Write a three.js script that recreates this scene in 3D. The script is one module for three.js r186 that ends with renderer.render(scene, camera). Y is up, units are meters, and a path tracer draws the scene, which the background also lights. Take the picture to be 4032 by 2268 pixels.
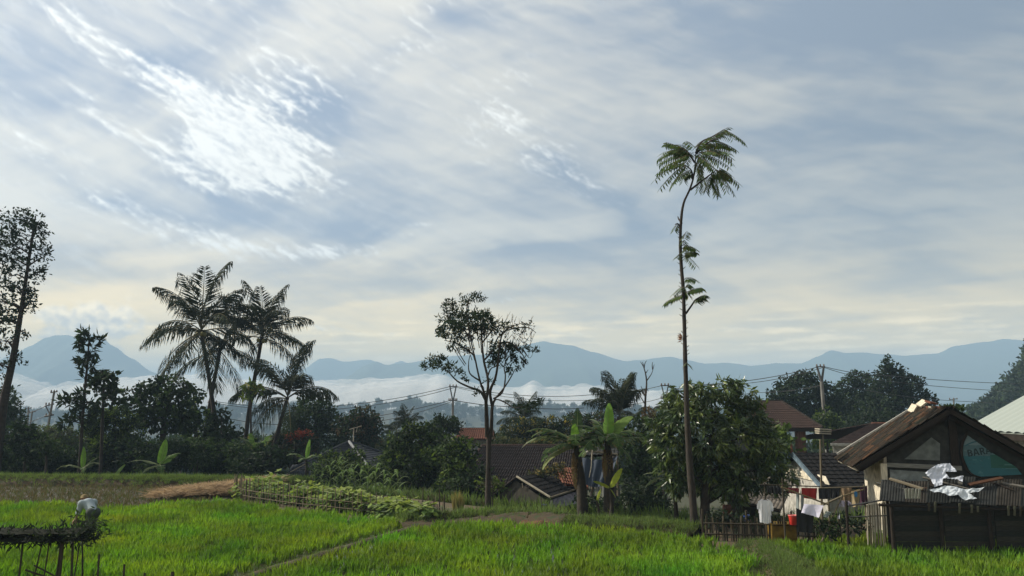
import * as THREE from 'three';
import { mergeGeometries, mergeVertices } from 'three/addons/utils/BufferGeometryUtils.js';
import { MarchingCubes } from 'three/addons/objects/MarchingCubes.js';

// ------------------------------------------------------------------ random numbers and noise
function makeRandom(seed) {
  let a = seed >>> 0;
  return () => { a = (a + 0x6D2B79F5) | 0; let t = Math.imul(a ^ (a >>> 15), 1 | a); t = (t + Math.imul(t ^ (t >>> 7), 61 | t)) ^ t; return ((t ^ (t >>> 14)) >>> 0) / 4294967296; };
}
const PERM = new Uint8Array(512), GX = new Float32Array(256), GY = new Float32Array(256);
{
  const r = makeRandom(77), p = [...Array(256).keys()];
  for (let i = 255; i > 0; i--) { const j = Math.floor(r() * (i + 1)); [p[i], p[j]] = [p[j], p[i]]; }
  for (let i = 0; i < 512; i++) PERM[i] = p[i & 255];
  for (let i = 0; i < 256; i++) { const t = r() * Math.PI * 2; GX[i] = Math.cos(t); GY[i] = Math.sin(t); }
}
function noise2(x, y) {
  const xi = Math.floor(x), yi = Math.floor(y), fx = x - xi, fy = y - yi, X = xi & 255, Y = yi & 255;
  const u = fx * fx * fx * (fx * (fx * 6 - 15) + 10), v = fy * fy * fy * (fy * (fy * 6 - 15) + 10);
  const a = PERM[PERM[X] + Y], b = PERM[PERM[X + 1] + Y], c = PERM[PERM[X] + Y + 1], d = PERM[PERM[X + 1] + Y + 1];
  const n00 = GX[a] * fx + GY[a] * fy, n10 = GX[b] * (fx - 1) + GY[b] * fy, n01 = GX[c] * fx + GY[c] * (fy - 1), n11 = GX[d] * (fx - 1) + GY[d] * (fy - 1);
  const p = n00 + (n10 - n00) * u, q = n01 + (n11 - n01) * u;
  return 1.5 * (p + (q - p) * v);
}
function fbm(x, y, octaves) { let s = 0, a = 0.5, f = 1; for (let i = 0; i < octaves; i++) { s += a * noise2(x * f + i * 17.3, y * f - i * 9.1); f *= 2.03; a *= 0.5; } return s; }
const clamp = (x, a = 0, b = 1) => Math.min(b, Math.max(a, x));
const smooth = (a, b, x) => { const t = clamp((x - a) / (b - a)); return t * t * (3 - 2 * t); };
const lerp = (a, b, t) => a + (b - a) * t;
const rad = (d) => d * Math.PI / 180;
const V = (x, y, z) => new THREE.Vector3(x, y, z);

// ------------------------------------------------------------------ camera
const scene = new THREE.Scene();
const EYE = 3.6, PITCH = rad(8.54), FOCAL = 3104;                       // eye height above the paddy, upward tilt, focal length in photograph pixels
const camera = new THREE.PerspectiveCamera(2 * Math.atan(1134 / FOCAL) * 180 / Math.PI, 16 / 9, 0.1, 20000);
camera.position.set(0, EYE, 0);
camera.rotation.x = PITCH;
camera.updateMatrixWorld();
// the point at forward distance d seen at photograph position (X, Y): used to survey where things stand
function at(X, Y, d) {
  const x = (X - 2016) / FOCAL, y = (1134 - Y) / FOCAL;
  const up = Math.sin(PITCH) + y * Math.cos(PITCH), fw = Math.cos(PITCH) - y * Math.sin(PITCH);
  return V(x / fw * d, EYE + up / fw * d, -d);
}
const metres = (px, d) => px * d / FOCAL;

// ------------------------------------------------------------------ sky: air and clouds only
const SUN_AZ = rad(-77), SUN_EL = rad(36);
const sunDir = V(Math.sin(SUN_AZ) * Math.cos(SUN_EL), Math.sin(SUN_EL), -Math.cos(SUN_AZ) * Math.cos(SUN_EL));
// cirrus patches: azimuth (right of the view), elevation, half length, half width (degrees), slope (degrees, downwards to the right), strength
const CIRRUS = [
  [-27.9, 22.3, 7.5, 1.15, 27, 0.55], [-21, 19.6, 4.4, 1.0, 33, 0.75], [-20.0, 18.3, 3.1, 2.0, 10, 0.85], [-19.0, 16.2, 6.0, 1.8, 4, 0.85], [-17.6, 21.1, 3.3, 2.3, -30, 0.5],
  [-15.3, 18.3, 2.6, 0.7, 12, 0.55], [-28.5, 18.6, 4.6, 0.6, 30, 0.42], [-32.3, 16.0, 3.6, 0.7, 24, 0.5], [-24.9, 12.2, 7.5, 1.1, 14, 0.42], [-19.8, 11.0, 2.2, 0.7, 5, 0.4],
  [-13.4, 10.9, 4.2, 0.62, -6, 0.62], [-6.4, 13.0, 1.2, 0.16, 0, 0.5], [-7.5, 12.4, 0.6, 0.12, 0, 0.35], [-29.5, 7.9, 1.3, 0.12, 2, 0.5], [-13.2, 5.3, 7.5, 0.25, 4, 0.4],
  [-25, 24.5, 9, 1.2, 24, 0.14], [-21, 26, 8, 1.6, 30, 0.16], [-30, 29, 9, 1.8, 20, 0.2], [-7, 27, 7, 1.6, -38, 0.2], [-1, 22, 8, 2.4, -55, 0.16], [3.5, 18, 5, 1.6, 40, 0.16], [-8.2, 7.2, 2.0, 0.3, 2, 0.35], [-1.0, 7.6, 1.6, 0.3, -6, 0.35], [5, 5.3, 6, 0.35, -2, 0.3], [-28.5, 5.3, 7, 0.2, 3, 0.4],
  [0.5, 20, 8, 4.5, 25, 0.1], [4.8, 16.5, 7, 2.2, 28, 0.12], [14, 10.5, 8, 2.2, 12, 0.12], [-6, 24, 9, 3.5, 40, 0.1],
];
// thin gaps that show the blue-grey layer behind
const GAPS = [
  [-14.4, 20.6, 3.0, 1.7, 35, 0.5], [-28.2, 13.5, 6.5, 0.9, 12, 0.45], [-13.8, 12.4, 5.0, 1.0, 6, 0.5], [-24.5, 21.6, 4.0, 0.9, 30, 0.4], [-5.2, 28.5, 3.2, 1.4, 30, 0.45], [7.5, 14.2, 6.0, 1.0, 36, 0.45], [14.0, 8.6, 4.8, 0.8, 24, 0.4],
  [16, 26, 10, 4, 12, 0.4], [24, 18, 9, 3, 4, 0.4], [28, 24, 8, 4, 4, 0.4], [27.5, 8.2, 4.2, 1.4, 0, 0.3], [-27, 9.0, 7, 0.8, 2, 0.4], [-9, 9.0, 7, 0.8, 6, 0.4], [2, 11.3, 8, 0.9, 6, 0.35], [-20.5, 14.2, 1.3, 0.35, 8, 0.5], [-20.3, 17.6, 1.1, 0.35, -40, 0.35],
];
function patches(list, az, el, jitterX, jitterY) {
  let sum = 0;
  for (const p of list) {
    const dx = (az - p[0]) * Math.cos(rad(el)) + jitterX, dy = el - p[1] + jitterY;
    if (Math.abs(dx) > 3 * p[2] || Math.abs(dy) > 3 * p[2]) continue;
    const c = Math.cos(rad(p[4])), s = Math.sin(rad(p[4])), a = (dx * c - dy * s) / p[2], b = (dx * s + dy * c) / p[3];
    sum += p[5] * Math.exp(-(a * a + b * b));
  }
  return sum;
}
function makeSky() {
  const W = 4096, H = 2048, data = new Float32Array(W * H * 4);
  for (let row = 0; row < H; row++) {
    const el = ((row + 0.5) / H - 0.5) * 180, e = rad(el), ce = Math.cos(e), se = Math.sin(e);
    for (let col = 0; col < W; col++) {
      const k = (row * W + col) * 4;
      data[k + 3] = 1;
      if (el < -0.5) { data[k] = 0.25; data[k + 1] = 0.28; data[k + 2] = 0.28; continue; }
      const round = ((col + 0.5) / W - 0.5) * 2 * Math.PI, x = Math.cos(round) * ce, z = Math.sin(round) * ce;
      let az = Math.atan2(x, -z) * 180 / Math.PI;
      const toSun = Math.acos(clamp(x * sunDir.x + se * sunDir.y + z * sunDir.z, -1, 1)) * 180 / Math.PI;
      // a high cloud deck, seen in perspective: streaks that run across and flatten towards the horizon
      const h = 1 / (Math.max(se, 0) + 0.13), px = x * h, pz = z * h;
      const wx = 0.3 * fbm(px * 0.9 + 3.1, pz * 0.9 - 5.7, 3), wz = 0.3 * fbm(px * 0.9 - 8.3, pz * 0.9 + 2.2, 3);
      const qx = (px + wx) * 0.87 + (pz + wz) * 0.5, qz = -(px + wx) * 0.5 + (pz + wz) * 0.87;
      const veil = fbm(qx * 0.9 + 20, qz * 2.1 - 11, 5), fine = fbm(qx * 5.5, qz * 15 + 4, 4), ripple = fbm(qx * 17 + wz * 9, qz * 44 + 9, 3);
      const jx = 1.5 * fbm(az * 0.22 + 7, el * 0.3, 3), jy = 1.1 * fbm(az * 0.22 - 4, el * 0.3 + 8, 3);
      const gap = patches(GAPS, az, el, jx, jy);
      const patch = patches(CIRRUS, az, el, jx * 0.8, jy * 0.55);
      const strand = fbm((az * 0.95 - el * 0.3) * 0.2 + 60 + 0.4 * jx, (az * 0.3 + el * 0.95) * 1.15 + 0.5 * jy, 5) * smooth(0, 8, el);
      let cover = 0.56 + 0.95 * veil + 0.15 * fine + 0.32 * strand - gap * 0.95;
      cover += 0.34 * smooth(9, 1.5, el) + 0.1 * smooth(75, 30, toSun);
      cover = smooth(-0.1, 1.05, cover);
      // torn fibres drawn out along the wind, breaking into small ripples
      const along = az * 0.91 - el * 0.42 + 0.3 * jx, across = az * 0.42 + el * 0.91 + 0.25 * jy, fibre = fbm(along * 0.28 + 30, across * 1.7 - 7, 5), curl = fbm(along * 1.5 + 2 * fibre, across * 3.1, 4);
      const bright = smooth(0.2, 0.95, patch * (1 + 0.5 * curl) + 0.55 * fibre * smooth(0.03, 0.3, patch) + 0.25 * curl * smooth(0.05, 0.4, patch)) + 0.16 * smooth(0.05, 0.5, fibre + 0.4 * curl) * smooth(85, 45, toSun);
      // broken bands of small clouds above the horizon
      const band = smooth(0.02, 0.5, fbm(az * 0.16 + 0.3 * wx, el * 2.6 + 0.6 * fine, 4) + 0.06) * smooth(7.5, 4.5, el) * smooth(0.5, 2.5, el);
      // the cumulus cap that sits behind the volcano
      const cx = (az + 28.4) / 3.4, cy = (el - 5.6) / (1.25 + 0.3 * cx), puff = 1.05 - Math.hypot(cx, cy < 0 ? cy * 0.55 : cy) + 0.7 * fbm(az * 0.9 + 3, el * 1.3, 5);
      const cap = smooth(0.0, 0.5, puff);
      const capShade = clamp(0.5 + 0.55 * cy + 1.5 * fbm(az * 1.5 + 11, el * 1.9 + 2, 4));
      const glow = Math.exp(-toSun / 34), dim = lerp(1.12, 0.6, smooth(35, 108, toSun)), low = smooth(13, 2, el);
      const air = [0.25, 0.305, 0.395], deck = [0.60, 0.59, 0.55], lowDeck = [1.5, 1.07, 0.42];
      for (let c = 0; c < 3; c++) {
        let blue = lerp(air[c], [1.0, 0.78, 0.42][c], 0.75 * low) * (1 + 0.5 * glow), cloud = lerp(deck[c], lowDeck[c], low) * (1 + 0.45 * glow);
        let v = lerp(blue, cloud, cover) * lerp(dim, 0.9, low * 0.7);
        v = lerp(v, [0.92, 0.93, 0.90][c] * lerp(0.8, 1, smooth(90, 40, toSun)), clamp(bright * (0.84 + 0.7 * curl + 0.5 * fibre)) * 0.95);
        v = lerp(v, [1.9, 1.45, 0.75][c], band * 0.6);
        v = lerp(v, lerp([0.62, 0.6, 0.58][c], [1.5, 1.25, 0.85][c], capShade), cap * 0.85);
        data[k + c] = v;
      }
    }
  }
  const t = new THREE.DataTexture(data, W, H, THREE.RGBAFormat, THREE.FloatType);
  t.mapping = THREE.EquirectangularReflectionMapping; t.colorSpace = THREE.LinearSRGBColorSpace;
  t.magFilter = THREE.LinearFilter; t.minFilter = THREE.LinearFilter; t.needsUpdate = true;
  return t;
}
const skyTexture = makeSky();
scene.background = skyTexture;
scene.environment = skyTexture;

// ------------------------------------------------------------------ sun, haze, exposure
const sun = new THREE.DirectionalLight(new THREE.Color(1.0, 0.92, 0.78), 5);
sun.name = 'sun';
sun.position.copy(sunDir).multiplyScalar(150).add(V(0, 0, -40));
sun.target.position.set(0, 0, -40);
sun.castShadow = true; sun.shadow.radius = 2; sun.shadow.mapSize.set(4096, 4096);
Object.assign(sun.shadow.camera, { left: -70, right: 70, top: 60, bottom: -60, near: 1, far: 320 });
scene.add(sun, sun.target);
scene.fog = new THREE.FogExp2(new THREE.Color().setRGB(0.5, 0.74, 1.0), 0.00054);

const renderer = new THREE.WebGLRenderer({ antialias: true });
renderer.toneMapping = THREE.LinearToneMapping;
renderer.toneMappingExposure = 1.42;
renderer.shadowMap.enabled = true;

// ------------------------------------------------------------------ naming and building helpers
const taken = new Map();
const ORDER = ['first', 'second', 'third', 'fourth', 'fifth', 'sixth', 'seventh', 'eighth', 'ninth', 'tenth', 'eleventh', 'twelfth', 'thirteenth', 'fourteenth', 'fifteenth', 'sixteenth', 'seventeenth'];
function numbered(name) { const n = taken.get(name) ?? 0; taken.set(name, n + 1); return n ? name + '_' + String(n).padStart(3, '0') : name; }
function tag(o, label, category, group) { o.userData.label = label; o.userData.category = category; if (group) o.userData.group = group; return o; }
function shade(o) { o.traverse((m) => { if (m.isMesh) { m.castShadow = true; m.receiveShadow = true; } }); return o; }
function thing(name, label, category, position, turn = 0, group) {
  const o = new THREE.Group(); o.name = numbered(name); o.position.copy(position ?? V(0, 0, 0)); o.rotation.y = turn; tag(o, label, category, group); scene.add(o); return o;
}
function part(name, geometry, material, parent, label) {
  const m = new THREE.Mesh(geometry, material); m.name = name; m.castShadow = m.receiveShadow = true; if (label) m.userData.label = label; parent.add(m); return m;
}
function solo(name, geometry, material, label, category, group) { const m = new THREE.Mesh(geometry, material); m.name = numbered(name); m.castShadow = m.receiveShadow = true; scene.add(m); return tag(m, label, category, group); }
function structure(name, geometry, material) { const m = new THREE.Mesh(geometry, material); m.name = numbered(name); m.userData.kind = 'structure'; m.castShadow = m.receiveShadow = true; scene.add(m); return m; }
function geo(pos, index, colors, uv) {
  const g = new THREE.BufferGeometry();
  g.setAttribute('position', new THREE.Float32BufferAttribute(pos, 3));
  if (colors) g.setAttribute('color', new THREE.Float32BufferAttribute(colors, 3));
  if (uv) g.setAttribute('uv', new THREE.Float32BufferAttribute(uv, 2));
  if (index) g.setIndex(index);
  g.computeVertexNormals();
  return g;
}
function box(w, h, d, x = 0, y = 0, z = 0, rx = 0, ry = 0, rz = 0) {
  const g = new THREE.BoxGeometry(w, h, d); g.rotateX(rx); g.rotateZ(rz); g.rotateY(ry); g.translate(x, y, z); return g;
}
function bar(a, b, r0, r1 = r0, sides = 6) {       // a tapered round bar from a to b
  const d = b.clone().sub(a), g = new THREE.CylinderGeometry(r1, r0, d.length(), sides, 1);
  g.applyQuaternion(new THREE.Quaternion().setFromUnitVectors(V(0, 1, 0), d.normalize()));
  g.translate((a.x + b.x) / 2, (a.y + b.y) / 2, (a.z + b.z) / 2); return g;
}
function limb(points, radii, sides = 7, wobble = 0, seed = 1) {    // a tapered bent limb through points
  const r = makeRandom(seed), curve = new THREE.CatmullRomCurve3(points), n = Math.max(4, (points.length - 1) * 4), pos = [], idx = [], uv = [];
  const frames = curve.computeFrenetFrames(n, false);
  for (let i = 0; i <= n; i++) {
    const t = i / n, p = curve.getPoint(t), f = t * (radii.length - 1), k = Math.min(radii.length - 2, Math.floor(f)), rr = lerp(radii[k], radii[k + 1], f - k);
    for (let j = 0; j <= sides; j++) {
      const a = (j % sides) / sides * Math.PI * 2, q = rr * (1 + (j < sides ? wobble * (r() - 0.5) : 0)), nrm = frames.normals[i], bi = frames.binormals[i];
      pos.push(p.x + q * (Math.cos(a) * nrm.x + Math.sin(a) * bi.x), p.y + q * (Math.cos(a) * nrm.y + Math.sin(a) * bi.y), p.z + q * (Math.cos(a) * nrm.z + Math.sin(a) * bi.z));
      uv.push(j / sides * 0.6, t * curve.getLength());
      if (i < n && j < sides) { const b = i * (sides + 1) + j; idx.push(b, b + 1, b + sides + 1, b + 1, b + sides + 2, b + sides + 1); }
    }
  }
  return geo(pos, idx, null, uv);
}
const merge = (list) => mergeGeometries(list.map((g) => { const h = g.index ? g.toNonIndexed() : g; for (const k of Object.keys(h.attributes)) if (!['position', 'normal', 'uv'].includes(k)) h.deleteAttribute(k); if (!h.attributes.uv) h.setAttribute('uv', new THREE.Float32BufferAttribute(new Float32Array(h.attributes.position.count * 2), 2)); return h; }));

// ------------------------------------------------------------------ procedural textures
function texture(size, draw, srgb = true, repeat = true) {     // draw(u, v) -> [r, g, b] from 0 to 1
  const d = new Uint8Array(size * size * 4);
  for (let y = 0; y < size; y++) for (let x = 0; x < size; x++) { const c = draw(x / size, y / size), k = (y * size + x) * 4; for (let i = 0; i < 3; i++) d[k + i] = clamp(c[i]) * 255; d[k + 3] = 255; }
  const t = new THREE.DataTexture(d, size, size); t.magFilter = THREE.LinearFilter; t.minFilter = THREE.LinearMipmapLinearFilter; t.generateMipmaps = true;
  if (srgb) t.colorSpace = THREE.SRGBColorSpace;
  if (repeat) t.wrapS = t.wrapT = THREE.RepeatWrapping;
  t.needsUpdate = true; return t;
}
function tileable(u, v, f, o, seed = 0) {      // fbm that closes on itself
  const x = u * f, y = v * f, a = u, b = v;
  const n = (X, Y) => fbm(X + seed, Y + seed * 0.7, o);
  return n(x, y) * (1 - a) * (1 - b) + n(x - f, y) * a * (1 - b) + n(x, y - f) * (1 - a) * b + n(x - f, y - f) * a * b;
}
const mixc = (a, b, t) => [lerp(a[0], b[0], t), lerp(a[1], b[1], t), lerp(a[2], b[2], t)];
const soilTexture = texture(512, (u, v) => { const n = tileable(u, v, 6, 5, 3), m = tileable(u, v, 30, 3, 9); let c = mixc([0.23, 0.19, 0.13], [0.36, 0.28, 0.19], clamp(0.5 + n + 0.5 * m)); return mixc(c, [0.2, 0.26, 0.1], smooth(0.02, 0.25, tileable(u, v, 9, 4, 21))); });
const mudTexture = texture(512, (u, v) => { const n = tileable(u, v, 8, 5, 5), m = tileable(u, v, 40, 3, 2); return mixc([0.15, 0.13, 0.09], [0.25, 0.21, 0.14], clamp(0.5 + n + 0.6 * m)); });
const barkTexture = texture(256, (u, v) => { const n = tileable(u, v, 7, 4, 6), m = noise2(u * 40, v * 9); return mixc([0.10, 0.085, 0.07], [0.25, 0.22, 0.19], clamp(0.45 + n + 0.25 * m)); });
const grainTexture = texture(256, (u, v) => { const n = tileable(u, v, 8, 5, 13); const k = 0.86 + 0.45 * n; return [k, k, k]; }, true);

// ------------------------------------------------------------------ ground: a terrace of paddies, a valley, a wooded ridge and the plain to the mountains
const EDGE = [[-60, -37], [-24, -38], [-13, -36.5], [-5, -33], [-1, -29.5], [2, -27.2], [5.5, -25.4], [8, -24.8], [12, -25.5], [30, -26], [60, -26]];   // the far rim of the terrace
function rim(x) { for (let i = 1; i < EDGE.length; i++) if (x < EDGE[i][0]) { const t = (x - EDGE[i - 1][0]) / (EDGE[i][0] - EDGE[i - 1][0]); return lerp(EDGE[i - 1][1], EDGE[i][1], clamp(t)); } return -26; }
const ridgeLine = (x) => 9 * Math.exp(-(((x + 110) / 55) ** 2)) + 4 * fbm(x * 0.008, 3, 3) + 3 * Math.exp(-(((x - 55) / 60) ** 2)) + 3.5 * Math.exp(-(((x + 270) / 60) ** 2)) - 3.0 * Math.exp(-(((x + 530) / 160) ** 2));
function ground(x, z) {
  const beyond = rim(x) - z;                            // metres past the rim
  if (beyond < -2) return 0;
  const d = -z;
  let y = -2.1 * smooth(-0.5, 9, beyond) - 3.4 * smooth(14, 60, beyond) - 34 * smooth(60, 420, d) ** 1.2;
  y += (32 + ridgeLine(x)) * smooth(520, 860, d) - 46 * smooth(900, 1500, d);
  y += 92 * smooth(-4, 88, x - 0.53 * d) * smooth(120, 200, d) * smooth(560, 400, d);       // the wooded hillside on the right
  return y + 0.5 * smooth(60, 200, d) * fbm(x * 0.02, z * 0.02, 3);
}
{
  const xs = [], zs = [];
  for (let i = -60; i <= 60; i++) xs.push(Math.sign(i) * (Math.abs(i) * 1.0 + (Math.abs(i) / 60) ** 5 * 4500));
  for (let z = 30; z > -70; z -= 1) zs.push(z);
  for (let k = 0, z = -70; k < 90; k++) { zs.push(z); z -= 2 + k * k * 0.022; }
  const pos = [], uv = [], idx = [], col = [], w = xs.length;
  for (const z of zs) for (const x of xs) { pos.push(x, ground(x, z), z); uv.push(x / 3, z / 3); col.push(...(rim(x) - z > 2 ? [0.42, 0.62, 0.3] : [1, 1, 1])); }     // bare earth on the terrace, weeds and undergrowth beyond
  for (let j = 0; j + 1 < zs.length; j++) for (let i = 0; i + 1 < w; i++) { const a = j * w + i; idx.push(a, a + 1, a + w, a + 1, a + w + 1, a + w); }
  structure('ground', geo(pos, idx, col, uv), new THREE.MeshStandardMaterial({ map: soilTexture, vertexColors: true, roughness: 1 }));
}

// ------------------------------------------------------------------ mountains
const forestTexture = texture(512, (u, v) => { const n = tileable(u, v, 10, 6, 8); return mixc([0.13, 0.19, 0.13], [0.22, 0.28, 0.18], clamp(0.5 + 1.2 * n)); });
const mountainMaterial = new THREE.MeshStandardMaterial({ map: forestTexture, roughness: 1 });
// a range whose crest is surveyed as [X, Y] at distance d, with spurs running down both flanks
function mountain(crest, d, depth, foot, seed, rough = 1) {
  const pts = crest.map(([X, Y]) => at(X, Y, d)), n = 220, m = 46, pos = [], uv = [], idx = [];
  const x0 = pts[0].x, x1 = pts[pts.length - 1].x;
  const height = (x) => { for (let i = 1; i < pts.length; i++) if (x <= pts[i].x) { const t = (x - pts[i - 1].x) / (pts[i].x - pts[i - 1].x), s = t * t * (3 - 2 * t); return lerp(pts[i - 1].y, pts[i].y, lerp(t, s, 0.5)); } return pts[pts.length - 1].y; };
  for (let i = 0; i <= n; i++) {
    const x = lerp(x0, x1, i / n), top = height(x) + rough * 5 * fbm(x * 0.02, seed, 4);
    for (let j = 0; j <= m; j++) {
      const s = j / m * 2 - 1, fall = 1 - Math.abs(s) ** 0.9, spur = (1 - Math.abs(2 * fall - 1)) * 0.25 * fbm(x * 0.0045 + seed, s * 1.2 + seed, 4);
      pos.push(x, lerp(foot, top, clamp(fall + spur * (Math.abs(s) > 0.04 ? 1 : 0), 0, 1)), -d - s * depth);
      uv.push(x / 260, s * depth / 260);
    }
  }
  for (let i = 0; i < n; i++) for (let j = 0; j < m; j++) { const a = i * (m + 1) + j; idx.push(a, a + 1, a + m + 1, a + 1, a + m + 2, a + m + 1); }
  return structure('mountain', geo(pos, idx, null, uv), mountainMaterial);
}
mountain([[-330, 1600], [-120, 1480], [60, 1392], [120, 1362], [180, 1330], [215, 1320], [262, 1320], [300, 1328], [350, 1318], [395, 1326], [450, 1365], [520, 1412], [600, 1465], [700, 1520], [880, 1600]], 2700, 620, -40, 3, 0.5);
mountain([[1130, 1560], [1200, 1450], [1260, 1412], [1300, 1410], [1360, 1425], [1450, 1415], [1520, 1440], [1580, 1422], [1660, 1450], [1900, 1500]], 3400, 600, -40, 7, 0.6);
mountain([[1250, 1560], [1370, 1480], [1440, 1438], [1480, 1424], [1520, 1436], [1600, 1430], [1700, 1415], [1800, 1400], [1900, 1396], [2000, 1372], [2080, 1356], [2140, 1343], [2180, 1352], [2250, 1360], [2330, 1385], [2460, 1422], [2520, 1418], [2580, 1410], [2640, 1404], [2700, 1418], [2780, 1432], [2860, 1428], [2960, 1440], [3060, 1430], [3150, 1432], [3220, 1404], [3270, 1379], [3330, 1390], [3400, 1388], [3470, 1394], [3560, 1400], [3690, 1392], [3760, 1362], [3860, 1348], [3960, 1334], [4100, 1350], [4400, 1440]], 2750, 760, -40, 11, 0.7);

// ------------------------------------------------------------------ morning cloud lying in the valley in front of the mountains
const cloudMaterial = new THREE.MeshPhysicalMaterial({ color: new THREE.Color().setRGB(0.93, 0.9, 0.86), roughness: 1, transmission: 0.5, thickness: 0, specularIntensity: 0 });
function cloudBank(crest, d, depth, seed, puff = 0, material = cloudMaterial) {
  const pts = crest.map(([X, Y]) => at(X, Y, d)), x0 = pts[0].x, x1 = pts[pts.length - 1].x, n = Math.round((x1 - x0) / 3), m = 60, pos = [], idx = [], r = makeRandom(seed);
  const height = (x) => { for (let i = 1; i < pts.length; i++) if (x <= pts[i].x) return lerp(pts[i - 1].y, pts[i].y, smooth(0, 1, (x - pts[i - 1].x) / (pts[i].x - pts[i - 1].x))); return pts[pts.length - 1].y; };
  for (let i = 0; i <= n; i++) {
    const x = lerp(x0, x1, i / n), top = height(x), ends = smooth(0, 0.06, i / n) * smooth(1, 0.94, i / n);
    for (let j = 0; j <= m; j++) {
      const s = j / m * 2 - 1, hump = (1 - s * s) ** 0.55, z = -d - s * depth;
      const billow = 14 * Math.abs(fbm(x * 0.011 + seed, z * 0.011, 5)) + 6 * Math.abs(fbm(x * 0.04, z * 0.04 + seed, 4));
      pos.push(x + 6 * fbm(x * 0.02, j * 0.2 + seed, 3), lerp(-60, top - 9 + billow * 1.15 + puff, hump * (0.35 + 0.65 * ends)), z + 10 * fbm(x * 0.02 + 5, j * 0.2, 3));
    }
  }
  for (let i = 0; i < n; i++) for (let j = 0; j < m; j++) { const a = i * (m + 1) + j; idx.push(a, a + 1, a + m + 1, a + 1, a + m + 2, a + m + 1); }
  const g = geo(pos, idx), o = structure('cloud_bank', g, material);
  return o;
}
const valleyCloud = [[-700, 1490], [-200, 1490], [30, 1470], [110, 1490], [180, 1545], [240, 1540], [300, 1500], [370, 1520], [430, 1486], [560, 1480], [660, 1470], [800, 1475], [900, 1490], [1100, 1500], [1300, 1500], [1420, 1500], [1460, 1486], [1560, 1484], [1650, 1478], [1700, 1482], [1745, 1472], [1800, 1490], [1900, 1510], [1980, 1520], [2050, 1520], [2100, 1500], [2150, 1520], [2220, 1522], [2300, 1515], [2400, 1525], [2520, 1532], [2640, 1540], [2760, 1560], [2950, 1600]];
const thinCloud = new THREE.MeshPhysicalMaterial({ color: new THREE.Color().setRGB(0.93, 0.9, 0.86), roughness: 1, transmission: 0.5, thickness: 0, specularIntensity: 0, transparent: true, opacity: 0.24 });
cloudBank(valleyCloud, 1740, 190, 4, -20);
cloudBank(valleyCloud, 1725, 206, 4.7, -12, thinCloud);
cloudBank(valleyCloud, 1715, 216, 6.1, -5, thinCloud);
cloudBank(valleyCloud, 1705, 226, 8.3, 3, thinCloud);

// ------------------------------------------------------------------ plant materials and leaf geometry
function leafMaterial(through, coat = 0, coatRoughness = 0.3) { return new THREE.MeshPhysicalMaterial({ vertexColors: true, roughness: 1, transmission: through, thickness: 0, clearcoat: coat, clearcoatRoughness: coatRoughness, specularIntensity: 0.3, side: THREE.DoubleSide }); }
const softLeaf = leafMaterial(0.36), glossyLeaf = leafMaterial(0.3, 0.9, 0.28), frondLeaf = leafMaterial(0.15), freshLeaf = leafMaterial(0.5, 0.04, 0.4);
const bark = new THREE.MeshStandardMaterial({ map: barkTexture, bumpMap: barkTexture, bumpScale: 0.01, roughness: 1 });
const paleBark = new THREE.MeshStandardMaterial({ map: barkTexture, color: new THREE.Color(1.25, 1.2, 1.1), roughness: 1 });
const PALETTE = {      // linear base colours
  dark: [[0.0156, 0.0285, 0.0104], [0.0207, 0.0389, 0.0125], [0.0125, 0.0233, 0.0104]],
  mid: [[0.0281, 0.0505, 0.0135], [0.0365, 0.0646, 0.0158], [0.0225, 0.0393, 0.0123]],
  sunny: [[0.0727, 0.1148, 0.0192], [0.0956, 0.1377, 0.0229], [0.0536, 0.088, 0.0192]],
  olive: [[0.051, 0.0578, 0.0204], [0.0374, 0.0476, 0.019], [0.0646, 0.0646, 0.0204]],
  mango: [[0.11, 0.15, 0.025], [0.075, 0.12, 0.024], [0.0324, 0.0612, 0.0158], [0.0432, 0.0792, 0.0202], [0.0612, 0.09, 0.0202], [0.0252, 0.0504, 0.0158]],
  feather: [[0.035, 0.0665, 0.0154], [0.0525, 0.0875, 0.0182], [0.0665, 0.084, 0.0154]],
  palm: [[0.0134, 0.0218, 0.0084], [0.0176, 0.0269, 0.0092], [0.0231, 0.0277, 0.0101]],
  russet: [[0.0595, 0.042, 0.021], [0.077, 0.0525, 0.021], [0.049, 0.0455, 0.021]],
  flower: [[0.26, 0.05, 0.03], [0.2, 0.035, 0.025], [0.28, 0.07, 0.035]],
  banana: [[0.10, 0.20, 0.03]], bright: [[0.17, 0.30, 0.03]], straw: [[0.36, 0.26, 0.15], [0.42, 0.31, 0.19], [0.28, 0.19, 0.11]],
  rice: [[0.105, 0.245, 0.018]], grass: [[0.10, 0.16, 0.03], [0.14, 0.19, 0.035], [0.08, 0.13, 0.025]],
};
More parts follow.
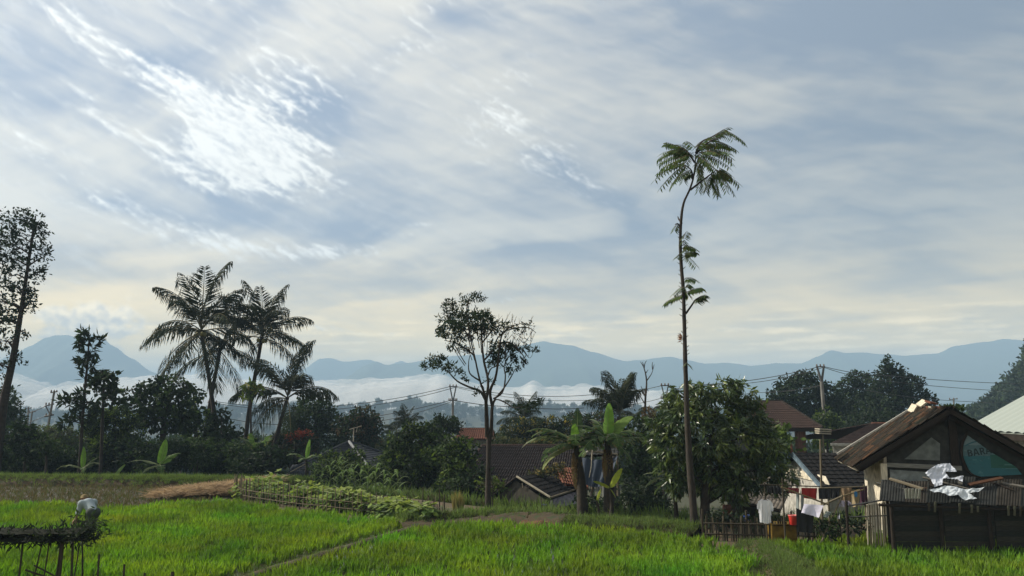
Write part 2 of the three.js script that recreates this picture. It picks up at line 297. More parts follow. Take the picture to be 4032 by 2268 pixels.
class Leaves {
  constructor(seed) { this.p = []; this.c = []; this.i = []; this.r = makeRandom(seed); }
  // one folded leaf from base along direction d (unit), width across w (unit), normal lift n
  leaf(b, d, w, len, wid, color, fold = 0.25, belly = 0.45) {
    const k = this.p.length / 3, n = V(0, 0, 0).crossVectors(d, w), m = wid / 2;
    this.p.push(b.x, b.y, b.z,
      b.x + d.x * len * belly + w.x * m + n.x * m * fold, b.y + d.y * len * belly + w.y * m + n.y * m * fold, b.z + d.z * len * belly + w.z * m + n.z * m * fold,
      b.x + d.x * len, b.y + d.y * len, b.z + d.z * len,
      b.x + d.x * len * belly - w.x * m + n.x * m * fold, b.y + d.y * len * belly - w.y * m + n.y * m * fold, b.z + d.z * len * belly - w.z * m + n.z * m * fold);
    const t = 0.8 + 0.4 * this.r();
    for (let q = 0; q < 4; q++) this.c.push(color[0] * t, color[1] * t, color[2] * t);
    this.i.push(k, k + 1, k + 2, k, k + 2, k + 3);
  }
  get geometry() { return geo(this.p, this.i, this.c); }
}
const around = (r) => { const z = r() * 2 - 1, a = r() * Math.PI * 2, s = Math.sqrt(1 - z * z); return V(s * Math.cos(a), z, s * Math.sin(a)); };
// leaves gathered in twigs through an ellipsoid
function fillBlob(L, c, rx, ry, rz, o) {
  const r = L.r, area = Math.PI * rx * ry, twigs = Math.max(4, Math.round(2.9 * o.cover * area / (o.len * o.wid * 0.5) / o.perTwig)), centres = [];
  for (let t = 0; t < twigs; t++) {
    const u = around(r), k = 0.45 + 0.6 * Math.cbrt(r()), q = V(c.x + u.x * rx * k, c.y + u.y * ry * k, c.z + u.z * rz * k);
    const out = V(u.x * ry, u.y * rx * 0.7 + 0.1, u.z * ry).normalize(); centres.push(q);
    const pal = o.palette[Math.floor(r() * o.palette.length)], spread = o.spread ?? 1.6;
    for (let l = 0; l < o.perTwig; l++) {
      const j = around(r), d = out.clone().multiplyScalar(0.55).add(j.multiplyScalar(0.85)); d.y -= o.droop; d.normalize();
      const w = V(0, 0, 0).crossVectors(d, around(r)).normalize(), s = 0.65 + 0.6 * r(), off = around(r).multiplyScalar(o.len * spread * r());
      L.leaf(q.clone().add(off), d, w, o.len * s, o.wid * s, pal);
    }
  }
  return centres;
}
const LEAF = {
  broad: { len: 0.26, wid: 0.15, perTwig: 9, cover: 2.2, droop: 0.35, palette: PALETTE.dark, material: softLeaf },
  fine: { len: 0.17, wid: 0.09, perTwig: 12, cover: 2.3, droop: 0.3, palette: PALETTE.mid, material: softLeaf },
};
// a tree surveyed from the photograph: its trunk, its limbs to each clump of foliage, and leaves in every clump
function tree(o) {
  const d = o.d, foot = at(o.trunk[0][0], o.trunk[0][1], d); foot.y = ground(foot.x, foot.z) - 0.05;
  const t = thing(o.name ?? 'tree', o.label, o.category ?? 'tree', foot, 0, o.group), r = makeRandom(o.seed);
  const local = (X, Y, dz = 0) => at(X, Y, d + dz).sub(foot);
  const path = o.trunk.map(([X, Y], i) => (i ? local(X, Y, (r() - 0.5) * 0.3) : V(0, 0, 0))), radii = o.trunk.map((p) => metres(p[2], d) / 2);
  part('trunk', limb(path, radii, 8, 0.16, o.seed), o.bark ?? bark, t);
  const leaf = { ...LEAF.broad, ...o.leaf }, L = new Leaves(o.seed + 5), twigs = [];
  const spine = new THREE.CatmullRomCurve3(path);
  for (const [X, Y, rx, ry, dzShare = null, palette = null] of o.blobs) {
    const dz = dzShare ?? (r() - 0.5) * 1.0, depth = metres(Math.min(rx, ry * 1.4), d), c = local(X, Y, dz * depth * 1.6);
    const lf = palette ? { ...leaf, palette } : leaf;
    const tips = fillBlob(L, c, metres(rx, d), metres(ry, d), depth, lf);
    let best = 0, near = 1e9; for (let k = 0; k <= 20; k++) { const p = spine.getPoint(k / 20), q = p.distanceTo(c) + Math.max(0, p.y - c.y + 0.15 * p.distanceTo(c)) * 2; if (q < near) { near = q; best = k / 20; } }
    const from = spine.getPoint(best), thick = lerp(radii[0], radii[radii.length - 1], best) * 0.5, mid = from.clone().lerp(c, 0.55).add(V((r() - 0.5) * 0.3, 0.05 + 0.12 * from.distanceTo(c), (r() - 0.5) * 0.3));
    twigs.length = 0;
    if (from.distanceTo(c) > 0.2) twigs.push(limb([from, mid, c], [Math.max(0.012, thick), Math.max(0.01, thick * 0.6), 0.008], 5, 0.1, o.seed));
    for (let k = 0; k < Math.min(tips.length, o.twigs ?? 6); k++) twigs.push(limb([c, c.clone().lerp(tips[k], 0.5).add(V(0, 0.05, 0)), tips[k]], [Math.max(0.009, thick * 0.4), 0.008, 0.005], 4));
    if (twigs.length) part('branch', merge(twigs), o.bark ?? bark, t);
  }
  const crown = part('crown', L.geometry, leaf.material, t); crown.userData.kind = 'stuff';
  return t;
}
// a bush without a visible trunk
function shrub(o) { return tree({ name: 'shrub', category: 'shrub', twigs: 3, ...o, trunk: o.trunk ?? [[o.blobs[0][0], 1900, 14], [o.blobs[0][0], o.blobs[0][1], 5]] }); }

// ------------------------------------------------------------------ coconut palms
function frondGeometry(lift, sag, seed, pairs = 36) {      // a frond of unit length rising at angle lift (radians) and sagging towards its tip
  const L = new Leaves(seed), r = L.r, pts = []; let p = V(0, 0, 0), a = lift; const n = 24;
  for (let i = 0; i <= n; i++) { pts.push(p.clone()); p = p.clone().add(V(Math.cos(a), Math.sin(a), 0).multiplyScalar(1 / n)); a -= sag / n * (0.4 + 1.2 * i / n); }
  const curve = new THREE.CatmullRomCurve3(pts);
  for (let i = 0; i < pairs; i++) {
    const t = 0.14 + 0.86 * (i + 0.5) / pairs, q = curve.getPoint(t), dir = curve.getTangent(t), size = (0.28 * Math.sin(Math.PI * (0.16 + 0.8 * t)) + 0.05) * (0.85 + 0.3 * r());
    for (const side of [-1, 1]) {
      if (r() < 0.05) continue;
      const d = V(dir.x * 0.95, dir.y * 0.95 - 0.28 - 0.45 * r(), side * (0.6 + 0.3 * r())).normalize(), w = dir.clone();
      L.leaf(q, d, w, size, 0.028, PALETTE.palm[Math.floor(r() * 3)], 0.1, 0.35);
      const e = q.clone().addScaledVector(d, size * 0.8), hang = V(d.x * 0.4, -1, d.z * 0.35).normalize();
      L.leaf(e, hang, w, size * 0.5, 0.018, PALETTE.palm[Math.floor(r() * 3)], 0.1, 0.2);
    }
  }
  // midrib
  const rib = limb(pts.filter((_, i) => i % 4 === 0), [0.011, 0.007, 0.002], 4).toNonIndexed(), leaves = L.geometry.toNonIndexed();
  rib.deleteAttribute('uv');
  const count = rib.attributes.position.count, col = new Float32Array(count * 3); for (let i = 0; i < count; i++) col.set([0.07, 0.065, 0.03], i * 3);
  rib.setAttribute('color', new THREE.BufferAttribute(col, 3));
  return mergeGeometries([leaves, rib]);
}
const FROND = [[1.45, 0.7], [1.15, 1.1], [0.85, 1.3], [0.5, 1.35], [0.15, 1.2], [-0.25, 0.95], [-0.7, 0.6]].map(([l, s], i) => [frondGeometry(l, s, 40 + i), frondGeometry(l + 0.1, s * 1.2, 60 + i)]);
const palmTrunk = new THREE.MeshStandardMaterial({ map: barkTexture, color: new THREE.Color(0.85, 0.82, 0.78), roughness: 1 });
const nutMaterial = new THREE.MeshStandardMaterial({ color: new THREE.Color(0.16, 0.15, 0.04), roughness: 0.7 });
function palm(o) {
  const foot = at(o.base[0], o.base[1], o.d), top = at(o.crown[0], o.crown[1], o.d); foot.y = ground(foot.x, foot.z) - 0.05;
  const t = thing(o.name ?? 'coconut_palm', o.label, 'palm', foot, 0, 'coconut palms'), r = makeRandom(o.seed), c = top.clone().sub(foot), bow = o.bow ?? 0.3;
  const pts = [V(0, 0, 0), c.clone().multiplyScalar(0.35).add(V(-bow * Math.sign(c.x || 1), 0, 0)), c.clone().multiplyScalar(0.7).add(V(-bow * 0.6 * Math.sign(c.x || 1), 0, 0)), c];
  part('trunk', limb(pts, [0.2, 0.15, 0.13, 0.12].map((x) => x * (o.thick ?? 1)), 9, 0.1, o.seed), palmTrunk, t);
  const R = metres(o.reach, o.d), n = o.fronds ?? 24;
  for (let i = 0; i < n; i++) {
    const tier = o.tiers ? o.tiers[i % o.tiers.length] : Math.floor(i / n * 7), g = FROND[tier][Math.floor(r() * 2)];
    const f = part('frond', g, frondLeaf, t), s = R * (0.86 + 0.28 * r());
    f.position.copy(c).add(V(0, 0.15 - 0.06 * tier, 0)); f.scale.setScalar(s); f.rotation.set((r() - 0.5) * 0.3, i * 2.39996 + r() * 0.5, 0, 'YXZ');
  }
  if (o.nuts) for (let i = 0; i < o.nuts; i++) { const a = i * 2.4, g = part('coconut', NUT, nutMaterial, t); g.position.copy(c).add(V(Math.cos(a) * 0.26, -0.25 - 0.12 * r(), Math.sin(a) * 0.26)); g.scale.set(0.13, 0.16, 0.13); }
  return t;
}
const NUT = new THREE.SphereGeometry(1, 8, 6);

// ------------------------------------------------------------------ banana plants
function bananaLeaf(len, wid, bend, seed, color, torn = 0.35) {      // grows along +x and arches by bend radians
  const r = makeRandom(seed), p = [], c = [], idx = [], n = 22; let q = V(0, 0, 0), a = 0; const pts = [], dirs = [];
  for (let i = 0; i <= n; i++) { pts.push(q.clone()); dirs.push(a); q = q.clone().add(V(Math.cos(a), Math.sin(a), 0).multiplyScalar(len / n)); a -= bend / n * (0.5 + i / n); }
  const half = (t) => wid / 2 * Math.pow(Math.sin(Math.PI * clamp(0.06 + 0.93 * t) ** 0.8), 0.6);
  for (const side of [-1, 1]) {
    let droop = 0.2 + 0.25 * r();
    for (let i = 1; i < n; i++) {
      if (r() < torn) droop = 0.15 + 0.75 * r() * torn * 2;
      const k = p.length / 3, gap = r() < torn ? 0.12 : 0;
      for (const [j, inset] of [[i, gap], [i + 1, gap]]) {
        const t = j / n, w = half(t), shift = j === i ? inset : -inset, b = pts[j], tx = Math.cos(dirs[j]), ty = Math.sin(dirs[j]);
        p.push(b.x, b.y, side * 0.004, b.x + ty * w * -0.25 * 0 + tx * shift * len / n + tx * w * 0.2, b.y + ty * shift * len / n + 0.10 * w - droop * w * 0.5, side * w * 0.6, b.x + tx * shift * len / n * 1.6 + tx * w * 0.38, b.y + 0.08 * w - droop * w, side * w);
        const s = 0.85 + 0.3 * r(), brown = r() < torn * 0.5; for (let m = 0; m < 3; m++) { if (m === 2 && brown) c.push(0.16, 0.11, 0.05); else c.push(color[0] * s, color[1] * s, color[2] * s); }
      }
      idx.push(k, k + 1, k + 3, k + 1, k + 4, k + 3, k + 1, k + 2, k + 4, k + 2, k + 5, k + 4);
    }
  }
  const blade = geo(p, idx, c).toNonIndexed(), rib = limb(pts.filter((_, i) => i % 3 === 0), [0.022, 0.014, 0.004].map((x) => x * len / 1.6), 5).toNonIndexed(); rib.deleteAttribute('uv');
  const count = rib.attributes.position.count, col = new Float32Array(count * 3); for (let i = 0; i < count; i++) col.set([0.2, 0.26, 0.08], i * 3); rib.setAttribute('color', new THREE.BufferAttribute(col, 3));
  return mergeGeometries([blade, rib]);
}
const stemMaterial = new THREE.MeshStandardMaterial({ map: barkTexture, color: new THREE.Color(0.75, 0.72, 0.5), roughness: 0.9 });
// leaves: [azimuth from the right (deg, towards the viewer positive), rise (deg), length m, width m, bend rad, colour, torn]
function banana(o) {
  const foot = at(o.base[0], o.base[1], o.d), top = at(o.top[0], o.top[1], o.d); foot.y = ground(foot.x, foot.z) - 0.05;
  const t = thing('banana_plant', o.label, 'banana plant', foot, 0, o.group), c = top.sub(foot), r = makeRandom(o.seed);
  part('stem', limb([V(0, 0, 0), c.clone().multiplyScalar(0.5).add(V(0.05, 0, 0)), c], [0.13, 0.11, 0.06].map((x) => x * (o.thick ?? 1)), 9, 0.12, o.seed), stemMaterial, t);
  o.leaves.forEach(([azimuth, rise, len, wid, bend, color, torn = 0.5, roll = 0], i) => {
    const f = part('leaf', bananaLeaf(len, wid * (bend > 0.6 && len > 1 ? 1.45 : 1), bend, o.seed * 31 + i, color, torn), freshLeaf, t);
    f.position.copy(c); f.rotation.set(roll, -rad(azimuth), rad(rise), 'YZX');
  });
  if (o.dead) for (let i = 0; i < o.dead; i++) { const f = part('dead_leaf', bananaLeaf(1.3, 0.3, 0.5, 900 + i + o.seed, [0.16, 0.11, 0.05], 0.7), softLeaf, t, 'withered brown leaf hanging down the stem'); f.position.copy(c).multiplyScalar(0.93); f.rotation.set(0, r() * 6.28, -1.35, 'YZX'); f.position.x += 0.1 * (r() - 0.5); }
  return t;
}

// ------------------------------------------------------------------ paddies, bunds, straw and soil
const onGround = (X, Y, h = 0) => { const p = at(X, Y, 1), s = (EYE - h) / (EYE - p.y); return V(p.x * s, h, -s); };     // where a sight line meets height h
const RICE_TOP = 0.3;
const riceRim = [[-250, 1962], [250, 1966], [380, 1990], [640, 1966], [900, 1950], [1000, 1968], [1200, 1996], [1500, 2026], [1740, 2038], [2200, 2048], [2550, 2070], [2750, 2102], [2930, 2148]].map(([X, Y]) => onGround(X, Y, RICE_TOP));
const eastRim = [[3200, 2106], [3330, 2092], [3480, 2076], [3700, 2085], [4032, 2116], [4350, 2140]].map(([X, Y]) => onGround(X, Y, RICE_TOP));
const bundA = onGround(1020, 2268), bundB = onGround(1770, 2046);
const bundLine = (z) => lerp(bundA.x, bundB.x, (z - bundA.z) / (bundB.z - bundA.z));
function farLimit(x) { for (let i = 1; i < riceRim.length; i++) if (x < riceRim[i].x) return lerp(riceRim[i - 1].z, riceRim[i].z, clamp((x - riceRim[i - 1].x) / (riceRim[i].x - riceRim[i - 1].x))); return 1; }
function eastLimit(x) { for (let i = 1; i < eastRim.length; i++) if (x < eastRim[i].x) return lerp(eastRim[i - 1].z, eastRim[i].z, clamp((x - eastRim[i - 1].x) / (eastRim[i].x - eastRim[i - 1].x))); return eastRim[eastRim.length - 1].z; }
const clodLeft = (z) => lerp(5.0, 5.6, smooth(-16, -19, z)) - 0.35 * Math.sin(z * 1.7), clodRight = (z) => 6.75 + 0.22 * Math.sin(z * 2.3 + 1);
function inRice(x, z) {
  if (z > -11.5 || Math.abs(x) > 24) return false;
  if (x > clodRight(z)) return z > eastLimit(x) + 0.1 * Math.sin(x * 9);
  if (x > clodLeft(z)) return false;
  if (Math.abs(x - bundLine(z)) < 0.42 && z > bundB.z - 1) return false;
  return z > farLimit(x) + 0.12 * Math.sin(x * 7);
}
function riceTuft(seed, blades, height) {
  const L = new Leaves(seed), r = L.r;
  for (let i = 0; i < blades; i++) {
    const a = r() * 6.283, lean = 0.1 + 0.28 * r(), h = height * (0.65 + 0.4 * r()), b = V(Math.cos(a) * 0.02, 0, Math.sin(a) * 0.02), d = V(Math.cos(a) * lean, 1, Math.sin(a) * lean).normalize();
    const w = V(0, 0, 0).crossVectors(d, around(r)).normalize(), t = 0.85 + 0.3 * r(), col = [0.125 * t, 0.24 * t, 0.010 * t];
    L.leaf(b, d, w, h * 0.7, 0.026, col, 0.3, 0.5);
    const e = b.clone().addScaledVector(d, h * 0.5), d2 = V(d.x + Math.cos(a) * 0.45 * r(), d.y, d.z + Math.sin(a) * 0.45 * r()).normalize();
    L.leaf(e, d2, w, h * 0.55, 0.024, [col[0] * 1.15, col[1] * 1.08, col[2]], 0.3, 0.3);
  }
  return L.geometry;
}
function scatter(name, geometries, material, spots, tint) {       // spots: [x, y, z, turn, scale, kind]; one uncountable mass
  geometries.forEach((g, k) => {
    const mine = spots.filter((s) => s[5] === k); if (!mine.length) return;
    const o = new THREE.InstancedMesh(g, material, mine.length), m = new THREE.Matrix4(), q = new THREE.Quaternion(), c = new THREE.Color();
    mine.forEach((s, i) => { m.compose(V(s[0], s[1], s[2]), q.setFromEuler(new THREE.Euler(s[7] ?? 0, s[3], s[8] ?? 0)), V(s[4], s[4] * (s[6] ?? 1), s[4])); o.setMatrixAt(i, m); const t = tint ? tint(s) : [1, 1, 1]; o.setColorAt(i, c.setRGB(...t)); });
    o.name = numbered(name); o.userData.kind = 'stuff'; o.castShadow = o.receiveShadow = true; scene.add(o);
  });
}
{
  const r = makeRandom(11), spots = [], step = 0.19;
  for (let z = -11.6; z > -31; z -= step) for (let x = -24; x < 24; x += step) {
    const a = x + (r() - 0.5) * 0.1, b = z + (r() - 0.5) * 0.1;
    if (Math.abs(a) > 0.74 * -b + 3 || !inRice(a, b)) continue;
    const gapNoise = fbm(a * 0.9, b * 0.9, 3);
    if (r() < 0.08 + 0.5 * smooth(0.1, 0.38, gapNoise)) continue;
    spots.push([a, 0, b, r() * 6.28, 0.85 + 0.3 * r() + 0.35 * fbm(a * 0.6, b * 0.6, 3), Math.floor(r() * 4), 0.92 + 0.2 * r()]);
  }
  scatter('rice_plants', [1, 2, 3, 4].map((s) => riceTuft(100 + s, 14, 0.3)), freshLeaf, spots, (s) => { const n = fbm(s[0] * 0.35, s[2] * 0.35, 3), m = 0.92 + 0.75 * n; return [m * (1 + 0.75 * fbm(s[0] * 0.5 + 9, s[2] * 0.5, 3)), m, m * 0.9]; });
}
// standing water and mud under the rice
const paddyWater = new THREE.MeshStandardMaterial({ color: new THREE.Color(0.05, 0.045, 0.028), map: grainTexture, roughness: 0.16 });
function sheet(pts, y, uvScale = 1) { const s = new THREE.Shape(pts.map(([x, z]) => new THREE.Vector2(x, -z))), g = new THREE.ShapeGeometry(s); g.rotateX(-Math.PI / 2); g.translate(0, y, 0); const p = g.attributes.position, u = g.attributes.uv; for (let i = 0; i < p.count; i++) u.setXY(i, p.getX(i) / uvScale, p.getZ(i) / uvScale); return g; }
structure('paddy_water', sheet([[-24, -11], ...riceRim.map((p) => [p.x, p.z + 0.12]), [5.2, -11]], 0.03, 4), paddyWater);
structure('paddy_water', sheet([[6.75, -11], [6.7, eastRim[0].z], ...eastRim.map((p) => [p.x, p.z + 0.05]), [24, -11]], 0.03, 4), paddyWater);
// the harvested, flooded paddy behind the young rice, left
const mudWater = new THREE.MeshStandardMaterial({ map: mudTexture, bumpMap: mudTexture, bumpScale: 0.02, roughness: 0.75 });
structure('flooded_stubble_field', sheet([[-34, -27.2], [-16, -27.4], [-12.6, -28.6], [-11, -30], [-11.5, -36.3], [-24, -37], [-34, -37]], 0.035, 2.5), mudWater);
function clods(name, points, material, low, high, seed) {        // an uneven ridge of earth: points [x, z, half width, height]
  const pos = [], idx = [], uv = [], m = 12, n = (points.length - 1) * 14;
  for (let i = 0; i <= n; i++) {
    const f = Math.min(i / 14, points.length - 1 - 1e-6), k = Math.floor(f), t = f - k, a = points[k], b = points[k + 1], x = lerp(a[0], b[0], t), z = lerp(a[1], b[1], t), w = lerp(a[2], b[2], t), h = lerp(a[3], b[3], t);
    const dx = b[0] - a[0], dz = b[1] - a[1], len = Math.hypot(dx, dz), nx = -dz / len, nz = dx / len;
    for (let j = 0; j <= m; j++) {
      const s = j / m * 2 - 1, q = w * (1 + 0.25 * fbm(i * 0.25 + seed, 2, 2)), X = x + nx * s * q, Z = z + nz * s * q;
      pos.push(X, low + h * (1 - s * s) ** 0.7 * (1 + 0.35 * fbm(X * 1.3, Z * 1.3 + seed, 3)) + high * fbm(X * 3.5, Z * 3.5, 3) * (1 - s * s) - 0.03 * (Math.abs(s) > 0.99 ? 1 : 0), Z); uv.push(X / 2, Z / 2);
    }
  }
  for (let i = 0; i < n; i++) for (let j = 0; j < m; j++) { const a = i * (m + 1) + j; idx.push(a, a + 1, a + m + 1, a + 1, a + m + 2, a + m + 1); }
  const g = geo(pos, idx, null, uv), f = g.index.array, v = g.attributes.normal; if (v.getY(Math.floor(v.count / 2)) < 0) { for (let i = 0; i < f.length; i += 3) [f[i], f[i + 1]] = [f[i + 1], f[i]]; g.computeVertexNormals(); }
  return structure(name, g, material);
}
const soil = new THREE.MeshStandardMaterial({ map: soilTexture, color: new THREE.Color(0.6, 0.62, 0.5), bumpMap: soilTexture, bumpScale: 0.03, roughness: 1 });
const redSoil = new THREE.MeshStandardMaterial({ map: mudTexture, color: new THREE.Color(2.5, 1.5, 1.0), bumpMap: mudTexture, bumpScale: 0.03, roughness: 1 });
clods('field_bund', [[bundA.x - 1.6, -10.6, 0.2, 0.11], [bundA.x, bundA.z, 0.2, 0.12], [lerp(bundA.x, bundB.x, 0.5), lerp(bundA.z, bundB.z, 0.5), 0.2, 0.13], [bundB.x, bundB.z, 0.22, 0.13], [bundB.x + 0.6, bundB.z - 1.6, 0.25, 0.14]], soil, 0, 0.05, 2);
clods('field_bund', [[5.75, -11, 0.7, 0.1], [5.85, -16, 0.75, 0.13], [6.15, -18, 0.65, 0.17], [6.2, -19.6, 0.65, 0.22], [6.3, -21, 0.8, 0.2]], soil, 0, 0.14, 5);
clods('grassy_bund', [[-40, -36.6, 0.8, 0.42], [-24, -37.4, 0.8, 0.45], [-17, -36.6, 0.75, 0.4], [-13.5, -36.2, 0.7, 0.42], [-9, -35.6, 0.7, 0.35]], soil, -0.05, 0.08, 7);
clods('earth_bank', [[-3.4, -24.3, 0.7, 0.22], [-1, -25.3, 1.1, 0.26], [0.6, -25.3, 1.1, 0.34], [2.0, -24.6, 1.0, 0.3], [4.2, -23.6, 0.9, 0.32], [5.2, -22.8, 0.7, 0.24]], soil, 0, 0.1, 9);
structure('red_soil_path', sheet([[-2.4, -23.9], [-2.1, -24.5], [-0.8, -24.7], [0.6, -24.4], [1.5, -23.6], [1.2, -23.1], [0.2, -23.4]], 0.045, 1.6), redSoil);
clods('red_soil_heap', [[0.3, -24.4, 0.3, 0.14], [0.9, -24.0, 0.42, 0.24], [1.5, -23.6, 0.3, 0.12]], redSoil, 0.03, 0.14, 12);
clods('straw_heap', [[-13.7, -31.9, 0.3, 0.06], [-13.0, -32.6, 0.8, 0.2], [-12.2, -33.6, 1.3, 0.36], [-10.8, -34.4, 0.9, 0.22]], new THREE.MeshStandardMaterial({ color: new THREE.Color(0.24, 0.17, 0.115), map: grainTexture, bumpMap: grainTexture, bumpScale: 0.06, roughness: 1 }), 0.02, 0.2, 15);
// the vegetable plot's raised bed
clods('garden_bed', [[-10.3, -33.6, 1.5, 0.4], [-8, -32.0, 1.7, 0.42], [-5.6, -30.0, 1.6, 0.3], [-3.4, -27.8, 1.3, 0.22], [-2, -26.6, 0.9, 0.2]], soil, 0, 0.06, 18);

// ------------------------------------------------------------------ grass, stubble, straw, ground cover
function grassTuft(seed, blades, h, palette, spread = 0.06) { const L = new Leaves(seed), r = L.r; for (let i = 0; i < blades; i++) { const a = r() * 6.283, lean = 0.2 + 0.7 * r(), d = V(Math.cos(a) * lean, 1, Math.sin(a) * lean).normalize(), w = V(0, 0, 0).crossVectors(d, around(r)).normalize(); L.leaf(V(Math.cos(a) * spread * r(), 0, Math.sin(a) * spread * r()), d, w, h * (0.5 + 0.6 * r()), 0.022, palette[Math.floor(r() * palette.length)], 0.2, 0.35); } return L.geometry; }
const grassKinds = [grassTuft(201, 12, 0.24, PALETTE.grass), grassTuft(202, 10, 0.34, PALETTE.grass), grassTuft(203, 12, 0.2, PALETTE.olive)];
function along(points, n, seed, heightOf, size, minKind = 0) {       // tufts strewn along a ridge: points [x, z, half width]
  const r = makeRandom(seed), spots = [];
  for (let i = 0; i < n; i++) { const f = r() * (points.length - 1), k = Math.min(points.length - 2, Math.floor(f)), t = f - k, a = points[k], b = points[k + 1], x = lerp(a[0], b[0], t), z = lerp(a[1], b[1], t), w = lerp(a[2], b[2], t), s = (r() + r() - 1), n = Math.hypot(b[0] - a[0], b[1] - a[1]), X = x - (b[1] - a[1]) / n * s * w, Z = z + (b[0] - a[0]) / n * s * w; spots.push([X, heightOf(s, X, Z), Z, r() * 6.28, size * (0.6 + 0.8 * r()), Math.floor(r() * 3)]); }
  return spots;
}
const ridge = (h) => (s) => h * (1 - s * s) ** 0.7 - 0.03;
scatter('bund_grass', grassKinds, freshLeaf, along([[-34, -36.9, 0.85], [-24, -37.3, 0.85], [-17, -36.6, 0.8], [-13.5, -36.2, 0.75], [-9, -35.6, 0.75]], 5200, 301, ridge(0.44), 0.62));
scatter('bank_grass', grassKinds, freshLeaf, [...along([[-3.4, -24.6, 0.6], [-1, -25.6, 0.9], [0.4, -25.7, 0.9], [1.6, -25.2, 0.7]], 900, 302, ridge(0.28), 0.8), ...along([[1.6, -24.4, 0.9], [3.0, -24.0, 1.0], [4.2, -23.4, 0.9], [5.2, -22.7, 0.6]], 1300, 303, ridge(0.26), 0.68)]);
scatter('bund_weeds', grassKinds, freshLeaf, [...along([[bundA.x - 1.6, -10.6, 0.12], [bundA.x, bundA.z, 0.14], [bundB.x, bundB.z, 0.16], [bundB.x + 0.6, bundB.z - 1.6, 0.2]], 420, 304, ridge(0.11), 0.42), ...along([[5.75, -11, 0.7], [5.85, -16, 0.75], [6.15, -18, 0.7], [6.2, -19.4, 0.65], [6.3, -21, 0.8]], 3400, 305, ridge(0.17), 0.5)]);
{ // the slope beyond the rim and around the houses
  const r = makeRandom(310), spots = [];
  for (let i = 0; i < 9000; i++) { const x = -34 + r() * 62, z = rim(x) - 0.3 - r() * r() * 9; spots.push([x, ground(x, z) - 0.02, z, r() * 6.28, 0.9 + 1.1 * r(), Math.floor(r() * 3)]); }
  scatter('slope_grass', grassKinds, freshLeaf, spots);
}
{ // stubble in the flooded paddy
  const r = makeRandom(312), spots = [], stub = [grassTuft(231, 10, 0.2, [[0.10, 0.085, 0.035], [0.13, 0.10, 0.045], [0.07, 0.09, 0.03]], 0.05), grassTuft(232, 8, 0.26, [[0.08, 0.11, 0.03], [0.12, 0.11, 0.04]], 0.05)];
  for (let x = -33; x < -11.4; x += 0.23) for (let z = -28; z > -36.6; z -= 0.23) { const a = x + (r() - 0.5) * 0.2, b = z + (r() - 0.5) * 0.2; if (inRice(a, b) || (a > -13.8 && b < -31.6 && b > -35) || r() < 0.05 + 0.3 * smooth(-17, -22, a) * smooth(-33, -35.5, b)) continue; spots.push([a, 0.02, b, r() * 6.28, 0.75 + 0.6 * r(), r() < 0.7 ? 0 : 1]); }
  scatter('rice_stubble', stub, softLeaf, spots);
}
{ // loose straw
  const L = new Leaves(320), r = L.r; for (let i = 0; i < 40; i++) { const a = r() * 6.28, d = V(Math.cos(a), (r() - 0.35) * 0.5, Math.sin(a)).normalize(); L.leaf(V((r() - 0.5) * 0.4, 0.03 + 0.06 * r(), (r() - 0.5) * 0.4), d, V(0, 0, 0).crossVectors(d, around(r)).normalize(), 0.2 + 0.25 * r(), 0.018, PALETTE.straw[Math.floor(r() * 3)], 0.1, 0.5); }
  const spots = []; for (let i = 0; i < 620; i++) { const t = 0.34 + 0.66 * r(), x = lerp(-15.4, -10.2, t), z = lerp(-30.3, -34.6, t) + (r() + r() - 1) * (1.0 + 1.1 * t), s = (z - lerp(-30.3, -34.6, t)) / 2.0; spots.push([x, 0.02 + Math.max(0, (0.1 + 0.35 * t) * (1 - s * s)), z, r() * 6.28, 0.7 + 0.7 * r(), 0]); }
  scatter('loose_straw', [L.geometry], softLeaf, spots);
}
{ // broad-leaved vegetable vines in the fenced plot
  const make = (seed, pal) => { const L = new Leaves(seed), r = L.r; for (let i = 0; i < 16; i++) { const a = r() * 6.28, rise = r() * 0.45, b = V(Math.cos(a) * 0.25 * r(), 0.08 + rise, Math.sin(a) * 0.25 * r()), d = V(Math.cos(a), 1.2 * (r() - 0.62), Math.sin(a)).normalize(), w = V(-Math.sin(a), 1.1 * (r() - 0.5), Math.cos(a)).normalize(); L.leaf(b, d, w, 0.15 + 0.09 * r(), 0.15, pal[Math.floor(r() * pal.length)], 0.2, 0.4); } return L.geometry; };
  const r = makeRandom(330), spots = [], kinds = [make(331, [[0.13, 0.22, 0.03], [0.2, 0.27, 0.035]]), make(332, [[0.22, 0.28, 0.04], [0.11, 0.19, 0.03]]), make(333, [[0.08, 0.15, 0.03], [0.16, 0.23, 0.03]])];
  const bed = [[-10.9, -31.5], [-8.4, -29.8], [-6, -27.9], [-4, -25.9], [-2.6, -24.4]];
  for (let i = 0; i < 1700; i++) { const f = r() * 4, k = Math.min(3, Math.floor(f)), t = f - k, x = lerp(bed[k][0], bed[k + 1][0], t), z = lerp(bed[k][1], bed[k + 1][1], t), off = r() * r() * lerp(2.3, 0.9, f / 4); const lush = fbm(x * 0.8, z * 0.8 - off, 3); if (r() < 0.5 - 1.6 * lush) continue; spots.push([x + off * 0.35, -0.04 + 0.2 * smooth(0, 1.2, off) * (1 - f / 5), z - off - 0.35, r() * 6.28, (0.5 + 0.7 * r()) * (1 + 0.9 * lush), Math.floor(r() * 3)]); }
  scatter('vegetable_vines', kinds, freshLeaf, spots);
}

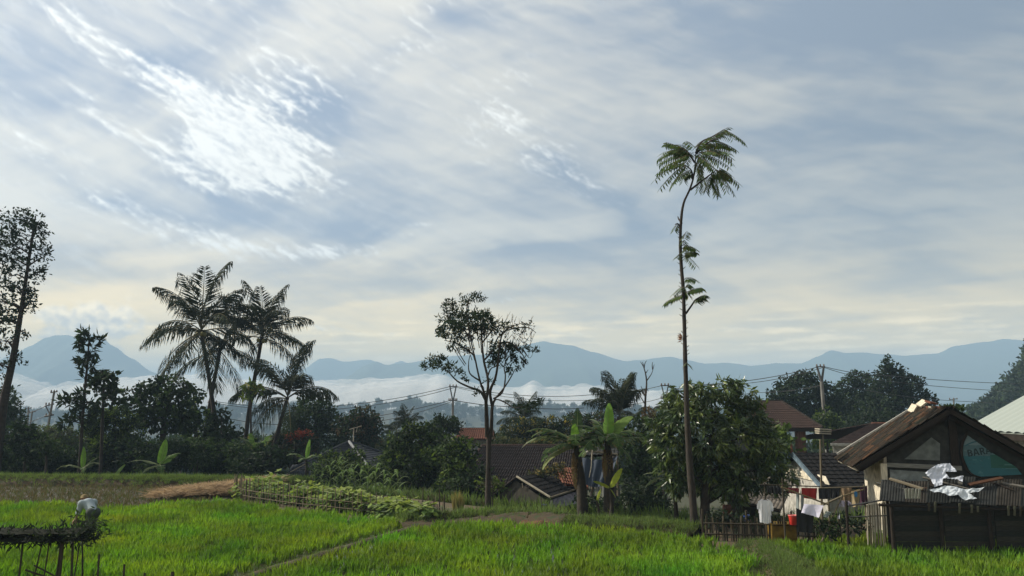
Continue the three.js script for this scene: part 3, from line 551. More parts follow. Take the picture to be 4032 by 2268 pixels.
// ------------------------------------------------------------------ the far woods on the ridge, in the valley and on the hillside
{
  const crown = (seed, blobs, pal, len) => { const L = new Leaves(seed); for (const [x, y, z, rx, ry] of blobs) fillBlob(L, V(x, y, z), rx, ry, rx, { len, wid: len * 0.7, perTwig: 6, cover: 1.5, droop: 0.2, palette: pal, spread: 0.9 }); const g = L.geometry.toNonIndexed(), t = limb([V(0, 0, 0), V(0.1, 3, 0), V(0, 6, 0)], [0.25, 0.18, 0.1], 5).toNonIndexed(); t.deleteAttribute('uv'); const n = t.attributes.position.count, c = new Float32Array(n * 3); for (let i = 0; i < n; i++) c.set([0.08, 0.06, 0.045], i * 3); t.setAttribute('color', new THREE.BufferAttribute(c, 3)); return mergeGeometries([g, t]); };
  const kinds = [
    crown(501, [[0, 6, 0, 2.6, 2], [1.6, 7.4, 0.4, 1.8, 1.4], [-1.5, 7.2, -0.3, 1.9, 1.5], [0.2, 8.6, 0, 1.6, 1.2]], PALETTE.dark, 1.0),
    crown(502, [[0, 4.5, 0, 1.7, 1.4], [0.3, 6.4, 0, 1.5, 1.3], [-0.2, 8.2, 0, 1.2, 1.2], [0.1, 9.8, 0, 0.8, 1.0]], PALETTE.dark, 0.8),
    crown(503, [[0, 5, 0, 2.4, 1.7], [1.9, 5.8, 1, 1.6, 1.2], [-2.1, 5.4, 0.4, 1.7, 1.2], [0.4, 6.6, -0.6, 1.8, 1.1]], PALETTE.mid, 0.9),
    crown(504, [[0.3, 8.4, 0, 1.7, 1.0], [-0.9, 9.4, 0.2, 1.2, 0.8], [0.8, 9.9, -0.2, 1.0, 0.8]], PALETTE.mid, 0.8),
  ];
  const r = makeRandom(510), ridgeSpots = [], valley = [], hill = [];
  for (let i = 0; i < 1800; i++) { const d = 640 + 260 * Math.sqrt(r()), x = (r() * 2 - 1) * 0.74 * d; ridgeSpots.push([x, ground(x, -d) - 0.6, -d, r() * 6.28, 0.75 + 0.6 * r() ** 1.5, Math.floor(r() * 4)]); }
  for (let i = 0; i < 240; i++) { const d = 872 + r() * 16, x = (r() * 2 - 1) * 0.74 * d; ridgeSpots.push([x, ground(x, -d) - 0.6, -d, r() * 6.28, 0.7 + 0.85 * r() ** 2, Math.floor(r() * 4)]); }
  for (let i = 0; i < 5200; i++) { const d = 92 + 560 * r() ** 1.25, x = (r() * 2 - 1) * (0.74 * d + 10); valley.push([x, ground(x, -d) - 0.6, -d, r() * 6.28, (0.55 + 0.5 * r()) * lerp(0.65, 1, smooth(90, 300, d)), Math.floor(r() * 4)]); }
  for (let i = 0; i < 2600; i++) { const d = 150 + 270 * r(), x = 0.53 * d + r() * 130; hill.push([x, ground(x, -d) - 0.5, -d, r() * 6.28, 0.7 + 0.55 * r(), Math.floor(r() * 4)]); }
  scatter('ridge_wood', kinds, softLeaf, ridgeSpots);
  scatter('valley_wood', kinds, softLeaf, valley);
  scatter('hillside_wood', kinds, softLeaf, hill);
}

// ------------------------------------------------------------------ trees on the left
const strap = { len: 0.42, wid: 0.13, perTwig: 9, cover: 1.9, droop: 0.25, spread: 0.4, palette: PALETTE.dark, material: softLeaf };
const round = { len: 0.30, wid: 0.24, perTwig: 6, cover: 1.7, droop: 0.75, spread: 1.0, palette: PALETTE.dark, material: softLeaf };
tree({ label: 'tall slender tree with airy crown at the left edge', d: 40, seed: 1001, twigs: 9, trunk: [[-12, 1790, 38], [12, 1600, 32], [45, 1440, 26], [75, 1280, 20], [105, 1080, 13], [128, 930, 10], [140, 850, 5]],
  blobs: [[112, 862, 62, 36], [50, 862, 52, 36], [162, 902, 28, 30], [20, 930, 50, 40], [110, 930, 60, 36], [60, 985, 60, 36], [150, 985, 36, 30], [8, 1030, 46, 46], [110, 1040, 50, 30], [175, 1010, 20, 16], [142, 1080, 34, 26], [50, 1085, 46, 30], [100, 1125, 36, 22], [12, 1130, 40, 34], [128, 1170, 30, 22], [30, 1195, 44, 34], [100, 1215, 34, 24], [60, 1265, 34, 26], [118, 1190, 24, 16], [5, 1270, 38, 40], [85, 1305, 26, 22], [25, 1345, 36, 30], [62, 1415, 26, 22], [8, 1440, 34, 36], [28, 1520, 20, 18], [-30, 980, 50, 70], [-30, 1200, 40, 90]], leaf: { ...LEAF.fine, len: 0.2, wid: 0.1, cover: 0.75, palette: PALETTE.dark } });
tree({ label: 'thin pole-like tree with tufted tiers before the volcano', d: 41, seed: 1002, twigs: 4, trunk: [[318, 1800, 14], [322, 1700, 12], [332, 1560, 10], [345, 1420, 8], [352, 1325, 5]],
  blobs: [[350, 1320, 40, 14], [330, 1342, 34, 13], [378, 1338, 24, 10], [352, 1362, 30, 12], [366, 1384, 26, 12], [336, 1414, 32, 12], [318, 1432, 18, 8], [346, 1440, 22, 14], [346, 1482, 18, 16], [290, 1578, 30, 14], [262, 1588, 24, 14], [330, 1600, 34, 22], [300, 1648, 44, 16], [345, 1640, 26, 14], [316, 1544, 16, 10], [352, 1588, 22, 14], [270, 1664, 30, 12]], leaf: strap });
tree({ label: 'slim tree with stacked flat tiers of leaves right of the pole-like tree', d: 42, seed: 1003, twigs: 5, trunk: [[404, 1800, 13], [405, 1620, 11], [408, 1520, 8], [406, 1465, 5]],
  blobs: [[395, 1466, 48, 13], [440, 1482, 34, 14], [372, 1490, 28, 12], [410, 1500, 50, 14], [455, 1508, 28, 10], [380, 1524, 36, 11], [425, 1530, 24, 9], [446, 1540, 16, 8], [398, 1552, 26, 9], [402, 1582, 26, 16], [378, 1600, 18, 14], [430, 1566, 20, 14], [452, 1580, 24, 16]], leaf: round });
tree({ label: 'broad dark tree with round leaves left of the coconut palms', d: 46, seed: 1004, trunk: [[640, 1880, 26], [640, 1740, 22], [650, 1620, 16], [665, 1530, 8]],
  blobs: [[530, 1545, 50, 28], [585, 1530, 44, 28], [650, 1504, 50, 26], [710, 1512, 44, 26], [730, 1556, 34, 28], [600, 1580, 70, 36], [680, 1575, 70, 44], [560, 1640, 70, 40], [650, 1650, 90, 50], [490, 1600, 36, 26], [720, 1650, 60, 50]], leaf: { ...round, len: 0.26, wid: 0.19, palette: [...PALETTE.dark, ...PALETTE.mid] } });
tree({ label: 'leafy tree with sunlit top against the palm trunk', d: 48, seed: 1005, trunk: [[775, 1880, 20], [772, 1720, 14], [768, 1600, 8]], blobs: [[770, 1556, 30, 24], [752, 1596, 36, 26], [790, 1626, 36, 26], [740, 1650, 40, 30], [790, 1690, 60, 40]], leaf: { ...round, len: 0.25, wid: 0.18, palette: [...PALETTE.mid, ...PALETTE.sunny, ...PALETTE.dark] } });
tree({ label: 'dark bushy tree right of the tallest palm trunk', d: 45, seed: 1006, trunk: [[890, 1880, 20], [880, 1780, 14], [870, 1680, 6]], blobs: [[862, 1640, 30, 24], [850, 1690, 44, 34], [888, 1700, 30, 24], [905, 1735, 46, 34], [860, 1760, 60, 44], [925, 1790, 50, 44], [830, 1820, 70, 50]], leaf: LEAF.broad });
tree({ label: 'dark tree behind the tall slender tree at the left edge', d: 62, seed: 1007, trunk: [[20, 1840, 18], [22, 1700, 12], [24, 1600, 6]], blobs: [[25, 1560, 30, 26], [40, 1600, 34, 30], [10, 1620, 40, 40], [55, 1650, 36, 34], [15, 1690, 60, 40]], leaf: { ...LEAF.broad, palette: PALETTE.mid } });
tree({ label: 'yellow-green bushy tree below the stacked-tier tree', d: 44, seed: 1008, trunk: [[450, 1860, 18], [452, 1780, 12], [455, 1700, 6]], blobs: [[400, 1640, 50, 26], [470, 1636, 54, 28], [430, 1690, 70, 36], [520, 1690, 50, 36], [360, 1690, 40, 30], [450, 1750, 90, 40]], leaf: { ...LEAF.fine, palette: [...PALETTE.sunny, ...PALETTE.mid, ...PALETTE.dark] } });
tree({ label: 'low dark tree with tufted leaves under the leaning utility pole', d: 41, seed: 1009, trunk: [[100, 1860, 16], [104, 1760, 12], [108, 1690, 6]], blobs: [[108, 1672, 22, 16], [66, 1690, 20, 16], [120, 1700, 24, 14], [90, 1730, 50, 28], [40, 1760, 50, 36], [150, 1750, 50, 32], [100, 1790, 70, 36]], leaf: { ...strap, len: 0.34 } });
tree({ label: 'sunlit olive thicket tree behind the leaning utility pole', d: 58, seed: 1010, trunk: [[210, 1860, 16], [212, 1760, 10], [214, 1700, 5]], blobs: [[190, 1700, 50, 20], [250, 1706, 46, 20], [160, 1740, 60, 30], [230, 1750, 70, 34], [300, 1740, 50, 30]], leaf: { ...LEAF.fine, palette: [...PALETTE.olive, ...PALETTE.sunny] } });
tree({ label: 'small young tree with thin straight trunk on the grass left', d: 39.5, seed: 1011, trunk: [[184, 1842, 11], [183, 1800, 9], [180, 1750, 5]], blobs: [[178, 1740, 34, 18], [200, 1765, 26, 14], [150, 1770, 22, 12]], leaf: { ...LEAF.broad, palette: PALETTE.mid } });
{ // the hedge of bushes that closes the terrace on the left
  const r = makeRandom(1100);
  for (let i = 0; i < 17; i++) {
    const X = -20 + i * 62 + (r() - 0.5) * 26, Y = 1800 + (r() - 0.5) * 36 - (i > 7 ? 24 : 0), d = 41.5 + r() * 3;
    shrub({ label: 'dark leafy bush, ' + ORDER[i] + ' from the left in the hedge behind the grassy bund', group: 'bushes behind the grassy bund', d, seed: 1101 + i, trunk: [[X, 1890, 10], [X, Y, 4]], blobs: [[X - 24, Y, 40, 30], [X + 26, Y + 6, 40, 30], [X, Y + 44, 58, 36]], leaf: { ...LEAF.broad, len: 0.22, wid: 0.13, palette: i % 3 === 1 ? PALETTE.mid : PALETTE.dark, perTwig: 8 } });
  }
}
// ------------------------------------------------------------------ trees in the middle
tree({ label: 'wide mid-green tree behind the lowest coconut palm', d: 62, seed: 1201, trunk: [[1250, 1860, 22], [1248, 1740, 18], [1240, 1640, 8]], blobs: [[1225, 1592, 50, 26], [1175, 1632, 44, 30], [1270, 1615, 50, 32], [1145, 1672, 36, 28], [1220, 1660, 60, 40], [1310, 1660, 50, 36], [1190, 1710, 60, 36], [1280, 1720, 80, 44]], leaf: { ...LEAF.broad, palette: [...PALETTE.mid, ...PALETTE.dark] } });
tree({ label: 'round dark russet-tinged tree left of the middle utility pole', d: 60, seed: 1202, trunk: [[1422, 1860, 20], [1420, 1760, 14], [1424, 1680, 7]], blobs: [[1430, 1628, 44, 24], [1392, 1656, 40, 28], [1462, 1656, 34, 26], [1425, 1676, 60, 36], [1480, 1690, 26, 20], [1350, 1676, 34, 26], [1400, 1716, 56, 30], [1450, 1730, 40, 26]], leaf: { ...LEAF.broad, palette: [...PALETTE.dark, ...PALETTE.dark, ...PALETTE.russet] } });
tree({ name: 'flowering_tree', label: 'brownish tree with a spray of red blossom on top', d: 52, seed: 1203, trunk: [[1160, 1860, 18], [1160, 1790, 12], [1162, 1730, 6]], blobs: [[1170, 1712, 38, 9, 0, PALETTE.flower], [1200, 1706, 22, 7, 0, PALETTE.flower], [1140, 1724, 16, 7, -0.3, PALETTE.flower], [1110, 1735, 50, 30], [1190, 1746, 60, 34], [1070, 1770, 50, 36], [1150, 1790, 80, 40]], leaf: { ...LEAF.fine, palette: [...PALETTE.russet, ...PALETTE.dark] } });
tree({ label: 'sparse grey-green tree behind the pyramid roof', d: 66, seed: 1204, trunk: [[1452, 1860, 14], [1450, 1770, 10]], blobs: [[1462, 1738, 40, 24], [1420, 1752, 40, 28], [1488, 1770, 34, 28], [1450, 1800, 60, 34]], leaf: { ...LEAF.fine, palette: [...PALETTE.olive, ...PALETTE.mid] } });
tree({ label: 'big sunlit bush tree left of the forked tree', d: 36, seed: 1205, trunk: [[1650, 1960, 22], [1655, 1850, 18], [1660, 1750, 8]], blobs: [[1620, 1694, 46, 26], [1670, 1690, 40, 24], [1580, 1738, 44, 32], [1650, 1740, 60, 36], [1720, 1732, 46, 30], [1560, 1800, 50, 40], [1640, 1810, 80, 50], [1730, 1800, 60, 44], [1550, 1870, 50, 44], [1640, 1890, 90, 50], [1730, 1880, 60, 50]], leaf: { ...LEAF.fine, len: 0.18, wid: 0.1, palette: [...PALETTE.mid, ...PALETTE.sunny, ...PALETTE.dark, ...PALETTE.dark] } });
tree({ label: 'leafy green tree hiding the left end of the tiled roof', d: 33, seed: 1206, trunk: [[1800, 1980, 14], [1802, 1880, 10], [1806, 1790, 5]], blobs: [[1790, 1746, 40, 24], [1840, 1770, 36, 28], [1770, 1790, 44, 32], [1830, 1816, 40, 30], [1790, 1850, 44, 36], [1760, 1910, 44, 30]], leaf: { ...LEAF.broad, len: 0.2, wid: 0.11, palette: [...PALETTE.mid, ...PALETTE.dark, ...PALETTE.sunny] } });
tree({ label: 'dense rounded bush beside the middle utility pole', d: 46, seed: 1207, trunk: [[1745, 1820, 18], [1745, 1740, 12], [1745, 1690, 6]], blobs: [[1745, 1655, 36, 16], [1715, 1672, 30, 20], [1778, 1672, 36, 20], [1745, 1690, 60, 28], [1700, 1715, 40, 24]], leaf: { ...LEAF.fine, palette: PALETTE.dark } });
tree({ label: 'bush in front of the pyramid roof', d: 38, seed: 1208, trunk: [[1340, 1940, 14], [1342, 1860, 8]], blobs: [[1320, 1806, 50, 24], [1400, 1790, 34, 22], [1270, 1836, 44, 26], [1360, 1840, 60, 32], [1440, 1852, 30, 20], [1300, 1870, 60, 30], [1390, 1885, 60, 26]], leaf: { ...LEAF.fine, palette: [...PALETTE.dark, ...PALETTE.mid, ...PALETTE.sunny] } });
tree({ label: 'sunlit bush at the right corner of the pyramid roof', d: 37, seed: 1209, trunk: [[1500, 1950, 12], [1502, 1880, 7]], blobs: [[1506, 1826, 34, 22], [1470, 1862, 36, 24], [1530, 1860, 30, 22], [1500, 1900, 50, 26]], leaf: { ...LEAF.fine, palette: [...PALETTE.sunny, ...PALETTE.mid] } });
tree({ label: 'dark thicket tree left of the low white-edged roof', d: 41, seed: 1210, trunk: [[1030, 1900, 16], [1032, 1830, 10]], blobs: [[1000, 1790, 44, 32], [1060, 1800, 44, 30], [970, 1840, 44, 34], [1040, 1850, 60, 30], [1110, 1790, 40, 30]], leaf: { ...LEAF.broad, palette: PALETTE.dark } });
tree({ label: 'yellow-flecked tree right of the forked tree', d: 48, seed: 1211, trunk: [[2100, 1860, 22], [2100, 1780, 16], [2104, 1710, 8]], blobs: [[2020, 1700, 44, 26], [2076, 1676, 46, 26], [2130, 1682, 40, 26], [2178, 1670, 40, 24], [2220, 1690, 34, 30], [2050, 1730, 60, 34], [2130, 1730, 70, 34], [2200, 1730, 50, 36]], leaf: { ...LEAF.fine, palette: [...PALETTE.dark, ...PALETTE.dark, ...PALETTE.olive, [0.2, 0.17, 0.03]] } });
tree({ label: 'dark tree behind the upright-fronded palm', d: 50, seed: 1212, trunk: [[2330, 1860, 18], [2332, 1760, 12], [2334, 1690, 6]], blobs: [[2290, 1664, 40, 24], [2350, 1650, 40, 26], [2310, 1710, 60, 34], [2400, 1680, 44, 34], [2250, 1650, 30, 20]], leaf: { ...LEAF.fine, palette: [...PALETTE.mid, ...PALETTE.russet, ...PALETTE.dark] } });
tree({ label: 'shaded tree with russet tips left of the mango tree', d: 35, seed: 1213, trunk: [[2520, 1960, 22], [2522, 1840, 16], [2524, 1720, 8]], blobs: [[2556, 1640, 30, 22, 0.2, PALETTE.russet], [2500, 1670, 44, 30], [2560, 1690, 36, 30], [2470, 1730, 50, 36], [2540, 1760, 50, 40], [2490, 1810, 60, 44], [2560, 1840, 44, 44], [2500, 1880, 56, 44]], leaf: { ...LEAF.broad, len: 0.18, wid: 0.1, palette: [...PALETTE.dark, ...PALETTE.mid] } });
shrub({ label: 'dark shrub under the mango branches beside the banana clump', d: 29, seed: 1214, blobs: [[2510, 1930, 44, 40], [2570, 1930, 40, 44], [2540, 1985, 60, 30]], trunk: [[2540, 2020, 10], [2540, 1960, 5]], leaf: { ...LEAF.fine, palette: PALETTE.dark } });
shrub({ label: 'yellowing bush growing on the ridge of the dark shack', d: 31.5, seed: 1215, blobs: [[2160, 1858, 60, 10], [2110, 1872, 30, 7], [2200, 1842, 30, 9]], trunk: [[2140, 1990, 6], [2140, 1866, 3]], leaf: { ...LEAF.fine, len: 0.12, wid: 0.07, palette: [...PALETTE.olive, [0.18, 0.14, 0.04]] } });
shrub({ label: 'yellow-leaved shrub against the forked tree trunk', d: 29.5, seed: 1216, blobs: [[1950, 1900, 26, 16], [1910, 1910, 20, 16], [1970, 1916, 20, 10]], trunk: [[1940, 2000, 6], [1940, 1910, 3]], leaf: { ...LEAF.fine, len: 0.13, wid: 0.07, palette: [...PALETTE.olive, ...PALETTE.sunny] } });

shrub({ label: 'dark shrub covering the lower left corner of the wide clay roof', d: 32, seed: 1217, blobs: [[1850, 1880, 44, 30], [1810, 1920, 44, 34], [1870, 1930, 40, 30], [1900, 1860, 26, 18]], trunk: [[1850, 2000, 8], [1850, 1890, 4]], leaf: { ...LEAF.fine, palette: [...PALETTE.dark, ...PALETTE.mid] } });
shrub({ label: 'dark bush behind the ridge of the wide clay roof', d: 41, seed: 1218, blobs: [[2000, 1752, 50, 26], [2070, 1760, 50, 26], [1960, 1740, 36, 22], [2140, 1764, 50, 26], [2210, 1770, 40, 26]], trunk: [[2060, 1900, 8], [2060, 1770, 4]], leaf: { ...LEAF.fine, palette: [...PALETTE.dark, ...PALETTE.olive] } });
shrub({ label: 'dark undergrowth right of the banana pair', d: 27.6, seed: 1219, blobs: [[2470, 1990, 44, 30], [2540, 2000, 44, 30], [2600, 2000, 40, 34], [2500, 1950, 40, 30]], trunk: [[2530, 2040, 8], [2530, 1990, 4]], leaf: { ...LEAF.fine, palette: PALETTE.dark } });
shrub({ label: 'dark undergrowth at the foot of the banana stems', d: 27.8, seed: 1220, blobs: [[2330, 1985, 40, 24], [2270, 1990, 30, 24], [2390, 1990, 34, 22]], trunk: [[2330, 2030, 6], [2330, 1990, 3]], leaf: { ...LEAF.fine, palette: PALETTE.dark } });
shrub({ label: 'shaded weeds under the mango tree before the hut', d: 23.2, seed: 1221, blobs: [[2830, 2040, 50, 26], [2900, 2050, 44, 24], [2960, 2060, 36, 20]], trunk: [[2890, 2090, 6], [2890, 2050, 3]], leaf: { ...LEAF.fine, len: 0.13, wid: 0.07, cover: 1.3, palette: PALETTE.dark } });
shrub({ label: 'dark weeds between the washing and the slat fence', d: 20.9, seed: 1222, blobs: [[3300, 2060, 50, 26], [3380, 2056, 50, 26], [3240, 2080, 40, 22]], trunk: [[3310, 2100, 6], [3310, 2070, 3]], leaf: { ...LEAF.fine, len: 0.13, wid: 0.06, cover: 1.2, palette: [...PALETTE.dark, ...PALETTE.mid] } });
// ------------------------------------------------------------------ the forked feather-leaved tree in the middle
{
  const d = 27, foot = at(1922, 2006, d); foot.y = ground(foot.x, foot.z);
  const t = thing('forked_tree', 'forked feathery tree with open umbrella crown in the middle', 'tree', foot), r = makeRandom(1301);
  const q = (X, Y, dz = 0) => at(X, Y, d + dz).sub(foot), w = (px) => metres(px, d) / 2;
  part('trunk', limb([V(0, 0, 0), q(1922, 1900), q(1924, 1790), q(1926, 1705)], [w(28), w(21), w(18), w(21)], 9, 0.1, 3), bark, t);
  const stems = [
    [[1918, 1720], [1916, 1640], [1914, 1590], [1910, 1560], [1890, 1500], [1868, 1400], [1852, 1330], [1842, 1260]], [[1932, 1720], [1936, 1650], [1938, 1600], [1944, 1580], [1990, 1520], [2020, 1470], [2030, 1450]],
    [[1914, 1590], [1922, 1500], [1905, 1420], [1898, 1350], [1890, 1250], [1870, 1200]], [[1938, 1600], [1930, 1540], [1950, 1490], [1962, 1420], [1968, 1350], [1990, 1300], [2060, 1270]],
    [[1912, 1575], [1890, 1540], [1850, 1525], [1800, 1500], [1760, 1460], [1720, 1440]], [[1944, 1570], [1978, 1545], [1990, 1480], [1985, 1440], [2010, 1400], [2060, 1380]],
    [[1936, 1640], [1950, 1575], [1990, 1585], [2020, 1605], [2060, 1600]], [[1890, 1500], [1850, 1470], [1845, 1430], [1850, 1400]], [[1905, 1420], [1940, 1380], [1960, 1330], [2000, 1300], [2080, 1290], [2110, 1310]],
    [[1868, 1400], [1830, 1370], [1790, 1350], [1750, 1340]], [[1852, 1330], [1810, 1280], [1760, 1240]], [[1842, 1260], [1838, 1220], [1850, 1170]], [[1968, 1350], [2010, 1350], [2060, 1400], [2072, 1430]], [[1920, 1480], [1935, 1450], [1965, 1440]], [[1898, 1350], [1930, 1310], [1960, 1260]],
  ];
  stems.forEach((s, i) => part('branch', limb(s.map(([X, Y], k) => q(X, Y, (i % 3 - 1) * 0.25 * k)), [w(i < 2 ? 19 : i < 5 ? 12 : 8), w(i < 5 ? 8 : 5), w(2.5)], 6, 0.12, 20 + i), bark, t));
  const tufts = [[1850, 1165, 34, 9], [1880, 1175, 26, 9], [1835, 1190, 22, 10], [1790, 1195, 40, 9], [1770, 1205, 24, 8], [1800, 1230, 46, 16], [1760, 1258, 36, 12], [1850, 1240, 50, 18], [1900, 1245, 40, 16], [1790, 1275, 50, 18], [1840, 1285, 60, 22], [1900, 1290, 50, 22], [1740, 1290, 26, 10], [1770, 1310, 40, 12], [1820, 1325, 44, 14], [1925, 1232, 28, 10], [1940, 1270, 30, 12], [1880, 1320, 36, 12], [1740, 1325, 26, 9], [1790, 1365, 30, 10], [1820, 1375, 24, 9], [1970, 1280, 36, 9], [2010, 1285, 30, 7], [1960, 1310, 26, 9], [2040, 1300, 24, 6], [2080, 1280, 16, 5], [1975, 1355, 44, 12], [2000, 1370, 46, 14], [1960, 1390, 36, 16], [2050, 1370, 36, 7], [1990, 1410, 44, 15], [1955, 1430, 30, 14], [2045, 1420, 26, 11], [2020, 1445, 24, 8], [2110, 1380, 14, 5], [2012, 1458, 22, 7], [1690, 1425, 40, 12], [1720, 1410, 34, 10], [1680, 1445, 26, 9], [1745, 1435, 36, 11], [1770, 1450, 22, 9], [1800, 1460, 20, 9], [1818, 1495, 14, 8], [1890, 1545, 20, 8], [1925, 1500, 18, 6], [2070, 1590, 30, 10], [2100, 1600, 24, 10], [2055, 1612, 24, 6], [2120, 1580, 14, 6]];
  for (let k = 0; k < 46; k++) {              // bare twigs, most of them on the thinner right side
    const right = k > 12, X = right ? 1960 + 130 * r() : 1780 + 150 * r(), Y = right ? 1285 + 130 * r() : 1250 + 150 * r(), a = q(X, Y, (r() - 0.5) * 1.4), lean = (right ? 0.35 : -0.25) + (r() - 0.5) * 0.8, b = a.clone().add(V(lean * 0.5, 0.3 + 0.25 * r(), (r() - 0.5) * 0.4)), m = a.clone().lerp(b, 0.5).add(V(0.06 * (r() - 0.5), 0.02, 0)), e = m.clone().add(V(0.25 * (r() - 0.3), 0.18, 0.2 * (r() - 0.5)));
    const root = stems[right ? 8 : 0], near = q(root[3][0], root[3][1]), from = a.clone().lerp(near, 0.28);
    part('twig', merge([limb([from, a, b], [0.014, 0.009, 0.004], 4), limb([m, m.clone().lerp(e, 0.5), e], [0.007, 0.005, 0.003], 4)]), bark, t);
  }
  for (const [X, Y, rx, ry] of tufts) {       // sprays of feathery leaves
    const L = new Leaves(1310 + X + Y), c = q(X, Y, (r() - 0.5) * 1.6);
    fillBlob(L, c, metres(rx * 1.1, d), metres(ry * 0.55, d), metres(rx, d) * 0.8, { len: 0.15, wid: 0.045, perTwig: 10, cover: 2.5, droop: 0.3, spread: 1.0, palette: PALETTE.dark });
    part('leaf_spray', L.geometry, softLeaf, t).userData.kind = 'stuff';
  }
}
// ------------------------------------------------------------------ the tall pole of a tree on the right with a parasol of feathered leaves
{
  const d = 22.9, foot = at(2738, 2092, d); foot.y = 0;
  const t = thing('tall_feather_tree', 'very tall bare-trunked tree with small parasol crown on the right', 'tree', foot), r = makeRandom(1401);
  const q = (X, Y, dz = 0) => at(X, Y, d + dz).sub(foot), w = (px) => metres(px, d) / 2;
  part('trunk', limb([V(0, 0, 0), q(2722, 1900), q(2708, 1700), q(2702, 1520), q(2698, 1400), q(2694, 1250), q(2691, 1150), q(2680, 1000), q(2681, 880), q(2692, 800), q(2714, 750), q(2728, 710), q(2736, 660), q(2740, 600)], [w(33), w(26), w(20), w(17), w(15), w(14), w(12), w(10), w(8), w(6), w(4)], 9, 0.14, 5), bark, t);
  const twig = [[[2718, 748], [2760, 715], [2800, 685], [2820, 670]], [[2728, 705], [2722, 670], [2700, 650]], [[2732, 690], [2745, 640], [2755, 600]], [[2740, 605], [2790, 560], [2840, 540]], [[2736, 640], [2700, 590], [2660, 570]], [[2684, 880], [2672, 862], [2669, 852]], [[2700, 1235], [2725, 1200], [2738, 1180], [2760, 1168]], [[2681, 900], [2668, 880], [2658, 884]], [[2740, 602], [2760, 560], [2800, 540], [2850, 510]]];
  twig.forEach((s, i) => part('branch', limb(s.map(([X, Y], k) => q(X, Y, (i % 3 - 1) * 0.2 * k)), [w(9), w(6), w(3)], 5, 0.1, 30 + i), bark, t));
  for (let k = 0; k < 34; k++) { const Y = 900 + k * 15 + r() * 9, X = lerp(2680, 2698, (Y - 900) / 500), s = r() < 0.5 ? -1 : 1; part('stub', limb([q(X, Y), q(X + s * 8, Y - 2), q(X + s * (12 + 6 * r()), Y - 8)], [w(5), w(3), w(1.5)], 4), bark, t); }
  // pinnate leaves: [base X, Y, tip X, tip Y]
  const feathers = [[2700, 590, 2620, 565], [2710, 600, 2610, 600], [2700, 600, 2600, 640], [2710, 610, 2605, 660], [2700, 640, 2580, 705], [2700, 650, 2600, 738], [2700, 640, 2590, 680], [2710, 600, 2625, 560], [2720, 590, 2650, 570], [2700, 655, 2640, 735], [2700, 650, 2690, 710], [2735, 580, 2700, 555], [2740, 580, 2760, 558], [2740, 600, 2800, 560], [2790, 560, 2850, 512], [2800, 560, 2868, 500], [2780, 570, 2870, 580], [2780, 580, 2880, 620], [2780, 590, 2882, 640], [2760, 600, 2860, 600], [2790, 560, 2840, 530], [2760, 600, 2830, 640], [2770, 610, 2870, 655], [2760, 600, 2820, 600], [2820, 668, 2900, 720], [2820, 670, 2910, 722], [2820, 668, 2890, 760], [2818, 670, 2860, 750], [2810, 680, 2820, 760], [2800, 690, 2830, 765], [2805, 682, 2780, 750], [2790, 690, 2775, 745], [2760, 640, 2750, 745], [2750, 640, 2770, 720], [2740, 640, 2760, 700], [2830, 660, 2880, 690], [2720, 600, 2690, 660], [2730, 600, 2700, 640], [2715, 600, 2660, 610], [2720, 610, 2640, 650], [2740, 590, 2790, 540], [2745, 600, 2780, 640], [2690, 655, 2620, 720], [2700, 600, 2640, 590], [2770, 570, 2840, 575], [2800, 600, 2875, 600], [2750, 620, 2800, 650],
    [2668, 880, 2655, 905], [2690, 940, 2705, 910], [2690, 960, 2695, 945], [2690, 965, 2738, 978], [2694, 1000, 2738, 992], [2696, 1005, 2740, 1045], [2685, 1000, 2664, 1012], [2690, 995, 2700, 985], [2700, 1095, 2740, 1100], [2694, 1130, 2650, 1158], [2692, 1160, 2620, 1190], [2700, 1145, 2712, 1165], [2705, 1150, 2762, 1132], [2700, 1130, 2712, 1118], [2738, 1180, 2778, 1160], [2738, 1184, 2770, 1172], [2700, 1430, 2712, 1440]];
  for (let k = 0; k < 12; k++) { const s = twig[[0, 1, 2, 3, 4, 8][k % 6]], f = 0.35 + 0.65 * r(), j = Math.min(s.length - 2, Math.floor(f * (s.length - 1))), g = f * (s.length - 1) - j, X = lerp(s[j][0], s[j + 1][0], g), Y = lerp(s[j][1], s[j + 1][1], g), out = X < 2735 ? -1 : 1; feathers.push([X, Y, X + out * (20 + 70 * r()), Y + 5 + 65 * r()]); }
  feathers.forEach(([X0, Y0, X1, Y1], i) => {
    const a = q(X0, Y0, (r() - 0.5) * 1.1), b = q(X1, Y1, (r() - 0.5) * 2.2), sag = V(0, 0.1 * a.distanceTo(b), 0), mid = a.clone().lerp(b, 0.5).add(sag), curve = new THREE.QuadraticBezierCurve3(a, mid, b), L = new Leaves(1420 + i), n = 11;
    for (let k = 1; k <= n; k++) { const p = curve.getPoint(k / n), dir = curve.getTangent(k / n); for (const s of [-1, 1]) { const side = V(0, 0, 0).crossVectors(dir, V(0, 1, 0)).normalize(), e = dir.clone().multiplyScalar(0.4).addScaledVector(side, s * 0.7).add(V(0, -0.6 - 0.3 * L.r(), 0)).normalize(); L.leaf(p, e, dir, 0.23 * (0.8 + 0.4 * L.r()), 0.075, PALETTE.feather[Math.floor(L.r() * 3)], 0.2, 0.45); } }
    const g = L.geometry.toNonIndexed(), rib = limb([a, mid.clone().lerp(a.clone().lerp(b, 0.5), 0.5), b], [0.012, 0.008, 0.004], 4).toNonIndexed(); rib.deleteAttribute('uv'); const col = new Float32Array(rib.attributes.position.count * 3).map((_, k) => [0.09, 0.07, 0.03][k % 3]); rib.setAttribute('color', new THREE.BufferAttribute(col, 3));
    part('compound_leaf', mergeGeometries([g, rib]), softLeaf, t);
  });
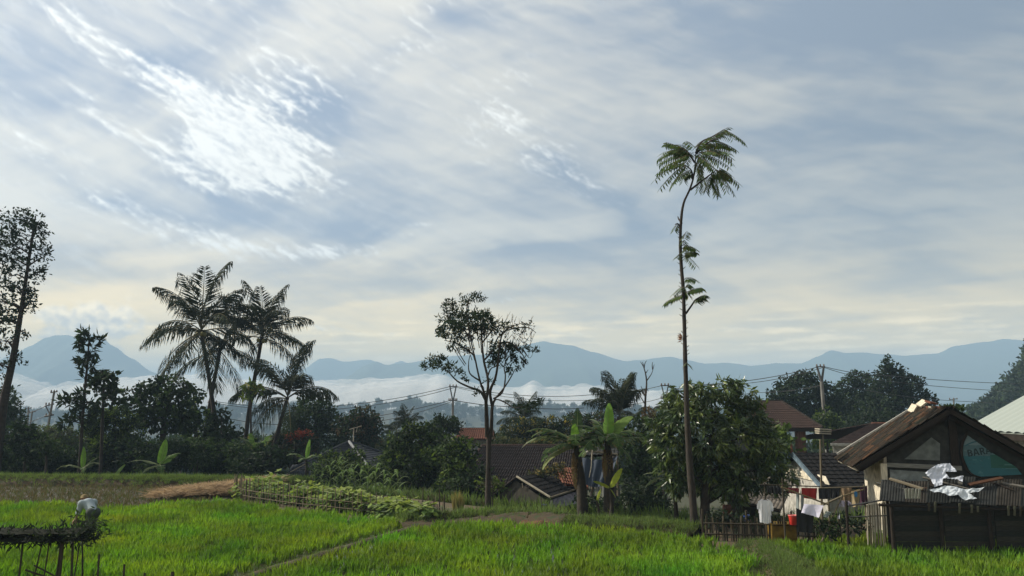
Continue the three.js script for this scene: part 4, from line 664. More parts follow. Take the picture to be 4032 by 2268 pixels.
  const dry = new Leaves(1499); for (let k = 0; k < 26; k++) { const d2 = V(-0.8 + 0.5 * dry.r(), 0.5 - 0.8 * dry.r(), dry.r() - 0.5).normalize(); dry.leaf(q(2688, 1322 + 20 * dry.r()), d2, around(dry.r).cross(d2).normalize(), 0.18, 0.03, [0.25, 0.11, 0.04]); }
  part('withered_shoot', dry.geometry, softLeaf, t, 'dry orange-brown shoot low on the trunk');
}
// ------------------------------------------------------------------ the mango tree
tree({ name: 'mango_tree', label: 'large glossy-leaved mango tree behind the tall bare trunk', d: 24.3, seed: 1501, twigs: 5, trunk: [[2775, 2080, 42], [2778, 1960, 36], [2790, 1840, 28], [2800, 1740, 16], [2805, 1640, 8]],
  blobs: [[2690, 1552, 60, 44], [2640, 1610, 54, 46], [2760, 1550, 60, 40], [2850, 1530, 50, 34], [2905, 1520, 30, 30], [2940, 1570, 44, 36], [2990, 1600, 26, 24], [2600, 1670, 46, 44], [2700, 1640, 80, 60], [2820, 1610, 90, 66], [2930, 1640, 70, 60], [3000, 1680, 40, 40], [2590, 1740, 36, 40], [2660, 1740, 70, 60], [2780, 1720, 100, 80], [2910, 1730, 90, 80], [3010, 1750, 56, 60], [2610, 1800, 36, 40], [2690, 1830, 70, 60], [2800, 1830, 90, 66], [2920, 1840, 80, 60], [3020, 1830, 56, 50], [2690, 1910, 56, 44], [2790, 1900, 80, 44], [2890, 1910, 70, 36], [3080, 1870, 40, 34], [3060, 1920, 26, 26], [2960, 1900, 60, 36], [2650, 1880, 40, 40], [2900, 1960, 34, 24]], leaf: { len: 0.24, wid: 0.065, perTwig: 12, cover: 2.3, droop: 0.75, spread: 0.6, palette: PALETTE.mango, material: glossyLeaf } });
shrub({ label: 'yellow-green bush showing right of the mango crown', d: 31, seed: 1502, blobs: [[3060, 1716, 40, 40], [3090, 1760, 34, 36], [3040, 1780, 44, 44]], trunk: [[3060, 1960, 10], [3060, 1740, 4]], leaf: { ...LEAF.broad, palette: PALETTE.sunny } });
// ------------------------------------------------------------------ trees on the right
tree({ label: 'broad dark tree left of the tall utility pole on the right', d: 72, seed: 1601, trunk: [[3150, 1800, 24], [3150, 1680, 20], [3155, 1580, 9]], blobs: [[3150, 1490, 44, 24], [3190, 1484, 24, 16], [3095, 1516, 40, 26], [3060, 1556, 36, 22], [3150, 1535, 70, 36], [3215, 1530, 44, 30], [3260, 1560, 44, 36], [3110, 1590, 70, 30], [3190, 1600, 90, 44], [3280, 1600, 44, 34], [3040, 1580, 24, 14], [3240, 1640, 90, 40]], leaf: { ...LEAF.broad, len: 0.3, wid: 0.2, palette: PALETTE.dark } });
tree({ label: 'airy flat-topped tree between two dark trees on the right', d: 78, seed: 1602, trunk: [[3370, 1780, 20], [3370, 1640, 15], [3372, 1540, 7]], blobs: [[3380, 1484, 44, 16], [3340, 1500, 34, 16], [3410, 1506, 34, 20], [3310, 1526, 26, 16], [3380, 1540, 60, 22], [3330, 1580, 60, 40], [3400, 1600, 80, 50], [3340, 1650, 80, 40]], leaf: { ...LEAF.fine, len: 0.26, wid: 0.15, palette: [...PALETTE.mid, ...PALETTE.dark] } });
tree({ label: 'tall pointed dark tree behind the tiled gable roof', d: 74, seed: 1603, trunk: [[3530, 1780, 24], [3530, 1640, 18], [3510, 1500, 8]], blobs: [[3500, 1432, 20, 20], [3478, 1460, 30, 20], [3530, 1462, 28, 22], [3470, 1505, 36, 30], [3530, 1510, 56, 36], [3590, 1510, 40, 30], [3500, 1560, 80, 44], [3600, 1560, 54, 36], [3650, 1570, 26, 20], [3470, 1610, 70, 50], [3570, 1620, 90, 44], [3660, 1610, 36, 20]], leaf: { ...LEAF.broad, len: 0.3, wid: 0.2, palette: PALETTE.dark } });
tree({ label: 'small yellow-green tree at the foot of the tall utility pole', d: 52, seed: 1604, trunk: [[3258, 1790, 10], [3256, 1720, 7], [3254, 1660, 4]], blobs: [[3250, 1636, 30, 20], [3280, 1664, 30, 22], [3225, 1664, 24, 18], [3255, 1690, 44, 22], [3240, 1730, 40, 30]], leaf: { ...LEAF.broad, palette: [...PALETTE.sunny, ...PALETTE.mid] } });
tree({ label: 'dark thicket tree behind the small white-walled house', d: 60, seed: 1605, trunk: [[3400, 1800, 20], [3400, 1700, 12]], blobs: [[3330, 1690, 70, 36], [3420, 1670, 70, 40], [3500, 1670, 50, 40], [3300, 1730, 50, 36], [3400, 1720, 90, 40]], leaf: { ...LEAF.broad, palette: PALETTE.dark } });
tree({ name: 'dead_tree', label: 'leafless grey dead tree beside the upright-fronded palm', d: 44, seed: 1606, bark: paleBark, trunk: [[2538, 1800, 10], [2540, 1640, 9], [2542, 1560, 8], [2546, 1500, 6], [2536, 1450, 4], [2522, 1424, 2]], blobs: [] });
{ const t = scene.children[scene.children.length - 1], foot = t.position, q = (X, Y) => at(X, Y, 44).sub(foot), w = (px) => metres(px, 44) / 2;
  for (const s of [[[2546, 1500], [2566, 1470], [2576, 1435]], [[2570, 1455], [2568, 1436], [2570, 1426]], [[2536, 1452], [2540, 1430], [2546, 1420]], [[2540, 1560], [2530, 1535], [2524, 1520]], [[2538, 1588], [2520, 1560], [2506, 1548]], [[2542, 1470], [2552, 1456]], [[2534, 1440], [2530, 1425]]]) part('branch', limb(s.length < 3 ? [q(...s[0]), q((s[0][0] + s[1][0]) / 2, (s[0][1] + s[1][1]) / 2), q(...s[1])] : s.map((p) => q(...p)), [w(5), w(3), w(2)], 5), paleBark, t); }

// ------------------------------------------------------------------ palms
palm({ label: 'tallest coconut palm, leftmost of the group', base: [842, 1880], crown: [792, 1300], d: 52, reach: 262, fronds: 19, seed: 1701, nuts: 5, bow: 0.5 });
palm({ label: 'coconut palm with leaning trunk behind the tallest palm', base: [800, 1880], crown: [868, 1370], d: 55, reach: 205, fronds: 10, seed: 1702, tiers: [1, 2, 3, 4, 5, 6, 4, 5], bow: 0.3 });
palm({ label: 'coconut palm second tallest, right of the tallest', base: [972, 1880], crown: [1032, 1325], d: 54, reach: 215, fronds: 18, seed: 1703, tiers: [0, 2, 3, 1, 4, 5, 3, 0, 2], nuts: 4, bow: 0.4 });
palm({ label: 'shortest coconut palm, rightmost of the group with leaning trunk', base: [1062, 1880], crown: [1132, 1565], d: 50, reach: 212, fronds: 18, seed: 1704, tiers: [0, 1, 2, 2, 3, 3, 4, 5], bow: 0.3 });
palm({ label: 'young palm with upright fronds near the leafless tree', base: [2440, 1900], crown: [2440, 1640], d: 45, reach: 165, fronds: 24, seed: 1705, tiers: [0, 0, 1, 1, 2, 0, 1, 3], thick: 1.3 });
palm({ label: 'half-hidden palm right of the forked tree', base: [2066, 1860], crown: [2064, 1660], d: 58, reach: 110, fronds: 18, seed: 1706, tiers: [0, 1, 2, 3, 4, 5, 3] });
palm({ label: 'small hazy palm left of the big sunlit bush', base: [1605, 1840], crown: [1602, 1672], d: 64, reach: 72, fronds: 16, seed: 1707, tiers: [0, 1, 2, 3, 2, 4] });
palm({ label: 'small pale palm beyond the pyramid roof', base: [1562, 1840], crown: [1560, 1700], d: 72, reach: 70, fronds: 14, seed: 1708, tiers: [1, 2, 3, 4, 2] });
palm({ label: 'drooping brown-tipped palm behind the mango tree', base: [2610, 1860], crown: [2570, 1610], d: 47, reach: 80, fronds: 10, seed: 1709, tiers: [3, 4, 5, 4] });
tree({ name: 'papaya_tree', label: 'papaya with yellow-green leaves against a palm trunk', d: 47, seed: 1710, trunk: [[990, 1880, 10], [988, 1700, 8], [986, 1520, 6]], blobs: [[970, 1510, 24, 9], [1000, 1512, 26, 9], [985, 1528, 34, 10], [965, 1556, 16, 12], [1010, 1540, 18, 8]], leaf: { ...strap, palette: [...PALETTE.sunny, [0.2, 0.19, 0.03]], droop: 0.5, len: 0.36, cover: 1.6 } });

// ------------------------------------------------------------------ banana plants
const GREEN = [0.055, 0.105, 0.022], FRESH = [0.125, 0.25, 0.03], PALE = [0.115, 0.15, 0.06], YELLOW = [0.30, 0.36, 0.03];
banana({ label: 'small banana plant with one upright leaf, left of the two on the bund', group: 'banana plants', base: [322, 1884], top: [326, 1846], d: 38.6, seed: 1801, thick: 0.7, leaves: [[178, 92, 1.05, 0.30, 0.25, FRESH, 0.05, 1.3], [20, 40, 1.1, 0.28, 1.2, PALE], [160, 30, 1.2, 0.28, 1.4, PALE], [60, 20, 1.0, 0.26, 1.3, GREEN], [-20, 55, 0.9, 0.24, 0.8, PALE]] });
banana({ label: 'banana plant with large bright upright leaf under the palms', group: 'banana plants', base: [628, 1884], top: [628, 1832], d: 38.8, seed: 1802, thick: 0.8, leaves: [[178, 104, 1.25, 0.46, 0.22, FRESH, 0.04, 1.3], [25, 42, 1.5, 0.3, 0.8, GREEN], [176, 24, 1.6, 0.26, 0.9, PALE, 0.2], [60, 10, 1.1, 0.28, 1.3, GREEN], [130, 0, 1.0, 0.26, 1.2, PALE], [-60, 50, 1.1, 0.3, 1.0, GREEN]] });
banana({ label: 'low banana sprout between the two banana plants on the bund', group: 'banana plants', base: [452, 1890], top: [450, 1876], d: 38.2, seed: 1803, thick: 0.5, leaves: [[-10, 58, 0.7, 0.24, 0.4, [0.11, 0.19, 0.04], 0.1, 0.8], [150, 50, 0.5, 0.16, 0.7, GREEN], [60, 40, 0.5, 0.18, 1.0, GREEN]] });
banana({ label: 'shaded banana clump at the foot of the second palm', group: 'banana plants', base: [1010, 1880], top: [1010, 1790], d: 42, seed: 1804, leaves: [[20, 70, 1.5, 0.42, 1.1, GREEN], [160, 70, 1.4, 0.4, 1.2, GREEN], [70, 60, 1.3, 0.4, 1.3, GREEN], [-60, 65, 1.4, 0.42, 1.2, GREEN], [110, 80, 1.3, 0.4, 0.8, GREEN]] });
banana({ label: 'banana plant with one bright narrow leaf left of the pyramid roof', group: 'banana plants', base: [1208, 1890], top: [1206, 1808], d: 41, seed: 1805, leaves: [[10, 84, 1.0, 0.28, 0.2, FRESH, 0.05, 1.3], [150, 40, 1.1, 0.3, 1.3, GREEN], [40, 35, 1.1, 0.3, 1.3, GREEN], [100, 20, 0.9, 0.3, 1.2, GREEN]] });
banana({ label: 'banana plant with arching torn leaves, left of the tall pair', group: 'tall banana pair', base: [2296, 2020], top: [2268, 1752], d: 27.2, seed: 1806, thick: 1.5, dead: 9, leaves: [[172, 96, 1.25, 0.42, 0.35, [0.05, 0.085, 0.03], 0.3, 1.0], [180, 30, 2.0, 0.36, 1.5, PALE, 0.75], [200, 45, 1.8, 0.44, 1.7, GREEN, 0.7], [35, 40, 1.6, 0.42, 1.9, GREEN, 0.7], [95, 48, 1.5, 0.42, 2.1, GREEN, 0.8], [-40, 30, 1.5, 0.42, 1.8, GREEN, 0.7], [150, 12, 1.6, 0.36, 1.5, GREEN, 0.6], [165, -10, 1.5, 0.34, 1.1, [0.2, 0.24, 0.08], 0.2], [178, 42, 1.9, 0.3, 1.3, GREEN, 0.7], [120, 70, 0.8, 0.34, 0.4, FRESH, 0.1, 1.0], [20, 62, 1.2, 0.34, 1.2, GREEN, 0.5], [60, 25, 1.2, 0.34, 1.5, GREEN, 0.6], [-70, 50, 1.3, 0.36, 1.3, GREEN, 0.5]] });
banana({ label: 'banana plant with huge upright glowing leaf, right of the tall pair', group: 'tall banana pair', base: [2396, 2020], top: [2392, 1736], d: 27.0, seed: 1807, thick: 1.5, dead: 10, leaves: [[40, 88, 1.25, 0.52, 0.12, FRESH, 0.15, 1.4], [185, 35, 1.6, 0.44, 1.9, GREEN, 0.7], [80, 40, 1.5, 0.44, 2.2, GREEN, 0.8], [-20, 38, 1.7, 0.44, 1.8, GREEN, 0.75], [140, 20, 1.5, 0.42, 1.9, GREEN, 0.8], [8, 56, 1.25, 0.3, 0.9, [0.15, 0.24, 0.05], 0.15, 0.9], [2, 14, 1.7, 0.32, 0.7, PALE, 0.75], [165, 50, 1.3, 0.34, 1.2, GREEN, 0.5], [-60, 35, 1.3, 0.36, 1.2, GREEN, 0.5], [30, -15, 1.2, 0.34, 1.2, GREEN, 0.6], [110, 30, 1.0, 0.34, 1.4, GREEN, 0.5], [-120, 60, 1.2, 0.34, 1.0, GREEN, 0.4]] });
banana({ label: 'young banana sucker with vivid yellow-green leaves beside the tall pair', group: 'banana plants', base: [2404, 2014], top: [2402, 1922], d: 26.3, seed: 1808, thick: 0.6, leaves: [[10, 62, 0.75, 0.26, 0.3, YELLOW, 0.1, 0.9], [4, 30, 0.7, 0.14, 1.1, [0.2, 0.3, 0.05], 0.1], [20, -50, 0.35, 0.12, 0.4, YELLOW, 0.1], [170, 28, 0.65, 0.12, 0.5, YELLOW, 0.1, 1.0]] });
banana({ label: 'tiny banana sucker low between the two tall banana stems', group: 'banana plants', base: [2352, 2016], top: [2350, 1972], d: 26.0, seed: 1809, thick: 0.45, leaves: [[20, 74, 0.4, 0.12, 0.3, YELLOW, 0.1, 1.0], [172, 30, 0.4, 0.12, 0.7, PALE, 0.1]] });
banana({ label: 'banana plant with three drooping leaves under the mango tree', group: 'banana plants', base: [2664, 2030], top: [2640, 1880], d: 25.6, seed: 1810, thick: 0.6, leaves: [[178, 28, 0.95, 0.24, 1.1, PALE, 0.4], [172, 8, 0.95, 0.26, 1.3, PALE, 0.5], [165, -25, 0.8, 0.24, 0.8, [0.17, 0.24, 0.06], 0.3]] });

// ------------------------------------------------------------------ building helpers
const flat = (hex, rough = 0.95, extra = {}) => new THREE.MeshPhysicalMaterial({ color: new THREE.Color().setRGB(...hex), map: grainTexture, roughness: rough, specularIntensity: rough > 0.75 ? 0.15 : 0.6, ...extra });
const clay = flat([0.036, 0.029, 0.028]), oldClay = flat([0.055, 0.036, 0.03]), blackTile = flat([0.018, 0.017, 0.017]), greyTile = flat([0.045, 0.05, 0.06]), sheetGrey = flat([0.19, 0.165, 0.14]), whiteRoof = new THREE.MeshStandardMaterial({ color: new THREE.Color().setRGB(0.25, 0.28, 0.255), roughness: 0.7 }), darkSheet = flat([0.035, 0.036, 0.034], 0.9), redClay = flat([0.17, 0.075, 0.05]);
const plaster = flat([0.48, 0.46, 0.41]), cream = flat([0.74, 0.67, 0.53]), darkWall = flat([0.07, 0.065, 0.055]), greyWall = flat([0.28, 0.29, 0.28]), timber = flat([0.16, 0.115, 0.075]), darkTimber = flat([0.035, 0.028, 0.023]), paleTimber = flat([0.42, 0.38, 0.30]), blueBoard = flat([0.13, 0.18, 0.22]), bamboo = flat([0.19, 0.15, 0.085]), greyBamboo = flat([0.20, 0.17, 0.12]), darkBamboo = flat([0.07, 0.06, 0.045]);
// a roof slope between ridge (r0, r1) and eave (e0, e1) with rolls running down it and stepped courses
function slope(r0, r1, e1, e0, rolls, courses, wave = 0.035, step = 0.02, thick = 0.05) {
  const n = rolls * 6, m = Math.max(1, courses), pos = [], uv = [], idx = [], p = (u, v) => r0.clone().lerp(r1, u).lerp(e0.clone().lerp(e1, u), v);
  const normal = V(0, 0, 0).crossVectors(r1.clone().sub(r0), e0.clone().sub(r0)).normalize(); if (normal.y < 0) normal.negate();
  for (let j = 0; j < m; j++) for (const [v, lift] of [[j / m, 0], [(j + 1) / m, step]]) for (let i = 0; i <= n; i++) { const u = i / n, q = p(u, v).addScaledVector(normal, lift + wave * Math.abs(Math.sin(u * rolls * Math.PI))); pos.push(q.x, q.y, q.z); uv.push(u * r0.distanceTo(r1) / 2, v * r0.distanceTo(e0) / 2 + j * 0.37); }
  const w = n + 1; for (let j = 0; j < m; j++) for (let i = 0; i < n; i++) { const a = j * 2 * w + i; idx.push(a, a + w, a + 1, a + 1, a + w, a + w + 1); }
  const under = [r0, r1, e1, e0].map((q) => q.clone().addScaledVector(normal, -thick)), k = pos.length / 3; for (const q of under) { pos.push(q.x, q.y, q.z); uv.push(0, 0); } idx.push(k, k + 1, k + 2, k, k + 2, k + 3);
  return geo(pos, idx, null, uv);
}
function slab(points, thick, normal) {       // a flat piece with the given outline (3-D points in one plane) and thickness
  const n = normal ?? V(0, 0, 0).crossVectors(points[1].clone().sub(points[0]), points[2].clone().sub(points[0])).normalize(), pos = [], uv = [], idx = [], c = points.length;
  const ex = points[1].clone().sub(points[0]).normalize(), ey = V(0, 0, 0).crossVectors(n, ex);
  for (const s of [0, 1]) for (const p of points) { const q = p.clone().addScaledVector(n, -thick * s); pos.push(q.x, q.y, q.z); uv.push(p.dot(ex) / 1.5, p.dot(ey) / 1.5); }
  const tri = THREE.ShapeUtils.triangulateShape(points.map((p) => new THREE.Vector2(p.dot(ex), p.dot(ey))), []);
  for (const t of tri) { idx.push(t[0], t[1], t[2], c + t[0], c + t[2], c + t[1]); }
  for (let i = 0; i < c; i++) { const j = (i + 1) % c; idx.push(i, c + i, j, j, c + i, c + j); }
  return geo(pos, idx, null, uv).toNonIndexed();
}
function finish(g) { g.computeVertexNormals(); return g; }
const S = (X, Y, d, foot) => at(X, Y, d).sub(foot);
function house(name, label, X, d) { const p = at(X, 1700, d); p.y = ground(p.x, p.z); return thing(name, label, 'house', p); }

// ------------------------------------------------------------------ the near house with the tiled gable roof
{
  const p0 = at(3740, 1606, 21); const h = thing('tiled_house', 'small weathered house with mossy tiled gable roof at the right edge', 'house', V(p0.x, 0, p0.z), rad(-15)), ridgeY = p0.y, eaveY = 2.04, half = 2.38, len = 3.75, r = makeRandom(2001);
  const wl = -1.68, wr = 2.0, front = -0.35, back = -3.45, wallY = (x) => ridgeY - 0.14 - (ridgeY - eaveY) * Math.abs(x) / half;
  part('side_wall', slab([V(wl, -0.05, front), V(wl, wallY(wl), front), V(wl, wallY(wl), back), V(wl, -0.05, back)], 0.12, V(-1, 0, 0)), cream, h, 'sunlit cream plastered side wall');
  part('side_wall', slab([V(wr, -0.05, front), V(wr, wallY(wr), front), V(wr, wallY(wr), back), V(wr, -0.05, back)], 0.12, V(1, 0, 0)), cream, h);
  part('back_wall', slab([V(wl + 0.13, 0, back), V(wl + 0.13, wallY(wl), back), V(0, wallY(0), back), V(wr - 0.13, wallY(wr), back), V(wr - 0.13, 0, back)], 0.1, V(0, 0, -1)), greyWall, h);
  part('gable_wall', slab([V(wl + 0.125, 0, front - 0.02), V(wl + 0.125, wallY(wl), front - 0.02), V(0, wallY(0), front - 0.02), V(wr - 0.125, wallY(wr), front - 0.02), V(wr - 0.125, 0, front - 0.02)], 0.1, V(0, 0, 1)), flat([0.05, 0.052, 0.05]), h, 'dark stained gable wall');
  part('corner_post', box(0.16, 2.1, 0.14, wl + 0.02, 1.03, front + 0.05), cream, h);
  part('wall_panel', slab([V(-1.5, 1.15, front + 0.02), V(-1.5, 1.92, front + 0.02), V(-0.35, 1.86, front + 0.02), V(-0.35, 1.2, front + 0.02)], 0.03, V(0, 0, 1)), flat([0.26, 0.29, 0.29]), h, 'pale grey-blue panel under the beam');
  part('wall_panel', slab([V(-1.12, 2.2, front + 0.02), V(-0.42, 2.78, front + 0.02), V(-0.22, 2.62, front + 0.02), V(-0.26, 2.18, front + 0.02)], 0.03, V(0, 0, 1)), flat([0.16, 0.18, 0.175]), h, 'grey triangular panel in the gable');
  part('tie_beam', box(1.9, 0.11, 0.08, -0.72, 2.02, front + 0.06, 0, 0, -0.03), flat([0.24, 0.24, 0.22]), h);
  part('king_post', box(0.2, 1.4, 0.07, 0.1, 2.7, front + 0.04), darkTimber, h);
  const decks = {};
  for (const s of [-1, 1]) {
    const a = V(0, ridgeY - 0.05, 0.02), b = V(s * half, eaveY - 0.05, 0.02), n = b.clone().sub(a);
    part('rafter', box(n.length(), 0.12, 0.06, (a.x + b.x) / 2, (a.y + b.y) / 2 - 0.03, -0.02, 0, 0, Math.atan2(n.y, n.x)), darkTimber, h);
    part('rafter', box(n.length() * 0.98, 0.09, 0.05, (a.x + b.x) / 2, (a.y + b.y) / 2 - 0.17, -0.2, 0, 0, Math.atan2(n.y, n.x)), darkTimber, h);
    decks[s] = part('roof_deck', slope(V(0, ridgeY - 0.04, 0), V(0, ridgeY - 0.04, -len), V(s * half, eaveY - 0.04, -len), V(s * half, eaveY - 0.04, 0), 4, 1, 0, 0, 0.03), darkTimber, h);
  }
  for (const s of [-1, 1]) part('eave_board', box(0.04, 0.14, len * 0.98, s * (half - 0.03), eaveY - 0.08, -len / 2), s < 0 ? paleTimber : darkTimber, h);
  // clay tiles, one by one: a shallow trough with a rolled edge
  const tileG = [0, 1].map((v) => { const pos = [], idx = [], uv = [], n = 6; for (const e of [0, 1]) for (let i = 0; i <= n; i++) { const u = i / n, y = 0.03 * Math.cos(u * Math.PI * 2 + v * 0.3); pos.push(e * 0.33, y - e * 0.028 + 0.03, u * 0.235 - 0.12); uv.push(e + v * 0.3, u); } for (let i = 0; i < n; i++) { const a = i, b = i + n + 1; idx.push(a, b, a + 1, a + 1, b, b + 1); } const k = pos.length / 3; for (let i = 0; i <= n; i++) { pos.push(0.33, pos[(n + 1 + i) * 3 + 1] - 0.02, pos[(n + 1 + i) * 3 + 2]); uv.push(1, i / n); } for (let i = 0; i < n; i++) idx.push(n + 1 + i, k + i, n + 2 + i, n + 2 + i, k + i, k + i + 1); return geo(pos, idx, null, uv); });
  const tileM = [[0.034, 0.027, 0.021], [0.044, 0.032, 0.023], [0.028, 0.026, 0.022], [0.066, 0.04, 0.025], [0.042, 0.037, 0.03], [0.09, 0.05, 0.03], [0.026, 0.028, 0.021]].map((c) => flat(c));
  const slopeLen = Math.hypot(half, ridgeY - eaveY), tilt = Math.atan2(ridgeY - eaveY, half);
  for (const s of [-1, 1]) for (let row = 0; row < 10; row++) for (let col = 0; col < 18; col++) {
    const along_ = 0.02 + row * 0.287, z = -0.1 - col * 0.232; if (-z > len - 0.05) continue;
    const g = part('roof_tile', tileG[(row + col) % 2], tileM[Math.floor(r() ** 1.3 * tileM.length)], decks[s]);
    g.position.set(s * along_ * Math.cos(tilt), ridgeY - along_ * Math.sin(tilt) + 0.012 * r(), z + 0.012 * (r() - 0.5)); g.rotation.set(0, s < 0 ? Math.PI : 0, -tilt + (r() - 0.5) * 0.03, 'YXZ'); g.rotation.y += (r() - 0.5) * 0.04;
  }
  for (let k = 0; k < 12; k++) { const c = new THREE.CylinderGeometry(0.11, 0.12, 0.31, 8, 1, true, -1.7, 3.4); c.rotateX(Math.PI / 2); const g = part('ridge_tile', c, k === 5 || k === 11 ? paleTimber : k % 4 === 2 ? redClay : tileM[k % 5], h); g.position.set(0, ridgeY + 0.02 + 0.03 * r(), -0.12 - k * 0.3); g.rotation.set((r() - 0.5) * 0.12, (r() - 0.5) * 0.1, 0); }
  for (const [x, y, z, rz, m] of [[-0.1, ridgeY + 0.13, -2.6, 0.5, cream], [0.06, ridgeY + 0.15, -2.2, -0.3, redClay], [-0.25, ridgeY - 0.02, -3.1, 0.9, cream]]) { const g = part('broken_tile', box(0.26, 0.05, 0.22), m, h); g.position.set(x, y, z); g.rotation.set(0.3, 0.5, rz); }
  part('mortar_edge', box(slopeLen, 0.06, 0.1, -half / 2, (ridgeY + eaveY) / 2 + 0.08, -len + 0.02, 0, 0, Math.atan2(ridgeY - eaveY, half)), plaster, h, 'pale mortar strip along the far roof edge');
  // moss and weeds on the ridge
  const L = new Leaves(2050); for (let k = 0; k < 260; k++) { const z = -0.1 - 1.3 * L.r(), d = around(L.r); d.y = Math.abs(d.y) + 0.3; d.normalize(); L.leaf(V(0.1 + 0.3 * L.r(), ridgeY + 0.03 - 0.12 * L.r(), z), d, around(L.r).cross(d).normalize(), 0.12, 0.06, PALETTE.mid[k % 3]); } part('roof_weeds', L.geometry, softLeaf, h).userData.kind = 'stuff';
  // the painted tarpaulin in the gable
  const canvas = document.createElement('canvas'); canvas.width = 512; canvas.height = 512; const c = canvas.getContext('2d');
  c.fillStyle = '#3f5a61'; c.fillRect(0, 0, 512, 512); c.fillStyle = '#5a6f76'; c.fillRect(0, 0, 512, 120); c.fillStyle = '#22565f'; c.fillRect(0, 250, 512, 262); c.fillStyle = '#1c4d46'; c.fillRect(330, 230, 182, 160);
  c.fillStyle = '#0c1f25'; c.font = 'bold 118px sans-serif'; c.save(); c.translate(58, 262); c.rotate(-0.16); c.fillText('BARA', 0, 0); c.restore(); c.strokeStyle = '#1c4c58'; c.lineWidth = 14; c.beginPath(); c.moveTo(40, 130); c.quadraticCurveTo(150, 60, 300, 70); c.stroke();
  for (let k = 0; k < 60; k++) { c.fillStyle = k % 2 ? 'rgba(30,40,40,0.25)' : 'rgba(150,165,165,0.18)'; c.fillRect(r() * 512, r() * 512, 10 + 50 * r(), 4 + 14 * r()); }
  const map = new THREE.CanvasTexture(canvas); map.colorSpace = THREE.SRGBColorSpace;
  const outline = [[0.32, 2.72], [0.42, 2.86], [0.95, 2.42], [1.5, 2.05], [1.62, 1.86], [0.62, 1.78], [0.42, 1.9], [0.28, 2.3]], sh = new THREE.Shape(outline.map(([x, y]) => new THREE.Vector2(x, y))), sg = new THREE.ExtrudeGeometry(sh, { depth: 0.012, bevelEnabled: false }), ps = sg.attributes.position, us = sg.attributes.uv;
  for (let i = 0; i < ps.count; i++) us.setXY(i, (ps.getX(i) - 0.28) / 1.0, (ps.getY(i) - 1.75) / 1.1);
  sg.translate(0, 0, front + 0.07); part('painted_tarpaulin', sg, new THREE.MeshStandardMaterial({ map, roughness: 0.8 }), h, 'teal tarpaulin with the letters BARA in the gable');
  part('tarpaulin_frame', limb([V(0.42, 2.9, front + 0.1), V(0.28, 2.6, front + 0.1), V(0.26, 2.25, front + 0.1), V(0.42, 1.86, front + 0.1), V(0.7, 1.74, front + 0.1)], [0.035, 0.035, 0.035], 6), darkTimber, h);
}
// the lean-to in front of it: corrugated sheets on posts, and the dark boarded wall below
{
  const foot = at(3740, 2000, 19.7); foot.y = 0; const t = thing('lean_to', 'dark patched corrugated lean-to in front of the tiled house', 'lean-to', foot), q = (X, Y, d) => at(X, Y, d).sub(foot), r = makeRandom(2101);
  for (let k = 0; k < 7; k++) { const X0 = 3462 + k * 92, X1 = X0 + 100, tilt = (r() - 0.5) * 26; part('roof_sheet', slope(q(X0 + 8, 1886 + tilt, 20.6), q(X1 + 6, 1886 + tilt, 20.6), q(X1, 1974 + tilt * 0.5 + k * 4, 19.5), q(X0, 1968 + tilt * 0.5 + k * 4, 19.5), 9, 1, 0.014, 0.0, 0.012), [darkSheet, flat([0.04, 0.036, 0.03]), flat([0.022, 0.024, 0.022]), flat([0.028, 0.03, 0.028])][k % 4], t); }
  for (const X of [3508, 3700, 3890, 4080]) part('post', bar(V(q(X, 1990, 19.6).x, 0, 0.1), q(X, 1984, 19.6), 0.05, 0.045), darkTimber, t);
  part('front_rail', bar(q(3460, 1988, 19.55), q(4110, 2012, 19.55), 0.035), darkTimber, t);
  for (let k = 0; k < 9; k++) for (let s = 0; s < 3; s++) { const x0 = q(3512 + s * 200, 2000, 19.75).x, x1 = q(3708 + s * 200, 2000, 19.75).x; part('wall_board', box(x1 - x0 - 0.01, 0.115, 0.025 + 0.01 * r(), (x0 + x1) / 2, 0.06 + k * 0.122, -0.06 + 0.012 * r(), 0, 0, (r() - 0.5) * 0.008), [flat([0.035, 0.034, 0.03]), flat([0.028, 0.03, 0.026]), flat([0.045, 0.043, 0.036])][(k * 2 + s) % 3], t); }
  for (let k = 0; k < 16; k++) if (r() < 0.6) part('slat', box(0.05, 0.1 + 0.16 * r(), 0.015, q(3660 + k * 24, 1990, 19.45).x, q(3660, 1996 + k * 1.2, 19.45).y, 0.22, 0.2, 0, (r() - 0.5) * 0.2), k % 3 ? flat([0.12, 0.12, 0.09]) : darkBamboo, t);
  for (let k = 0; k < 5; k++) part('slat', box(0.05, 0.24, 0.015, q(3570 + k * 13, 1940, 19.45).x, q(3570, 1944, 19.45).y, 0.22, 0.2, 0, (r() - 0.5) * 0.2), flat([0.36, 0.37, 0.33]), t);
}
